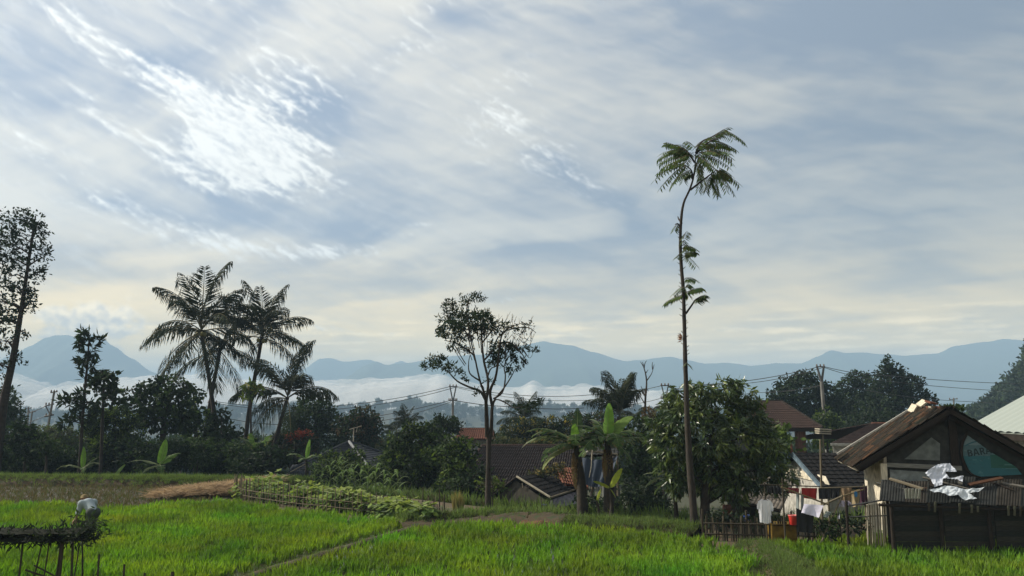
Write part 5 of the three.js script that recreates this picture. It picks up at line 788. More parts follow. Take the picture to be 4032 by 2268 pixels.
{ // odds and ends thrown on the lean-to roof
  const r = makeRandom(2150), foot = at(3740, 2000, 19.7), words = ['grey plank', 'bent bamboo pole', 'rusty strip of sheet', 'dark board', 'short batten'];
  for (let k = 0; k < 10; k++) { const X = 3500 + k * 54 + 20 * r(), Y = 1905 + 40 * r(), a = at(X, Y, 20.3), len = 0.4 + 0.7 * r(), turn = (r() - 0.5) * 2.2; const g = k % 2 ? box(len, 0.035, 0.1) : bar(V(-len / 2, 0, 0), V(len / 2, 0, 0), 0.025, 0.02); g.rotateZ(0.1 * (r() - 0.5)); g.rotateY(turn); g.rotateX(0.35); g.translate(a.x, a.y + 0.1, a.z); solo('roof_litter', g, [flat([0.12, 0.115, 0.1]), greyBamboo, flat([0.10, 0.05, 0.03]), darkTimber, flat([0.16, 0.15, 0.13])][k % 5], words[k % 5] + ' lying on the lean-to roof, ' + ['first', 'second', 'third', 'fourth', 'fifth', 'sixth', 'seventh', 'eighth', 'ninth', 'tenth'][k] + ' from its left end', 'scrap', 'scraps on the lean-to roof'); }
}
// crumpled white sheets thrown over the lean-to roof
function crumpled(name, label, outline, d0, d1, hex, seed, category = 'plastic sheet') {
  const Y0 = Math.min(...outline.map((p) => p[1])), Y1 = Math.max(...outline.map((p) => p[1])), pos = [], idx = [], n = 90, X0 = Math.min(...outline.map((p) => p[0])), X1 = Math.max(...outline.map((p) => p[0]));
  const inside = (x, y) => { let c = false; for (let i = 0, j = outline.length - 1; i < outline.length; j = i++) { const [xi, yi] = outline[i], [xj, yj] = outline[j]; if ((yi > y) !== (yj > y) && x < (xj - xi) * (y - yi) / (yj - yi) + xi) c = !c; } return c; };
  const P = (i, j) => { const X = lerp(X0, X1, i / n), Y = lerp(Y0, Y1, j / n), p = at(X, Y, lerp(d0, d1, j / n)); p.addScaledVector(V(0, 0.7, 0.7), 0.05 + 0.09 * fbm(X * 0.022 + seed, Y * 0.03, 3)); return p; };
  const add = (a, b, c) => { const k = pos.length / 3; for (const q of [a, b, c]) pos.push(q.x, q.y, q.z); idx.push(k, k + 1, k + 2); };
  for (let i = 0; i < n; i++) for (let j = 0; j < n; j++) { const X = lerp(X0, X1, (i + 0.5) / n), Y = lerp(Y0, Y1, (j + 0.5) / n); if (!inside(X, Y)) continue; const a = P(i, j), b = P(i + 1, j), c = P(i + 1, j + 1), e = P(i, j + 1); add(a, e, b); add(b, e, c); }
  const g = mergeVertices(geo(pos, idx), 1e-4); g.deleteAttribute('normal'); const thick = g.clone(); g.computeVertexNormals();
  return solo(name, g, new THREE.MeshPhysicalMaterial({ color: new THREE.Color().setRGB(...hex), roughness: 0.8, side: THREE.DoubleSide }), label, category);
}
crumpled('plastic_sheet', 'crumpled white sheet, upper of two on the lean-to roof', [[3640, 1868], [3690, 1834], [3738, 1828], [3766, 1862], [3720, 1862], [3735, 1886], [3790, 1880], [3786, 1904], [3768, 1890], [3712, 1886], [3706, 1916], [3676, 1924], [3662, 1888], [3650, 1880]], 20.55, 20.1, [0.46, 0.49, 0.56], 3);
crumpled('plastic_sheet', 'torn white sheet, lower of two spread along the lean-to edge', [[3656, 1936], [3720, 1916], [3766, 1922], [3800, 1930], [3872, 1926], [3850, 1940], [3812, 1946], [3846, 1966], [3796, 1974], [3770, 1956], [3740, 1958], [3700, 1944], [3668, 1946]], 19.9, 19.6, [0.44, 0.48, 0.52], 7);
// ------------------------------------------------------------------ the big shed with the white metal roof
{
  const foot = at(3960, 1700, 31); foot.y = ground(foot.x, foot.z); const t = thing('metal_roofed_shed', 'large shed with pale ribbed metal roof behind the tiled house', 'shed', foot);
  const A = S(3786, 1694, 34, foot), C = at(4230, 1768, 26.3).sub(foot); C.y = A.y; C.x = A.x - 0.1; const up = V(8.2, 4.25, 0), B = A.clone().add(up), D = C.clone().add(up);
  part('roof', slope(B, D, C, A, 15, 1, 0.07, 0, 0.04), whiteRoof, t);
  const other = V(8.2, -4.25, 0); part('roof', slope(B, D, D.clone().add(other), B.clone().add(other), 26, 1, 0.03, 0, 0.04), whiteRoof, t);
  part('fascia', slab([A.clone().add(V(0.02, -0.05, 0)), C.clone().add(V(0.02, -0.05, 0)), C.clone().add(V(0.02, -0.28, 0)), A.clone().add(V(0.02, -0.28, 0))], 0.04, V(-1, 0, 0)), darkTimber, t);
  part('wall', slab([V(A.x + 0.5, 0, A.z + 0.3), V(A.x + 0.5, A.y, A.z + 0.3), V(C.x + 0.5, A.y, C.z - 0.3), V(C.x + 0.5, 0, C.z - 0.3)], 0.12, V(-1, 0, 0)), cream, t);
  part('end_wall', slab([V(A.x + 0.63, 0, A.z + 0.3), V(A.x + 0.63, A.y, A.z + 0.3), V(B.x, B.y - 0.1, A.z + 0.3), V(B.x + 7.6, A.y, A.z + 0.3), V(B.x + 7.6, 0, A.z + 0.3)], 0.12, V(0, 0, -1)), cream, t);
  part('end_wall', slab([V(A.x + 0.63, 0, C.z - 0.3), V(A.x + 0.63, A.y, C.z - 0.3), V(B.x, B.y - 0.1, C.z - 0.3), V(B.x + 7.6, A.y, C.z - 0.3), V(B.x + 7.6, 0, C.z - 0.3)], 0.12, V(0, 0, 1)), cream, t);
}
// ------------------------------------------------------------------ houses lower down the slope
function gableBox(t, foot, xs, zs, base, eave, apex, alongX, wall) {      // four walls under a gable roof, in local metres
  const [x0, x1] = xs, [z0, z1] = zs, e = 0.1;
  if (alongX) {
    for (const [x, n] of [[x0, -1], [x1, 1]]) part('gable_wall', slab([V(x, base, z0), V(x, eave, z0), V(x, apex, (z0 + z1) / 2), V(x, eave, z1), V(x, base, z1)], e, V(n, 0, 0)), wall, t);
    for (const [z, n] of [[z0, 1], [z1, -1]]) part('wall', slab([V(x0 + e + 0.01, base, z), V(x0 + e + 0.01, eave, z), V(x1 - e - 0.01, eave, z), V(x1 - e - 0.01, base, z)], e, V(0, 0, n)), wall, t);
  }
}
{ // white gable with the long dark roof behind the washing
  const foot = at(3216, 1918, 28.6); foot.y = ground(foot.x, foot.z); const t = thing('white_gable_house', 'house with white gable and long black tiled roof behind the washing', 'house', foot);
  const R0 = S(3118, 1784, 30.4, foot), R1 = V(R0.x + 9.5, R0.y, R0.z), E0 = V(R0.x, S(3200, 1920, 27.6, foot).y, S(3200, 1920, 27.6, foot).z), E1 = V(R1.x, E0.y, E0.z), K0 = V(R0.x, E0.y, 2 * R0.z - E0.z), K1 = V(R1.x, E0.y, K0.z);
  part('roof_slope', slope(R0, R1, E1, E0, 40, 9, 0.025, 0.03), blackTile, t); part('roof_slope', slope(R0, R1, K1, K0, 40, 9, 0.025, 0.03), blackTile, t);
  gableBox(t, foot, [R0.x + 0.25, R1.x - 0.3], [E0.z - 0.35, K0.z + 0.35], 0, E0.y + 0.12, R0.y - 0.12, true, plaster);
  for (const z of [E0.z, K0.z]) { const a = R0.clone(), b = V(R0.x, E0.y, z), n = b.clone().sub(a); part('barge_board', slab([a.clone().add(V(-0.02, 0.06, 0)), b.clone().add(V(-0.02, 0.06, 0)), b.clone().add(V(-0.02, -0.12, 0)), a.clone().add(V(-0.02, -0.14, 0))], 0.04, V(-1, 0, 0)), blueBoard, t); }
  part('tie_beam', slab([V(R0.x + 0.2, E0.y + 0.1, E0.z + 0.1), V(R0.x + 0.2, E0.y + 0.36, E0.z - 0.25), V(R0.x + 0.2, E0.y + 0.36, K0.z + 0.3), V(R0.x + 0.2, E0.y + 0.1, K0.z + 0.3)], 0.05, V(-1, 0, 0)), cream, t);
  part('finial', new THREE.LatheGeometry([[0, 0.36], [0.03, 0.3], [0.05, 0.24], [0.025, 0.18], [0.05, 0.06], [0.06, 0]].map(([a, b]) => new THREE.Vector2(a, b)), 8).translate(R0.x, R0.y, R0.z), redClay, t);
}
{ // the old grey sheet roof under the mango
  const foot = at(2960, 2010, 25.4); foot.y = ground(foot.x, foot.z); const t = thing('grey_roofed_hut', 'low hut with faded grey-brown sheet roof under the mango tree', 'hut', foot);
  const R0 = S(2890, 1866, 28, foot), R1 = S(3130, 1890, 27.2, foot), E1 = S(3074, 2008, 25.0, foot), E0 = S(2846, 1962, 25.6, foot);
  part('roof_slope', slope(R0, R1, E1, E0, 16, 4, 0.02, 0.012), sheetGrey, t);
  part('eave_pole', bar(E0.clone().add(V(0, -0.05, 0)), E1.clone().add(V(0, -0.05, 0)), 0.035), darkTimber, t);
  part('wall', slab([V(E0.x + 0.3, 0, E0.z - 0.5), V(E0.x + 0.3, E0.y, E0.z - 0.5), V(E1.x - 0.1, E1.y, E1.z - 0.5), V(E1.x - 0.1, 0, E1.z - 0.5)], 0.1), flat([0.07, 0.065, 0.055]), t);
  part('wall', slab([V(E0.x + 0.3, 0, E0.z - 0.62), V(E0.x + 0.3, E0.y, E0.z - 0.62), R0.clone().add(V(0.3, -0.05, 0.1)), V(R0.x + 0.3, 0, R0.z + 0.1)], 0.1), flat([0.16, 0.15, 0.13]), t);
  for (let k = 0; k < 2; k++) part('brick_pier', box(0.22, 0.7, 0.22, S(2868 + k * 12, 2000, 24.6, foot).x, 0.3, S(2868, 2000, 24.6, foot).z - k * 0.5), redClay, t);
}
{ // brown hipped house with an open porch
  const d = 48, foot = at(3100, 1700, d); foot.y = ground(foot.x, foot.z); const t = thing('hip_roofed_house', 'house with brown hipped tile roof and open porch right of the mango', 'house', foot);
  const R0 = S(2955, 1580, d + 2, foot), R1 = S(3078, 1588, d + 2, foot); R1.y = R0.y; const E0 = S(2930, 1686, d - 2, foot), E1 = S(3240, 1688, d - 2, foot); E1.y = E0.y; const K1 = V(E1.x + 0.1, E0.y, R1.z - 4.2), K0 = V(E0.x, E0.y, K1.z);
  part('roof_slope', slope(R0, R1, E1, E0, 30, 12, 0.03, 0.03), oldClay, t); part('roof_slope', slope(R1, R1.clone().add(V(0.02, 0, -0.02)), K1, E1, 30, 12, 0.03, 0.03), oldClay, t); part('roof_slope', slope(R0, R1, K1, K0, 30, 12, 0.03, 0.03), oldClay, t);
  part('ridge_cap', bar(R0, R1, 0.09), darkTimber, t); part('hip_cap', bar(R1, E1.clone().add(V(0, 0.05, 0)), 0.08), darkTimber, t);
  part('fascia', box(E1.x - E0.x, 0.18, 0.05, (E0.x + E1.x) / 2, E0.y - 0.1, E0.z + 0.03), darkTimber, t);
  part('pillar', box(0.5, E0.y, 0.4, S(3160, 1700, d - 2, foot).x, E0.y / 2 - 0.02, E0.z - 0.4), flat([0.13, 0.07, 0.05]), t, 'thick dark red porch pillar');
  part('back_wall', slab([V(E0.x + 0.5, 0, R0.z - 1), V(E0.x + 0.5, E0.y, R0.z - 1), V(E1.x - 1.6, E0.y, R0.z - 1), V(E1.x - 1.6, 0, R0.z - 1)], 0.12, V(0, 0, 1)), flat([0.13, 0.13, 0.12]), t);
  for (let k = 0; k < 3; k++) part('gutter_board', box(0.75, 0.07, 0.5, E1.x - 0.1, E0.y - 0.05 - k * 0.12, E1.z + 0.3 - k * 0.05, 0, 0.2, -0.06), paleTimber, t);
  part('post', bar(V(E1.x - 0.15, 0, E1.z + 0.2), V(E1.x - 0.1, E0.y - 0.3, E1.z + 0.2), 0.05), greyBamboo, t);
}
{ // small white-walled house behind the tiled one
  const d = 44, foot = at(3370, 1740, d); foot.y = ground(foot.x, foot.z); const t = thing('white_walled_house', 'small white-walled house with dark roof behind the tiled gable', 'house', foot);
  const R0 = S(3432, 1668, d + 2.5, foot), R1 = S(3580, 1672, d + 2.5, foot); R1.y = R0.y; const E0 = S(3268, 1746, d - 1, foot), E1 = S(3500, 1790, d - 1.2, foot); E1.y = E0.y;
  part('roof_slope', slope(R0, R1, E1.clone().add(V(1, 0, 0)), E0, 24, 8, 0.03, 0.02), oldClay, t); const K0 = V(E0.x + 0.3, E0.y, R0.z - 3.5), K1 = V(E1.x + 1, E0.y, K0.z); part('roof_slope', slope(R0, R1, K1, K0, 24, 8, 0.03, 0.02), oldClay, t);
  part('fascia', slab([E0.clone().add(V(0, 0.02, 0.04)), E1.clone().add(V(1, 0.02, 0.04)), E1.clone().add(V(1, -0.14, 0.04)), E0.clone().add(V(0, -0.14, 0.04))], 0.04), plaster, t);
  part('wall', slab([V(E0.x + 0.25, 0, E0.z - 0.3), V(E0.x + 0.25, E0.y, E0.z - 0.3), V(E1.x + 0.8, E0.y, E1.z - 0.3), V(E1.x + 0.8, 0, E1.z - 0.3)], 0.12), plaster, t);
  part('window', box(0.55, 0.5, 0.06, E0.x + 0.95, E0.y - 0.55, E0.z - 0.25), darkTimber, t);
  part('ridge_cap', bar(R0, R1, 0.09), redClay, t);
  part('skylight', slab([R0.clone().lerp(E0, 0.52).lerp(E1, 0.5).add(V(0, 0.12, 0.03)), R0.clone().lerp(E0, 0.5).lerp(E1, 0.68).add(V(0, 0.13, 0.03)), R0.clone().lerp(E0, 0.36).lerp(E1, 0.68).add(V(0, 0.2, 0.03)), R0.clone().lerp(E0, 0.38).lerp(E1, 0.5).add(V(0, 0.2, 0.03))], 0.02), plaster, t);
}
{ // the wide old tiled roof behind the forked tree
  const foot = at(2050, 1950, 35); foot.y = ground(foot.x, foot.z); const t = thing('wide_tiled_house', 'house with wide dark ribbed clay roof behind the forked tree', 'house', foot);
  const R0 = S(1900, 1756, 39, foot), R1 = S(2300, 1762, 39, foot), E1 = S(2290, 1944, 33.6, foot), E0 = S(1760, 1940, 33.6, foot); R1.y = R0.y; E1.y = E0.y; const K0 = V(E0.x, E0.y, 2 * R0.z - E0.z), K1 = V(E1.x, E0.y, K0.z);
  part('roof_slope', slope(R0, R1, E1, E0, 46, 14, 0.05, 0.03), clay, t); part('roof_slope', slope(R0, R1, K1, K0, 46, 14, 0.05, 0.03), clay, t); part('roof_slope', slope(R0, R0.clone().add(V(0.02, 0, 0.02)), E0, K0, 24, 14, 0.05, 0.03), clay, t);
  part('ridge_cap', bar(R0, R1, 0.1), oldClay, t); part('hip_cap', bar(R0, E0, 0.09), oldClay, t);
  part('wall', slab([V(E0.x + 0.6, 0, E0.z - 0.6), V(E0.x + 0.6, E0.y, E0.z - 0.6), V(E1.x - 0.3, E1.y, E1.z - 0.6), V(E1.x - 0.3, 0, E1.z - 0.6)], 0.12, V(0, 0, 1)), darkWall, t);
  part('wall', slab([V(E0.x + 0.6, 0, E0.z - 0.73), V(E0.x + 0.6, E0.y, E0.z - 0.73), V(E0.x + 0.6, E0.y, K0.z + 0.6), V(E0.x + 0.6, 0, K0.z + 0.6)], 0.12, V(-1, 0, 0)), darkWall, t);
}
{ // sunlit orange tiles
  const foot = at(2235, 1900, 32.6); foot.y = ground(foot.x, foot.z); const t = thing('orange_tiled_roof', 'small patch of orange clay roof behind the banana stems', 'roof', foot);
  const R0 = S(2185, 1838, 33, foot), R1 = S(2300, 1850, 33, foot), E1 = S(2320, 1925, 31.8, foot), E0 = S(2215, 1905, 31.8, foot); part('roof_slope', slope(R0, R1, E1, E0, 11, 6, 0.05, 0.03), redClay, t);
  part('post', bar(V(E0.x + 0.1, 0, E0.z - 0.1), E0.clone().add(V(0.1, -0.05, -0.1)), 0.05), darkTimber, t); part('post', bar(V(E1.x - 0.1, 0, E1.z - 0.1), E1.clone().add(V(-0.1, -0.05, -0.1)), 0.05), darkTimber, t); part('post', bar(V(R1.x - 0.1, 0, R1.z), R1.clone().add(V(-0.1, -0.05, 0)), 0.05), darkTimber, t);
}
{ // the dark shack
  const foot = at(2100, 1990, 30); foot.y = ground(foot.x, foot.z); const t = thing('dark_shack', 'dark shack with pale roof edge behind the red soil heap', 'shack', foot);
  const A = S(2034, 1880, 30.2, foot), B = S(2196, 1848, 33.4, foot), EL = S(1946, 1950, 30.6, foot), ER = S(2166, 1962, 29.4, foot), FR = S(2282, 1924, 32.4, foot), FL = S(2070, 1905, 34, foot); B.y = A.y;
  part('roof_slope', slope(A, B, FR, ER, 18, 6, 0.03, 0.02), blackTile, t); part('roof_slope', slope(A, B, FL, EL, 18, 6, 0.03, 0.02), blackTile, t);
  part('gable_wall', slab([EL.clone().add(V(0.1, -0.1, -0.15)), A.clone().add(V(0, -0.12, -0.15)), ER.clone().add(V(-0.1, -0.1, -0.15)), V(ER.x - 0.1, 0, ER.z - 0.15), V(EL.x + 0.1, 0, EL.z - 0.15)], 0.08), darkWall, t);
  part('side_wall', slab([V(ER.x - 0.12, 0, ER.z - 0.25), V(ER.x - 0.12, ER.y - 0.08, ER.z - 0.25), V(FR.x - 0.12, FR.y - 0.08, FR.z - 0.1), V(FR.x - 0.12, 0, FR.z - 0.1)], 0.08), darkWall, t);
  part('barge_board', bar(A.clone().add(V(0, 0.04, 0.05)), ER.clone().add(V(0, 0.04, 0.05)), 0.045), paleTimber, t); part('barge_board', bar(A.clone().add(V(0, 0.03, 0.05)), EL.clone().add(V(0, 0.03, 0.05)), 0.03), darkTimber, t);
  part('eave_board', bar(ER.clone().add(V(0, 0.02, 0.05)), FR.clone().add(V(0, 0.02, 0.05)), 0.04), greyBamboo, t);
  part('lean_to_roof', slope(ER.clone().add(V(0.02, -0.06, 0.05)), FR.clone().add(V(0.02, -0.06, 0.05)), FR.clone().add(V(0.3, -0.4, 0.75)), S(2160, 2006, 28.6, foot), 10, 1, 0.02, 0, 0.02), flat([0.16, 0.15, 0.17]), t);
  part('hook', bar(S(2056, 1902, 30, foot), S(2058, 1920, 30, foot), 0.015), paleTimber, t);
  const cloth = slab([S(2132, 1984, 28.4, foot), S(2154, 1984, 28.4, foot), S(2150, 2000, 28.4, foot), S(2130, 1998, 28.4, foot)], 0.02); part('rag', cloth, flat([0.3, 0.36, 0.42]), t, 'pale blue rag at the corner');
}
{ // pyramid roof
  const d = 45, foot = at(1390, 1850, d); foot.y = ground(foot.x, foot.z); const t = thing('pyramid_roofed_house', 'house with grey pyramid roof among the trees, left of centre', 'house', foot);
  const A = S(1374, 1742, d, foot), E0 = S(1150, 1868, d - 3, foot), E1 = S(1462, 1862, d - 4.2, foot), E2 = S(1640, 1850, d + 1, foot), E3 = S(1330, 1850, d + 4, foot); for (const e of [E0, E1, E2, E3]) e.y = S(1450, 1858, d - 4, foot).y;
  const tip = (dx, dz) => A.clone().add(V(dx, 0, dz));
  part('roof_slope', slope(A, tip(0.02, 0.02), E1, E0, 26, 14, 0.06, 0.03), greyTile, t); part('roof_slope', slope(A, tip(0.02, -0.02), E2, E1, 26, 14, 0.02, 0.03), greyTile, t); part('roof_slope', slope(A, tip(-0.02, 0), E3, E2, 26, 14, 0.03, 0.03), greyTile, t); part('roof_slope', slope(A, tip(-0.02, 0), E0, E3, 26, 14, 0.03, 0.03), greyTile, t);
  part('hip_cap', bar(A.clone().add(V(0, 0.05, 0)), E1.clone().add(V(0, 0.06, 0)), 0.09), flat([0.26, 0.27, 0.28]), t); part('hip_cap', bar(A.clone().add(V(0, 0.05, 0)), E2.clone().add(V(0, 0.06, 0)), 0.08), greyTile, t); part('hip_cap', bar(A.clone().add(V(0, 0.05, 0)), E0.clone().add(V(0, 0.06, 0)), 0.08), greyTile, t);
  part('wall', slab([V(E0.x + 0.6, 0, E0.z - 0.4), V(E0.x + 0.6, E0.y, E0.z - 0.4), V(E1.x - 0.1, E0.y, E1.z - 0.5), V(E1.x - 0.1, 0, E1.z - 0.5)], 0.12), greyWall, t); part('wall', slab([V(E1.x, 0, E1.z - 0.6), V(E1.x, E0.y, E1.z - 0.6), V(E2.x - 0.6, E0.y, E2.z), V(E2.x - 0.6, 0, E2.z)], 0.12), greyWall, t);
  part('antenna', merge([bar(A.clone().add(V(0.15, -0.1, -0.5)), A.clone().add(V(0.15, 0.8, -0.5)), 0.03), bar(A.clone().add(V(-0.1, 0.7, -0.5)), A.clone().add(V(0.6, 0.9, -0.5)), 0.02), bar(A.clone().add(V(0.3, 0.55, -0.5)), A.clone().add(V(0.35, 0.85, -0.5)), 0.02)]), paleTimber, t, 'television antenna on the roof peak');
}
{ // low roof with the pale edge
  const d = 41.5, foot = at(1170, 1890, d); foot.y = ground(foot.x, foot.z); const t = thing('low_roofed_shed', 'low shed with pale roof edge left of the pyramid roof', 'shed', foot);
  const R0 = S(1150, 1832, d + 1.5, foot), R1 = S(1290, 1822, d + 1.5, foot), E0 = S(1128, 1874, d - 0.6, foot), E1 = S(1270, 1878, d - 0.6, foot); part('roof_slope', slope(R0, R1, E1, E0, 12, 5, 0.04, 0.02), greyTile, t); part('fascia', bar(E0.clone().add(V(0, -0.06, 0.03)), E1.clone().add(V(0, -0.06, 0.03)), 0.05), greyBamboo, t);
  part('awning', slab([S(1146, 1884, d - 1, foot), S(1206, 1888, d - 1, foot), S(1206, 1896, d - 1.3, foot), S(1150, 1892, d - 1.3, foot)], 0.02), plaster, t, 'white awning strip');
  part('wall', slab([V(E0.x + 0.3, 0, E0.z - 0.3), V(E0.x + 0.3, E0.y, E0.z - 0.3), V(E1.x - 0.1, E1.y, E1.z - 0.3), V(E1.x - 0.1, 0, E1.z - 0.3)], 0.1), darkWall, t);
  part('gable_board', bar(S(1130, 1866, d, foot), S(1212, 1822, d, foot), 0.03), paleTimber, t);
}
{ // far red roof
  const d = 56, foot = at(1870, 1720, d); foot.y = ground(foot.x, foot.z); const t = thing('red_roofed_house', 'distant house with red-brown ribbed roof behind the forked trunk', 'house', foot);
  const R0 = S(1812, 1688, d + 1.5, foot), R1 = S(1942, 1690, d + 1.5, foot), E1 = S(1948, 1732, d - 0.8, foot), E0 = S(1782, 1730, d - 0.8, foot); R1.y = R0.y; E1.y = E0.y; part('roof_slope', slope(R0, R1, E1, E0, 18, 6, 0.06, 0.03), redClay, t); part('ridge_cap', bar(R0, R1, 0.09), oldClay, t);
  part('roof_slope', slope(R0, R1, V(E1.x, E1.y, 2 * R0.z - E1.z), V(E0.x, E0.y, 2 * R0.z - E0.z), 18, 6, 0.06, 0.03), redClay, t);
  part('wall', slab([V(E0.x + 0.5, 0, E0.z - 0.4), V(E0.x + 0.5, E0.y, E0.z - 0.4), V(E1.x - 0.3, E1.y, E1.z - 0.4), V(E1.x - 0.3, 0, E1.z - 0.4)], 0.1, V(0, 0, 1)), greyWall, t);
}
{ // the hut hung with blue tarpaulin
  const d = 31.2, foot = at(2345, 1900, d); foot.y = ground(foot.x, foot.z); const t = thing('blue_tarpaulin_hut', 'hut hung with a dark blue tarpaulin behind the banana stems', 'hut', foot);
  const n = 16, pos = [], idx = []; for (let j = 0; j <= n; j++) for (let i = 0; i <= n; i++) { const u = i / n, v = j / n, X = lerp(lerp(2275, 2290, v), lerp(2432, 2400, v), u), Y = lerp(1796 + 14 * Math.sin(u * Math.PI), 1892 + 26 * Math.sin(u * Math.PI * 0.9 + 0.2), v), p = S(X, Y, d + 0.5 - 0.7 * v + 0.08 * Math.sin(u * 22 + v * 3), foot); pos.push(p.x, p.y, p.z); if (i < n && j < n) { const a = j * (n + 1) + i; idx.push(a, a + n + 1, a + 1, a + 1, a + n + 1, a + n + 2); } }
  part('tarpaulin', geo(pos, idx), new THREE.MeshStandardMaterial({ color: new THREE.Color(0.012, 0.023, 0.042), roughness: 0.8, side: THREE.DoubleSide }), t);
  for (const [X, Y] of [[2280, 1790], [2330, 1742], [2430, 1790]]) part('post', bar(V(S(X, Y, d + 0.6, foot).x, 0, S(X, Y, d + 0.6, foot).z), S(X, Y, d + 0.6, foot), 0.045), greyBamboo, t);
  part('roof_beam', bar(S(2282, 1800, d + 0.6, foot), S(2318, 1776, d + 0.6, foot), 0.04), plaster, t); part('roof_beam', bar(S(2318, 1776, d + 0.6, foot), S(2432, 1790, d + 0.6, foot), 0.04), greyBamboo, t);
  part('roof_slope', slope(S(2300, 1742, d + 3, foot), S(2440, 1742, d + 3, foot), S(2436, 1790, d + 0.7, foot), S(2290, 1796, d + 0.7, foot), 10, 4, 0.03, 0.02), darkSheet, t);
  part('rope', limb([S(2336, 1742, d + 0.3, foot), S(2330, 1800, d + 0.1, foot), S(2328, 1840, d, foot), S(2320, 1880, d, foot)], [0.018, 0.018], 5), paleTimber, t);
}

// ------------------------------------------------------------------ utility poles and their wires
const concrete = flat([0.22, 0.215, 0.2]), steel = flat([0.10, 0.10, 0.10], 0.6), porcelain = flat([0.16, 0.12, 0.10], 0.4), cable = new THREE.MeshStandardMaterial({ color: new THREE.Color(0.025, 0.025, 0.027), roughness: 0.7 });
// kind: 'v' a forked bracket at the top and hooks lower down, 'h' twin posts with cross-arms, 't' a plain cross-arm
function pole(label, top, bottom, d, kind, width = 10, low = 0) {
  const foot = at(bottom[0], bottom[1], d), head = at(top[0], top[1], d); const gy = ground(foot.x, foot.z), dir = head.clone().sub(foot).normalize(); foot.addScaledVector(dir, -(foot.y - gy) / Math.max(0.5, dir.y) - 0.2);
  const t = thing('utility_pole', label, 'utility pole', foot, 0, 'utility poles'), h = head.clone().sub(foot), L = h.length(), u = h.clone().normalize(), side = V(1, 0, 0.25).normalize(), w = metres(width, d) / 2, m = (px) => metres(px, d);
  const on = (s, across = 0) => u.clone().multiplyScalar(L - m(s)).addScaledVector(side, m(across));
  part('post', bar(V(0, 0, 0), on(kind === 'v' ? 62 : kind === 'h' ? 40 : 0), w * 1.25, w, 8), concrete, t);
  const cup = (p, arm = t) => part('insulator', new THREE.LatheGeometry([[0, 0], [0.07, 0.02], [0.045, 0.07], [0.075, 0.1], [0.045, 0.15], [0.05, 0.2], [0, 0.22]].map(([a, b]) => new THREE.Vector2(a, b)), 8).translate(p.x, p.y, p.z), porcelain, arm);
  if (kind === 'v') {
    for (const s of [-1, 1]) { const arm = part('bracket_arm', bar(on(64), on(2, s * 13), w * 0.7, w * 0.55, 6), steel, t); cup(on(4, s * 13), arm); }
    cup(on(4, 0), part('cross_arm', bar(on(4, -17), on(4, 17), 0.05), steel, t));
    if (low) { const arm = part('cross_arm', bar(on(low, -16), on(low, 16), 0.05), steel, t); for (const s of [-16, -9, 9, 16]) cup(on(low, s), arm); }
  } else if (kind === 'h') {
    for (const s of [-1, 1]) part('bracket_arm', bar(on(42, s * 4), on(0, s * 5), w * 0.6, w * 0.6, 6), steel, t);
    const arm = part('cross_arm', bar(on(5, -18), on(5, 22), 0.05), steel, t); part('cross_arm', bar(on(34, -20), on(34, 16), 0.05), steel, t); for (const s of [-14, 0, 20]) cup(on(5, s), arm);
  } else {
    const arm = part('cross_arm', bar(on(6, -16), on(2, 14), 0.05), steel, t); for (const s of [-14, 0, 12]) cup(on(5, s), arm);
    if (low) { part('cross_arm', bar(on(low, -32), on(low - 8, 8), 0.06), steel, t); part('strut', bar(on(low + 34, 0), on(low - 2, -30), 0.05), steel, t); for (const s of [-28, -14, 4]) cup(on(low - 4, s)); part('cross_arm', bar(on(low + 40, -24), on(low + 34, 14), 0.09), steel, t); for (const s of [-18, -4, 8]) cup(on(low + 38, s)); }
  }
  return t;
}
pole('utility pole with forked bracket left of the forked tree', [1784, 1518], [1782, 1700], 74, 'v', 9, 58);
pole('utility pole half hidden behind the upright-fronded palm', [2368, 1538], [2372, 1700], 76, 't', 8);
pole('thin forked utility pole between the dead tree and the mango', [2618, 1514], [2624, 1700], 70, 'v', 8, 54);
pole('tall pale forked utility pole before the dark trees on the right', [3230, 1440], [3252, 1720], 62, 'v', 14);
pole('leaning utility pole with crossed arms at the left before the volcano', [214, 1540], [186, 1700], 68, 't', 8, 58);
pole('small far utility pole, left of the two beside the tall slender tree', [112, 1604], [108, 1680], 98, 't', 6);
pole('small far utility pole, right of the two beside the tall slender tree', [128, 1618], [118, 1680], 100, 't', 6);
pole('twin-post utility pole showing between the palm trunks', [834, 1580], [832, 1720], 76, 'h', 10);
pole('faint far utility pole above the tiled gable roof', [3755, 1568], [3758, 1680], 100, 't', 6);
function wire(label, points, r = 0.02, sag = 0.5) {      // points: [X, Y, d]
  const ends = points.map((p) => at(...p)), line = [];
  for (let k = 0; k + 1 < ends.length; k++) for (let i = 0; i < 14; i++) { const s = i / 14, p = ends[k].clone().lerp(ends[k + 1], s); p.y -= sag * 4 * s * (1 - s); line.push(p); }
  line.push(ends[ends.length - 1]);
  return solo('overhead_wire', new THREE.TubeGeometry(new THREE.CatmullRomCurve3(line), line.length * 2, r, 5), cable, label, 'wire', 'overhead wires');
}
wire('upper wire running from the twin-post pole to the middle forked pole', [[852, 1582, 76], [1772, 1522, 74]], 0.028, 1.1);
wire('second wire running just below it to the middle forked pole', [[852, 1588, 76], [1796, 1524, 74]], 0.028, 1.3);
wire('low wire from the left thicket rising to the middle forked pole', [[900, 1648, 76], [1240, 1668, 76], [1776, 1576, 74]], 0.03, 0.3);
wire('lower companion wire below the middle forked pole', [[1240, 1680, 78], [1776, 1582, 74]], 0.026, 0.6);
wire('upper wire behind the forked tree crown towards the palm', [[1798, 1522, 74], [2356, 1552, 76]], 0.028, 0.5);
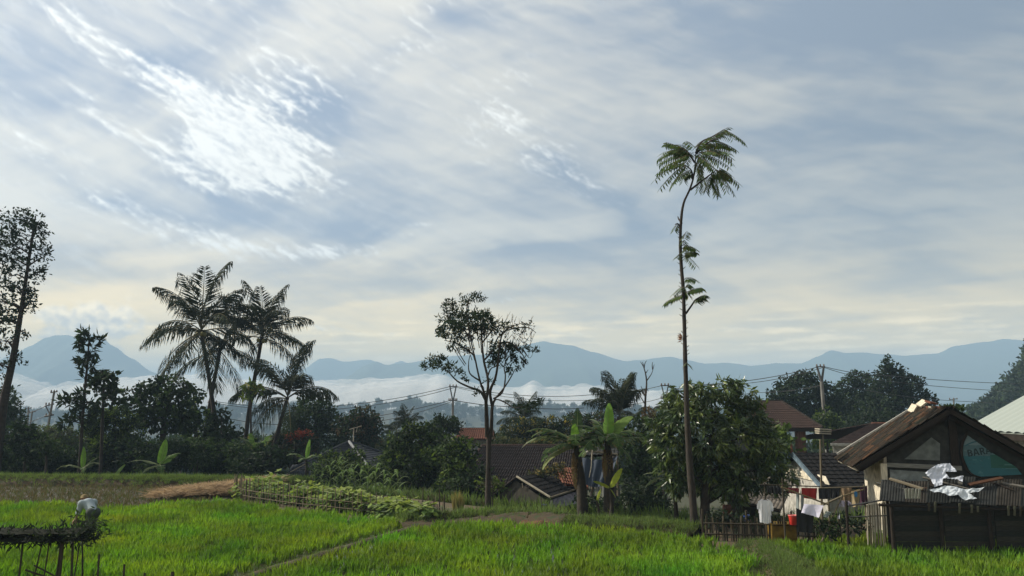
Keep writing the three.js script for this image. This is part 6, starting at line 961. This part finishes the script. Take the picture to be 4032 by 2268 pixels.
wire('middle wire behind the forked tree towards the palm', [[1798, 1526, 74], [2340, 1574, 76]], 0.022, 0.5);
wire('thick low wire behind the forked tree above the far ridge', [[1798, 1578, 74], [2060, 1602, 75], [2300, 1606, 76]], 0.034, 0.15);
wire('wire from the palm to the thin forked pole', [[2370, 1546, 76], [2606, 1518, 70]], 0.028, 0.2);
wire('lower wire from the palm to the thin forked pole', [[2372, 1600, 76], [2604, 1568, 70]], 0.024, 0.2);
wire('wire from the thin forked pole up to the tall pale pole', [[2632, 1518, 70], [2720, 1516, 68], [3218, 1446, 62]], 0.03, 0.3);
wire('second wire from the thin forked pole up to the tall pale pole', [[2632, 1520, 70], [2760, 1514, 68], [3244, 1446, 62]], 0.026, 0.45);
wire('low wire passing behind the mango crown', [[2634, 1566, 70], [2980, 1546, 66], [3240, 1516, 62]], 0.024, 0.15);
wire('upper wire from the tall pale pole to the right edge', [[3246, 1444, 62], [3500, 1480, 66], [4100, 1512, 76]], 0.026, 0.15);
wire('middle wire from the tall pale pole to the right edge', [[3242, 1446, 62], [3480, 1500, 66], [4100, 1545, 76]], 0.024, 0.15);
wire('lower wire from the tall pale pole towards the hillside', [[3240, 1500, 62], [3640, 1570, 70], [4100, 1585, 78]], 0.022, 0.15);
wire('wire from the leaning pole towards the left edge', [[178, 1600, 68], [84, 1634, 90], [-60, 1664, 110]], 0.03, 0.1);
wire('lower wire from the leaning pole towards the left edge', [[184, 1636, 68], [84, 1668, 90], [-60, 1690, 110]], 0.03, 0.1);

// ------------------------------------------------------------------ fences
{ // the trellis of thin stakes round the vegetable plot
  const line = [[934, 1952], [1000, 1972], [1200, 2000], [1500, 2030], [1745, 2046]].map(([X, Y]) => onGround(X, Y).add(V(0, 0, 0.5))), foot = line[2].clone(), t = thing('stake_fence', 'fence of thin bamboo stakes round the vegetable plot', 'fence', foot), r = makeRandom(3001), curve = new THREE.CatmullRomCurve3(line.map((p) => p.clone().sub(foot)));
  const stake = [0, 1, 2].map((k) => bar(V(0, 0, 0), V(0.02 * (k - 1), 1, 0.015 * k), 0.02, 0.015, 5));
  for (let i = 0; i < 74; i++) { const p = curve.getPoint(i / 73), g = part('stake', stake[i % 3], i % 4 ? greyBamboo : darkBamboo, t); g.position.copy(p).add(V(0, 0, 0.05 * (r() - 0.5))); g.scale.set(1, lerp(0.85, 0.65, i / 73) * (0.85 + 0.35 * r()), 1); g.rotation.set((r() - 0.5) * 0.12, r() * 6, (r() - 0.5) * 0.12); }
  for (const h of [0.2, 0.42]) part('rail', limb(curve.getPoints(14).map((p) => p.clone().add(V(0, h + 0.02 * r(), 0.02))), [0.012, 0.012], 5), greyBamboo, t);
  const post = onGround(1755, 2050).sub(foot); for (let k = 0; k < 5; k++) part('post', bar(post.clone().add(V(-0.75 + k * 0.17, 0, -0.1 * k)), post.clone().add(V(-0.75 + k * 0.17 + 0.03 * (r() - 0.5), 0.75 + 0.35 * r(), -0.1 * k)), 0.026, 0.02), darkBamboo, t);
}
{ // dark paling before the washing
  const a = onGround(2770, 2128), b = onGround(3310, 2146), foot = a.clone(), t = thing('bamboo_paling', 'dark bamboo paling in front of the washing', 'fence', foot), r = makeRandom(3003), dirv = b.clone().sub(a);
  const slat = [box(0.045, 1, 0.012, 0, 0.5, 0), box(0.038, 1, 0.014, 0, 0.5, 0)];
  for (let i = 0; i < 62; i++) { if (r() < 0.07) continue; const g = part('slat', slat[i % 2], [darkBamboo, greyBamboo, darkBamboo, flat([0.04, 0.04, 0.03])][i % 4], t); g.position.copy(dirv).multiplyScalar(i / 61).add(V(0, -0.03, 0.02 * (r() - 0.5))); g.scale.y = 0.52 + 0.22 * r(); g.rotation.z = (r() - 0.5) * 0.1; }
  for (const h of [0.18, 0.46]) part('rail', bar(V(0, h, 0.025), dirv.clone().add(V(0, h + 0.03, 0.025)), 0.018), darkBamboo, t);
  for (const s of [0, 0.33, 0.66, 1]) part('post', bar(dirv.clone().multiplyScalar(s).add(V(0, -0.05, -0.03)), dirv.clone().multiplyScalar(s).add(V(0, 0.82, -0.03)), 0.03), darkBamboo, t);
}
{ // pale slats and the iron rail at the corner of the tiled house
  const foot = at(3430, 2060, 20.2); foot.y = 0; const t = thing('slat_fence', 'fence with pale slats and spiked rail beside the cream wall', 'fence', foot), q = (X, Y, d = 20.2) => at(X, Y, d).sub(foot), r = makeRandom(3005);
  for (let k = 0; k < 8; k++) part('slat', bar(V(q(3412 + k * 10, 2060).x, 0, 0.04 * (r() - 0.5)), q(3412 + k * 10 + 4 * (r() - 0.5), 1988 - k * 1.5), 0.022, 0.02, 5), k % 3 === 1 ? greyBamboo : paleTimber, t);
  part('rail', bar(q(3330, 1994), q(3492, 1966), 0.02), steel, t); part('rail', bar(q(3330, 2036), q(3492, 2030), 0.016), steel, t);
  for (let k = 0; k < 14; k++) part('spike', bar(q(3334 + k * 12, 1996 - k * 2), q(3335 + k * 12, 1983 - k * 2), 0.012, 0.004, 4), steel, t);
  for (const X of [3332, 3494]) part('post', bar(V(q(X, 2000).x, 0, 0), q(X, 1972), 0.035), darkTimber, t);
}
// ------------------------------------------------------------------ washing
const linen = (c, rough = 0.95) => new THREE.MeshPhysicalMaterial({ color: new THREE.Color().setRGB(...c), roughness: 1, transmission: 0.2, thickness: 0, side: THREE.DoubleSide });
{
  const d = 21, foot = at(3160, 2000, d); foot.y = 0; const t = thing('clothes_rack', 'rickety rack of bamboo poles carrying the washing', 'clothes rack', foot), q = (X, Y, e = d) => at(X, Y, e).sub(foot), stand = (X, Y, e) => bar(V(q(X, Y, e).x, -0.05, q(X, Y, e).z), q(X, Y, e), 0.026, 0.02);
  part('post', stand(3080, 1882, 21), darkBamboo, t); part('post', stand(3262, 1972, 20.8), greyBamboo, t); part('post', stand(3402, 1908, 21.4), greyBamboo, t); part('post', stand(3010, 1900, 21.3), darkBamboo, t);
  part('pole', bar(q(3076, 1918, 20.9), q(3264, 1988, 20.8), 0.022), bamboo, t); part('pole', bar(q(3225, 1922, 21.4), q(3412, 1916, 21.4), 0.018), greyBamboo, t); part('pole', bar(q(3236, 1990, 20.9), q(3316, 1954, 20.9), 0.026), greyBamboo, t); part('pole', bar(q(3316, 1954, 21.1), q(3400, 1928, 21.2), 0.02), bamboo, t);
  part('pole', bar(q(2990, 1908, 21.3), q(3230, 1916, 21.3), 0.016), darkBamboo, t); part('brace', bar(V(q(3215, 2050, 20.7).x, 0.02, q(3215, 2050, 20.7).z), q(3316, 1950, 20.9), 0.024), greyBamboo, t);
  part('line', bar(q(2960, 1962, 20.4), q(3080, 1958, 20.9), 0.006), cable, t);
}
solo('bamboo_mast', bar(at(3236, 2040, 25).setY(ground(at(3236, 2040, 25).x, -25)), at(3230, 1730, 25), 0.04, 0.028), greyBamboo, 'thin bamboo mast standing before the long black roof', 'pole');
function cloth(label, category, corners, color, folds, seed, name = 'hanging_cloth') {      // corners: top left, top right, bottom right, bottom left as [X, Y, d]
  const P = corners.map((c) => at(...c)), n = 18, m = 12, pos = [], idx = [], back = [];
  for (const face of [0, 1]) for (let j = 0; j <= m; j++) for (let i = 0; i <= n; i++) { const u = i / n, v = j / m, p = P[0].clone().lerp(P[1], u).lerp(P[3].clone().lerp(P[2], u), v); p.z += (0.012 + 0.035 * v) * Math.sin(u * folds * 6.28 + seed) + 0.03 * v * fbm(u * 4 + seed, v * 3, 2) - face * 0.008; p.y += 0.02 * fbm(u * 5 + seed, 7, 2) * v; pos.push(p.x, p.y, p.z); if (i < n && j < m) { const a = face * (n + 1) * (m + 1) + j * (n + 1) + i; if (face) idx.push(a, a + 1, a + n + 1, a + 1, a + n + 2, a + n + 1); else idx.push(a, a + n + 1, a + 1, a + 1, a + n + 1, a + n + 2); } }
  return solo(name, geo(pos, idx), linen(color), label, category, 'washing');
}
{ // the white shirt on its hanger
  const d = 20.3, foot = at(3012, 2060, d), t = thing('hanging_shirt', 'long white short-sleeved shirt hanging over the bamboo paling', 'shirt', foot, 0, 'washing'), q = (X, Y) => at(X, Y, d).sub(foot), sh = [[3000, 1966], [3008, 1971], [3018, 1971], [3026, 1966], [3040, 1978], [3048, 2008], [3040, 2014], [3034, 2002], [3034, 2040], [3032, 2060], [2994, 2057], [2990, 2030], [2988, 2002], [2980, 2004], [2982, 1984], [2988, 1974]];
  const shape = new THREE.Shape(sh.map(([X, Y]) => { const p = q(X, Y); return new THREE.Vector2(p.x, p.y); })), flatShape = new THREE.ShapeGeometry(shape), P0 = q(2978, 2064), P1 = q(3050, 1962), n = 26, pos = [], idx = [];
  const poly = sh.map(([X, Y]) => q(X, Y)), inside = (x, y) => { let c = false; for (let i = 0, j = poly.length - 1; i < poly.length; j = i++) if ((poly[i].y > y) !== (poly[j].y > y) && x < (poly[j].x - poly[i].x) * (y - poly[i].y) / (poly[j].y - poly[i].y) + poly[i].x) c = !c; return c; };
  for (const face of [0, 1]) { const at0 = pos.length / 3; for (let j = 0; j <= n; j++) for (let i = 0; i <= n; i++) { const x = lerp(P0.x, P1.x, i / n), y = lerp(P0.y, P1.y, j / n), v = 1 - j / n; pos.push(x, y, 0.03 * v * Math.sin(i / n * 24 + v * 2) + 0.012 * fbm(i * 0.4, j * 0.3, 3) + (face ? -1 : 1) * 0.05 * Math.sin(Math.PI * clamp(i / n)) ); } for (let j = 0; j < n; j++) for (let i = 0; i < n; i++) { if (!inside(lerp(P0.x, P1.x, (i + 0.5) / n), lerp(P0.y, P1.y, (j + 0.5) / n))) continue; const a = at0 + j * (n + 1) + i; if (face) idx.push(a, a + n + 1, a + 1, a + 1, a + n + 1, a + n + 2); else idx.push(a, a + 1, a + n + 1, a + 1, a + n + 2, a + n + 1); } }
  part('shirt_body', geo(pos, idx), linen([0.6, 0.61, 0.66]), t); part('hanger', merge([bar(q(2990, 1976), q(3012, 1966), 0.008), bar(q(3036, 1976), q(3012, 1966), 0.008), bar(q(3012, 1966), q(3012, 1957), 0.006)]), cable, t);
}
cloth('black garment, left of two hanging above the white shirt', 'garment', [[3016, 1912, 21.2], [3046, 1914, 21.2], [3048, 1944, 21.2], [3020, 1940, 21.2]], [0.02, 0.02, 0.022], 2, 1);
cloth('black garment, right of two hanging above the white shirt', 'garment', [[3046, 1914, 21.25], [3078, 1916, 21.25], [3074, 1946, 21.25], [3050, 1944, 21.25]], [0.018, 0.02, 0.024], 2, 2);
cloth('dull red cloth, left of two under the white gable', 'cloth', [[3092, 1920, 24], [3146, 1922, 24], [3146, 1946, 24], [3096, 1940, 24]], [0.24, 0.035, 0.04], 3, 3);
cloth('bright red cloth, right of two under the white gable', 'cloth', [[3156, 1921, 24], [3218, 1922, 24], [3216, 1968, 24], [3158, 1960, 24]], [0.36, 0.02, 0.015], 2, 4);
cloth('narrow grey towel, left of a pair on the slanting pole', 'towel', [[3136, 1942, 20.85], [3148, 1946, 20.85], [3147, 2008, 20.85], [3137, 2006, 20.85]], [0.2, 0.23, 0.23], 1, 5);
cloth('narrow grey towel, right of a pair on the slanting pole', 'towel', [[3154, 1948, 20.85], [3166, 1952, 20.85], [3164, 2012, 20.85], [3155, 2010, 20.85]], [0.22, 0.25, 0.25], 1, 6);
cloth('white sheet slung under the slanting pole', 'sheet', [[3166, 1984, 20.7], [3242, 1990, 20.7], [3222, 2038, 20.5], [3154, 2018, 20.5]], [0.62, 0.60, 0.7], 1, 7);
cloth('dark trousers hanging below the white sheet', 'trousers', [[3134, 2000, 20.75], [3204, 2030, 20.75], [3196, 2098, 20.75], [3136, 2094, 20.75]], [0.012, 0.013, 0.015], 2, 8);
cloth('black towel, left of two on the back pole', 'towel', [[3222, 1922, 21.4], [3268, 1921, 21.4], [3268, 1964, 21.4], [3224, 1966, 21.4]], [0.02, 0.02, 0.024], 2, 9);
cloth('black towel, right of two on the back pole', 'towel', [[3270, 1921, 21.4], [3308, 1920, 21.4], [3306, 1962, 21.4], [3272, 1964, 21.4]], [0.016, 0.016, 0.018], 2, 10);
cloth('brown towel, left of two on the rising pole', 'towel', [[3312, 1922, 21.35], [3354, 1920, 21.35], [3352, 1980, 21.3], [3316, 1978, 21.3]], [0.22, 0.15, 0.085], 2, 11);
const tan = cloth('tan towel with a blue spot beside the purple cloth', 'towel', [[3352, 1934, 21.2], [3386, 1926, 21.2], [3384, 1992, 21.2], [3358, 1996, 21.2]], [0.42, 0.33, 0.19], 1, 12);
part('printed_spot', new THREE.CylinderGeometry(0.06, 0.06, 0.004, 18).rotateX(Math.PI / 2).scale(0.75, 1.25, 1).translate(...at(3370, 1946, 21.13).toArray()), linen([0.04, 0.2, 0.42]), tan, 'round blue print');
cloth('purple cloth next to the cream wall', 'cloth', [[3386, 1918, 21.4], [3414, 1912, 21.4], [3416, 1986, 21.4], [3388, 1990, 21.4]], [0.09, 0.025, 0.06], 2, 13);
cloth('pale mauve crumpled garment below the brown towel', 'garment', [[3300, 1970, 20.9], [3342, 1972, 20.9], [3358, 1994, 20.9], [3302, 1996, 20.9]], [0.48, 0.44, 0.55], 3, 14);
cloth('small striped pale rag below the white sheet', 'rag', [[3254, 2012, 20.7], [3272, 2016, 20.7], [3256, 2040, 20.7], [3242, 2034, 20.7]], [0.4, 0.45, 0.46], 3, 15);
cloth('small white sock at the right end of the washing', 'sock', [[3300, 2020, 20.8], [3308, 2022, 20.8], [3306, 2042, 20.8], [3298, 2044, 20.8]], [0.5, 0.5, 0.58], 1, 16);
{ // red bucket and ochre tub
  const lathe = (pts) => new THREE.LatheGeometry(pts.map(([a, b]) => new THREE.Vector2(a, b)), 20);
  const b = at(3124, 2066, 21.6); let t = thing('red_bucket', 'red plastic bucket standing on the ochre tub edge', 'bucket', V(b.x, b.y, b.z)); part('pail', lathe([[0, 0], [0.09, 0], [0.115, 0.22], [0.125, 0.23], [0.12, 0.245], [0.105, 0.22], [0.085, 0.02], [0, 0.02]]), new THREE.MeshStandardMaterial({ color: new THREE.Color(0.5, 0.03, 0.02), roughness: 0.45 }), t); part('rim', new THREE.TorusGeometry(0.12, 0.012, 6, 20).rotateX(Math.PI / 2).translate(0, 0.24, 0), new THREE.MeshStandardMaterial({ color: new THREE.Color(0.6, 0.16, 0.15), roughness: 0.45 }), t); part('handle', new THREE.TorusGeometry(0.12, 0.006, 5, 16, Math.PI).translate(0, 0.24, 0), steel, t);
  const c = at(3080, 2100, 21.9); t = thing('ochre_tub', 'ochre-yellow square water tub behind the paling', 'tub', V(c.x, 0, c.z)); const y1 = b.y; part('tub_wall', slab([V(-0.34, 0, 0.25), V(-0.34, y1, 0.25), V(0.3, y1, 0.25), V(0.3, 0, 0.25)], 0.05, V(0, 0, 1)), flat([0.17, 0.11, 0.02], 0.8), t); part('tub_wall', slab([V(-0.34, 0, 0.19), V(-0.34, y1, 0.19), V(-0.34, y1, -0.4), V(-0.34, 0, -0.4)], 0.05, V(-1, 0, 0)), flat([0.16, 0.10, 0.02], 0.8), t); part('tub_wall', slab([V(0.3, 0, 0.19), V(0.3, y1, 0.19), V(0.3, y1, -0.4), V(0.3, 0, -0.4)], 0.05, V(1, 0, 0)), flat([0.16, 0.10, 0.02], 0.8), t); part('tub_lid', box(0.64, 0.03, 0.66, -0.02, y1 - 0.025, -0.08), flat([0.15, 0.10, 0.02], 0.8), t);
  const e = at(2940, 2036, 23); t = thing('blue_pail', 'small blue pail beside the hut wall', 'pail', V(e.x, Math.max(0, e.y - 0.12), e.z)); part('pail', lathe([[0, 0], [0.07, 0], [0.09, 0.18], [0.08, 0.18], [0.06, 0.02], [0, 0.02]]), new THREE.MeshStandardMaterial({ color: new THREE.Color(0.02, 0.06, 0.28), roughness: 0.5 }), t); part('handle', new THREE.TorusGeometry(0.085, 0.005, 5, 14, Math.PI).translate(0, 0.18, 0), steel, t);
}
// ------------------------------------------------------------------ maize, reeds
{
  const stalk = limb([V(0, 0, 0), V(0.01, 0.6, 0), V(0.03, 1.2, 0)], [0.018, 0.014, 0.006], 5), blade = [0, 1, 2].map((k) => bananaLeaf(0.55, 0.075, 1.9 + 0.3 * k, 3100 + k, [0.10, 0.17, 0.045], 0.02)), stalkM = flat([0.12, 0.17, 0.05]), spots = [[1240, 1900, 36], [1268, 1905, 35.5], [1300, 1910, 35], [1330, 1905, 35], [1352, 1900, 34.5], [1372, 1910, 34], [1395, 1912, 34], [1418, 1920, 33.5], [1380, 1895, 35.5], [1345, 1890, 36], [1450, 1938, 31.5], [1478, 1950, 31], [1510, 1956, 30.4], [1540, 1962, 29.8], [1565, 1968, 29]], r = makeRandom(3120);
  spots.sort((a, b) => a[0] - b[0]).forEach(([X, Y, d], i) => { const p = at(X, Y, d); p.y = Math.max(0, ground(p.x, p.z)); const t = thing('maize_plant', 'maize plant, ' + ORDER[i] + ' from the left at the edge of the vegetable plot', 'maize', p, r() * 6, 'maize at the edge of the vegetable plot'), s = 0.8 + 0.35 * r(); part('stalk', stalk, stalkM, t).scale.setScalar(s); for (let k = 0; k < 8; k++) { const f = part('leaf', blade[k % 3], freshLeaf, t); f.position.set(0.02, (0.25 + 0.12 * k) * s, 0); f.scale.setScalar(s); f.rotation.set(0, k * 2.6 + r(), 0.9 + 0.2 * r(), 'YZX'); } });
  const L = new Leaves(3130); for (let k = 0; k < 140; k++) { const a = L.r() * 6.28, lean = 0.35 * L.r(), d = V(Math.cos(a) * lean, 1, Math.sin(a) * lean).normalize(); L.leaf(V(0.3 * (L.r() - 0.5), 0, 0.3 * (L.r() - 0.5)), d, around(L.r).cross(d).normalize(), 0.45 + 0.35 * L.r(), 0.03, k % 3 ? [0.24, 0.2, 0.06] : [0.16, 0.18, 0.05], 0.2, 0.4); }
  const p = at(1804, 1985, 27.4); p.y = 0.05; const g = solo('reed_clump', L.geometry, softLeaf, 'clump of straw-coloured reeds left of the forked tree', 'reeds'); g.position.copy(p); g.userData.kind = 'stuff';
}
// ------------------------------------------------------------------ the low shelter and stakes in the foreground, left
{
  const d = 15.6, foot = at(140, 2268, d); foot.y = 0; const t = thing('thatched_shelter', 'low dark thatched shelter on bamboo posts in the left foreground', 'shelter', foot), q = (X, Y, e = d) => at(X, Y, e).sub(foot), r = makeRandom(3201);
  const y = q(100, 2108).y, x0 = q(-420, 2100).x, x1 = q(352, 2100).x, L = new Leaves(3202), pos = [], idx = [], n = 60, m = 10;
  for (const side of [0, 1]) for (let j = 0; j <= m; j++) for (let i = 0; i <= n; i++) { const u = i / n, v = j / m, x = lerp(x0, x1, u), z = lerp(0.26, -0.26, v); pos.push(x + 0.05 * fbm(v * 6, u * 3, 2), y + (side ? -0.09 : 0.05) + 0.06 * Math.sin(v * Math.PI) + 0.06 * fbm(x * 2.2, z * 4, 3) + 0.05 * (u - 0.5), z + 0.06 * fbm(x * 3, v * 2, 2)); if (i < n && j < m) { const a = side * (n + 1) * (m + 1) + j * (n + 1) + i; if (side) idx.push(a, a + n + 1, a + 1, a + 1, a + n + 1, a + n + 2); else idx.push(a, a + 1, a + n + 1, a + 1, a + n + 2, a + n + 1); } }
  part('thatch', geo(pos, idx), flat([0.02, 0.022, 0.016]), t);
  for (let k = 0; k < 30; k++) { const u = (k + 0.5) / 30; fillBlob(L, V(lerp(x0, x1, u), y - 0.01 + 0.05 * (u - 0.5) + 0.05 * (L.r() - 0.5), (L.r() - 0.5) * 0.2), 0.18, 0.07 + 0.04 * L.r(), 0.24, { len: 0.15, wid: 0.03, perTwig: 8, cover: 1.6, droop: 0.25, spread: 1.0, palette: [[0.014, 0.02, 0.01], [0.022, 0.034, 0.014], [0.012, 0.016, 0.01]] }); }
  part('thatch_straws', L.geometry, softLeaf, t).userData.kind = 'stuff';
  for (const [X0, Y0, X1, w] of [[92, 2120, 82, 8], [168, 2130, 128, 5], [196, 2120, 176, 6], [242, 2120, 226, 7], [250, 2110, 240, 12], [288, 2110, 292, 9], [312, 2150, 292, 5]]) { const a = V(q(X1, 2268).x, 0, 0.1), b = q(X0, Y0); part('post', limb([a, a.clone().lerp(b, 0.5).add(V(0.01, 0, 0)), b], [metres(w, d) / 2 * 1.15, metres(w, d) / 2], 6), w > 12 ? flat([0.09, 0.10, 0.085]) : darkBamboo, t); }
  part('brace', limb([q(100, 2244), q(150, 2262), q(230, 2284)], [0.02, 0.018], 5), darkBamboo, t); part('brace', limb([q(134, 2226), q(180, 2250), q(240, 2282)], [0.016, 0.016], 5), darkBamboo, t);
}
{
  const labels = ['tallest bare stake standing in the rice right of the thatched shelter', 'second bare stake from the thatched shelter, shorter', 'third bare stake from the thatched shelter, barely showing', 'stout stub of a stake, farthest from the thatched shelter'];
  [[391, 2183, 7], [490, 2222, 8], [570, 2256, 8], [680, 2252, 13]].forEach(([X, Y, w], i) => { const d = 15.4, b = at(X, Y, d); solo('stake', limb([V(b.x + 0.005, 0, b.z), V(b.x, b.y * 0.5, b.z), b], [metres(w, d) / 2 * 1.1, metres(w, d) / 2], 7), darkBamboo, labels[i], 'stake', 'stakes in the rice'); });
}
shrub({ label: 'loose dark green bush at the right end of the thatched shelter', d: 16.2, seed: 3301, trunk: [[332, 2240, 8], [325, 2070, 4]], blobs: [[366, 2060, 30, 24], [310, 2060, 36, 22], [350, 2084, 34, 28], [320, 2100, 44, 28], [376, 2090, 22, 20]], leaf: { len: 0.14, wid: 0.035, perTwig: 8, cover: 0.75, droop: 0.2, spread: 1.6, palette: PALETTE.mid, material: softLeaf } });

// ------------------------------------------------------------------ the farmer bending in the rice
{
  const d = 22.2, hip = at(368, 2006, d), root = V(hip.x, 0, hip.z); const t = thing('person', 'farmer in pale shirt and brown hat bending in the rice', 'person', root, rad(-36));
  const H = V(0, hip.y, 0), chest = V(-0.34, hip.y + 0.24, 0), neck = V(-0.46, hip.y + 0.29, 0), head = V(-0.6, hip.y + 0.33, 0);
  const knee = (s) => V(-0.12 + 0.1 * s, 0.46, 0.11 * s), foot = (s) => V(0.06 + 0.12 * s, 0.06, 0.12 * s), toe = (s) => V(-0.12 + 0.12 * s, 0.04, 0.13 * s), shoulder = (s) => chest.clone().add(V(-0.04, 0.02, 0.19 * s)), elbow = (s) => shoulder(s).add(V(-0.06, -0.28, 0.05 * s)), wrist = (s) => elbow(s).add(V(-0.16, -0.19, -0.03 * s));
  t.scale.setScalar(0.9);
  function field(bones, grow, cell, pad) {
    const lo = V(1e9, 1e9, 1e9), hi = V(-1e9, -1e9, -1e9); for (const [a, b, ra, rb] of bones) for (const [p, q] of [[a, ra], [b, rb]]) { lo.min(p.clone().subScalar(q + grow + pad)); hi.max(p.clone().addScalar(q + grow + pad)); }
    const size = Math.max(hi.x - lo.x, hi.y - lo.y, hi.z - lo.z), c = lo.clone().add(hi).multiplyScalar(0.5), n = Math.min(110, Math.max(24, Math.ceil(size / cell))), mc = new MarchingCubes(n, new THREE.MeshBasicMaterial(), false, false, 160000), p = V(0, 0, 0), ab = V(0, 0, 0), ap = V(0, 0, 0);
    for (let z = 0; z < n; z++) for (let y = 0; y < n; y++) for (let x = 0; x < n; x++) {
      p.set(c.x + (x / n * 2 - 1) * size / 2, c.y + (y / n * 2 - 1) * size / 2, c.z + (z / n * 2 - 1) * size / 2); let s = 0;
      for (const [a, b, ra, rb] of bones) { ab.subVectors(b, a); ap.subVectors(p, a); const h = clamp(ap.dot(ab) / Math.max(1e-9, ab.lengthSq())), dist = ap.addScaledVector(ab, -h).length() - lerp(ra, rb, h) - grow; s += Math.exp(-dist * 42); }
      mc.field[x + y * n + z * n * n] = Math.log(Math.max(s, 1e-12)) / 42;
    }
    mc.isolation = 0; mc.update(); const k = mc.count, g = new THREE.BufferGeometry(), pos = new Float32Array(k * 3); for (let i = 0; i < k; i++) for (let q = 0; q < 3; q++) pos[i * 3 + q] = c.getComponent(q) + mc.positionArray[i * 3 + q] * size / 2;
    g.setAttribute('position', new THREE.BufferAttribute(pos, 3)); const m = mergeVertices(g, 1e-4); m.computeVertexNormals(); return m.toNonIndexed();
  }
  const bones = [[H, chest, 0.125, 0.13], [chest, neck, 0.1, 0.06], [neck, head, 0.055, 0.06], [head.clone().add(V(0.01, 0.03, 0)), head.clone().add(V(-0.05, -0.04, 0)), 0.098, 0.075], [head.clone().add(V(-0.12, -0.02, 0)), head.clone().add(V(-0.135, -0.045, 0)), 0.012, 0.018], [head.clone().add(V(-0.01, -0.01, 0.095)), head.clone().add(V(0.01, 0.02, 0.1)), 0.02, 0.018], [head.clone().add(V(-0.01, -0.01, -0.095)), head.clone().add(V(0.01, 0.02, -0.1)), 0.02, 0.018]];
  for (const s of [-1, 1]) bones.push([shoulder(s), chest, 0.07, 0.1], [shoulder(s), elbow(s), 0.055, 0.042], [elbow(s), wrist(s), 0.042, 0.028], [H.clone().add(V(0, 0, 0.08 * s)), knee(s), 0.1, 0.065], [knee(s), foot(s), 0.062, 0.04], [foot(s), toe(s), 0.042, 0.034]);
  const handBones = (s) => { const w = wrist(s), palm = w.clone().add(V(-0.05, -0.075, 0)), list = [[w, palm, 0.028, 0.034]]; for (let f = 0; f < 4; f++) { const o = (f - 1.5) * 0.021 * s, len = [0.034, 0.04, 0.038, 0.03][f], k = palm.clone().add(V(-0.012, -0.02, o)), a = k.clone().add(V(-0.012, -len, 0)), b = a.clone().add(V(0.014, -len * 0.8, 0)); list.push([k, a, 0.0095, 0.009], [a, b, 0.009, 0.0075]); } const th = w.clone().add(V(-0.03, -0.03, -0.03 * s)), tk = th.clone().add(V(-0.03, -0.03, -0.018 * s)); list.push([th, tk, 0.012, 0.01], [tk, tk.clone().add(V(-0.004, -0.035, 0.006 * s)), 0.01, 0.008]); return list; };
  const skin = flat([0.24, 0.13, 0.08], 0.7), body = mergeGeometries([field(bones, 0, 0.016, 0.05), field(handBones(-1), 0, 0.0035, 0.015), field(handBones(1), 0, 0.0035, 0.015)]);
  part('body', body, new THREE.MeshStandardMaterial({ color: new THREE.Color(0.22, 0.12, 0.075), roughness: 0.75 }), t);
  const shirt = [[H.clone().add(V(-0.02, 0.02, 0)), chest, 0.13, 0.135], [chest, chest.clone().lerp(neck, 0.6), 0.1, 0.07]]; for (const s of [-1, 1]) shirt.push([shoulder(s), chest, 0.075, 0.1], [shoulder(s), elbow(s), 0.062, 0.055]);
  part('shirt', field(shirt, 0.016, 0.016, 0.05), new THREE.MeshStandardMaterial({ color: new THREE.Color(0.24, 0.29, 0.32), roughness: 0.95 }), t, 'pale grey-blue shirt');
  const legs = [[H.clone().add(V(0, 0, -0.07)), H.clone().add(V(0, 0, 0.07)), 0.12, 0.12]]; for (const s of [-1, 1]) legs.push([H.clone().add(V(0, 0, 0.08 * s)), knee(s), 0.105, 0.075], [knee(s), knee(s).lerp(foot(s), 0.5), 0.075, 0.07]);
  part('trousers', field(legs, 0.014, 0.016, 0.05), new THREE.MeshStandardMaterial({ color: new THREE.Color(0.035, 0.045, 0.04), roughness: 0.95 }), t);
  const hat = part('hat', new THREE.LatheGeometry([[0, 0.115], [0.05, 0.112], [0.095, 0.085], [0.112, 0.03], [0.115, 0.01], [0.15, 0], [0.148, -0.006], [0.11, 0.002], [0.1, 0.03], [0.085, 0.075], [0, 0.1]].map(([a, b]) => new THREE.Vector2(a, b)), 22), flat([0.26, 0.2, 0.11]), t, 'brown brimmed cloth hat'); hat.position.copy(head).add(V(0.005, 0.055, 0)); hat.rotation.z = 0.32;
  for (const s of [-1, 1]) part('eye', new THREE.SphereGeometry(0.011, 8, 6).translate(...head.clone().add(V(-0.112, 0.005, 0.034 * s)).toArray()), flat([0.03, 0.025, 0.02], 0.3), t);
  part('mouth', box(0.008, 0.01, 0.05).translate(...head.clone().add(V(-0.118, -0.075, 0)).toArray()), flat([0.2, 0.07, 0.06], 0.6), t);
}

renderer.render(scene, camera);
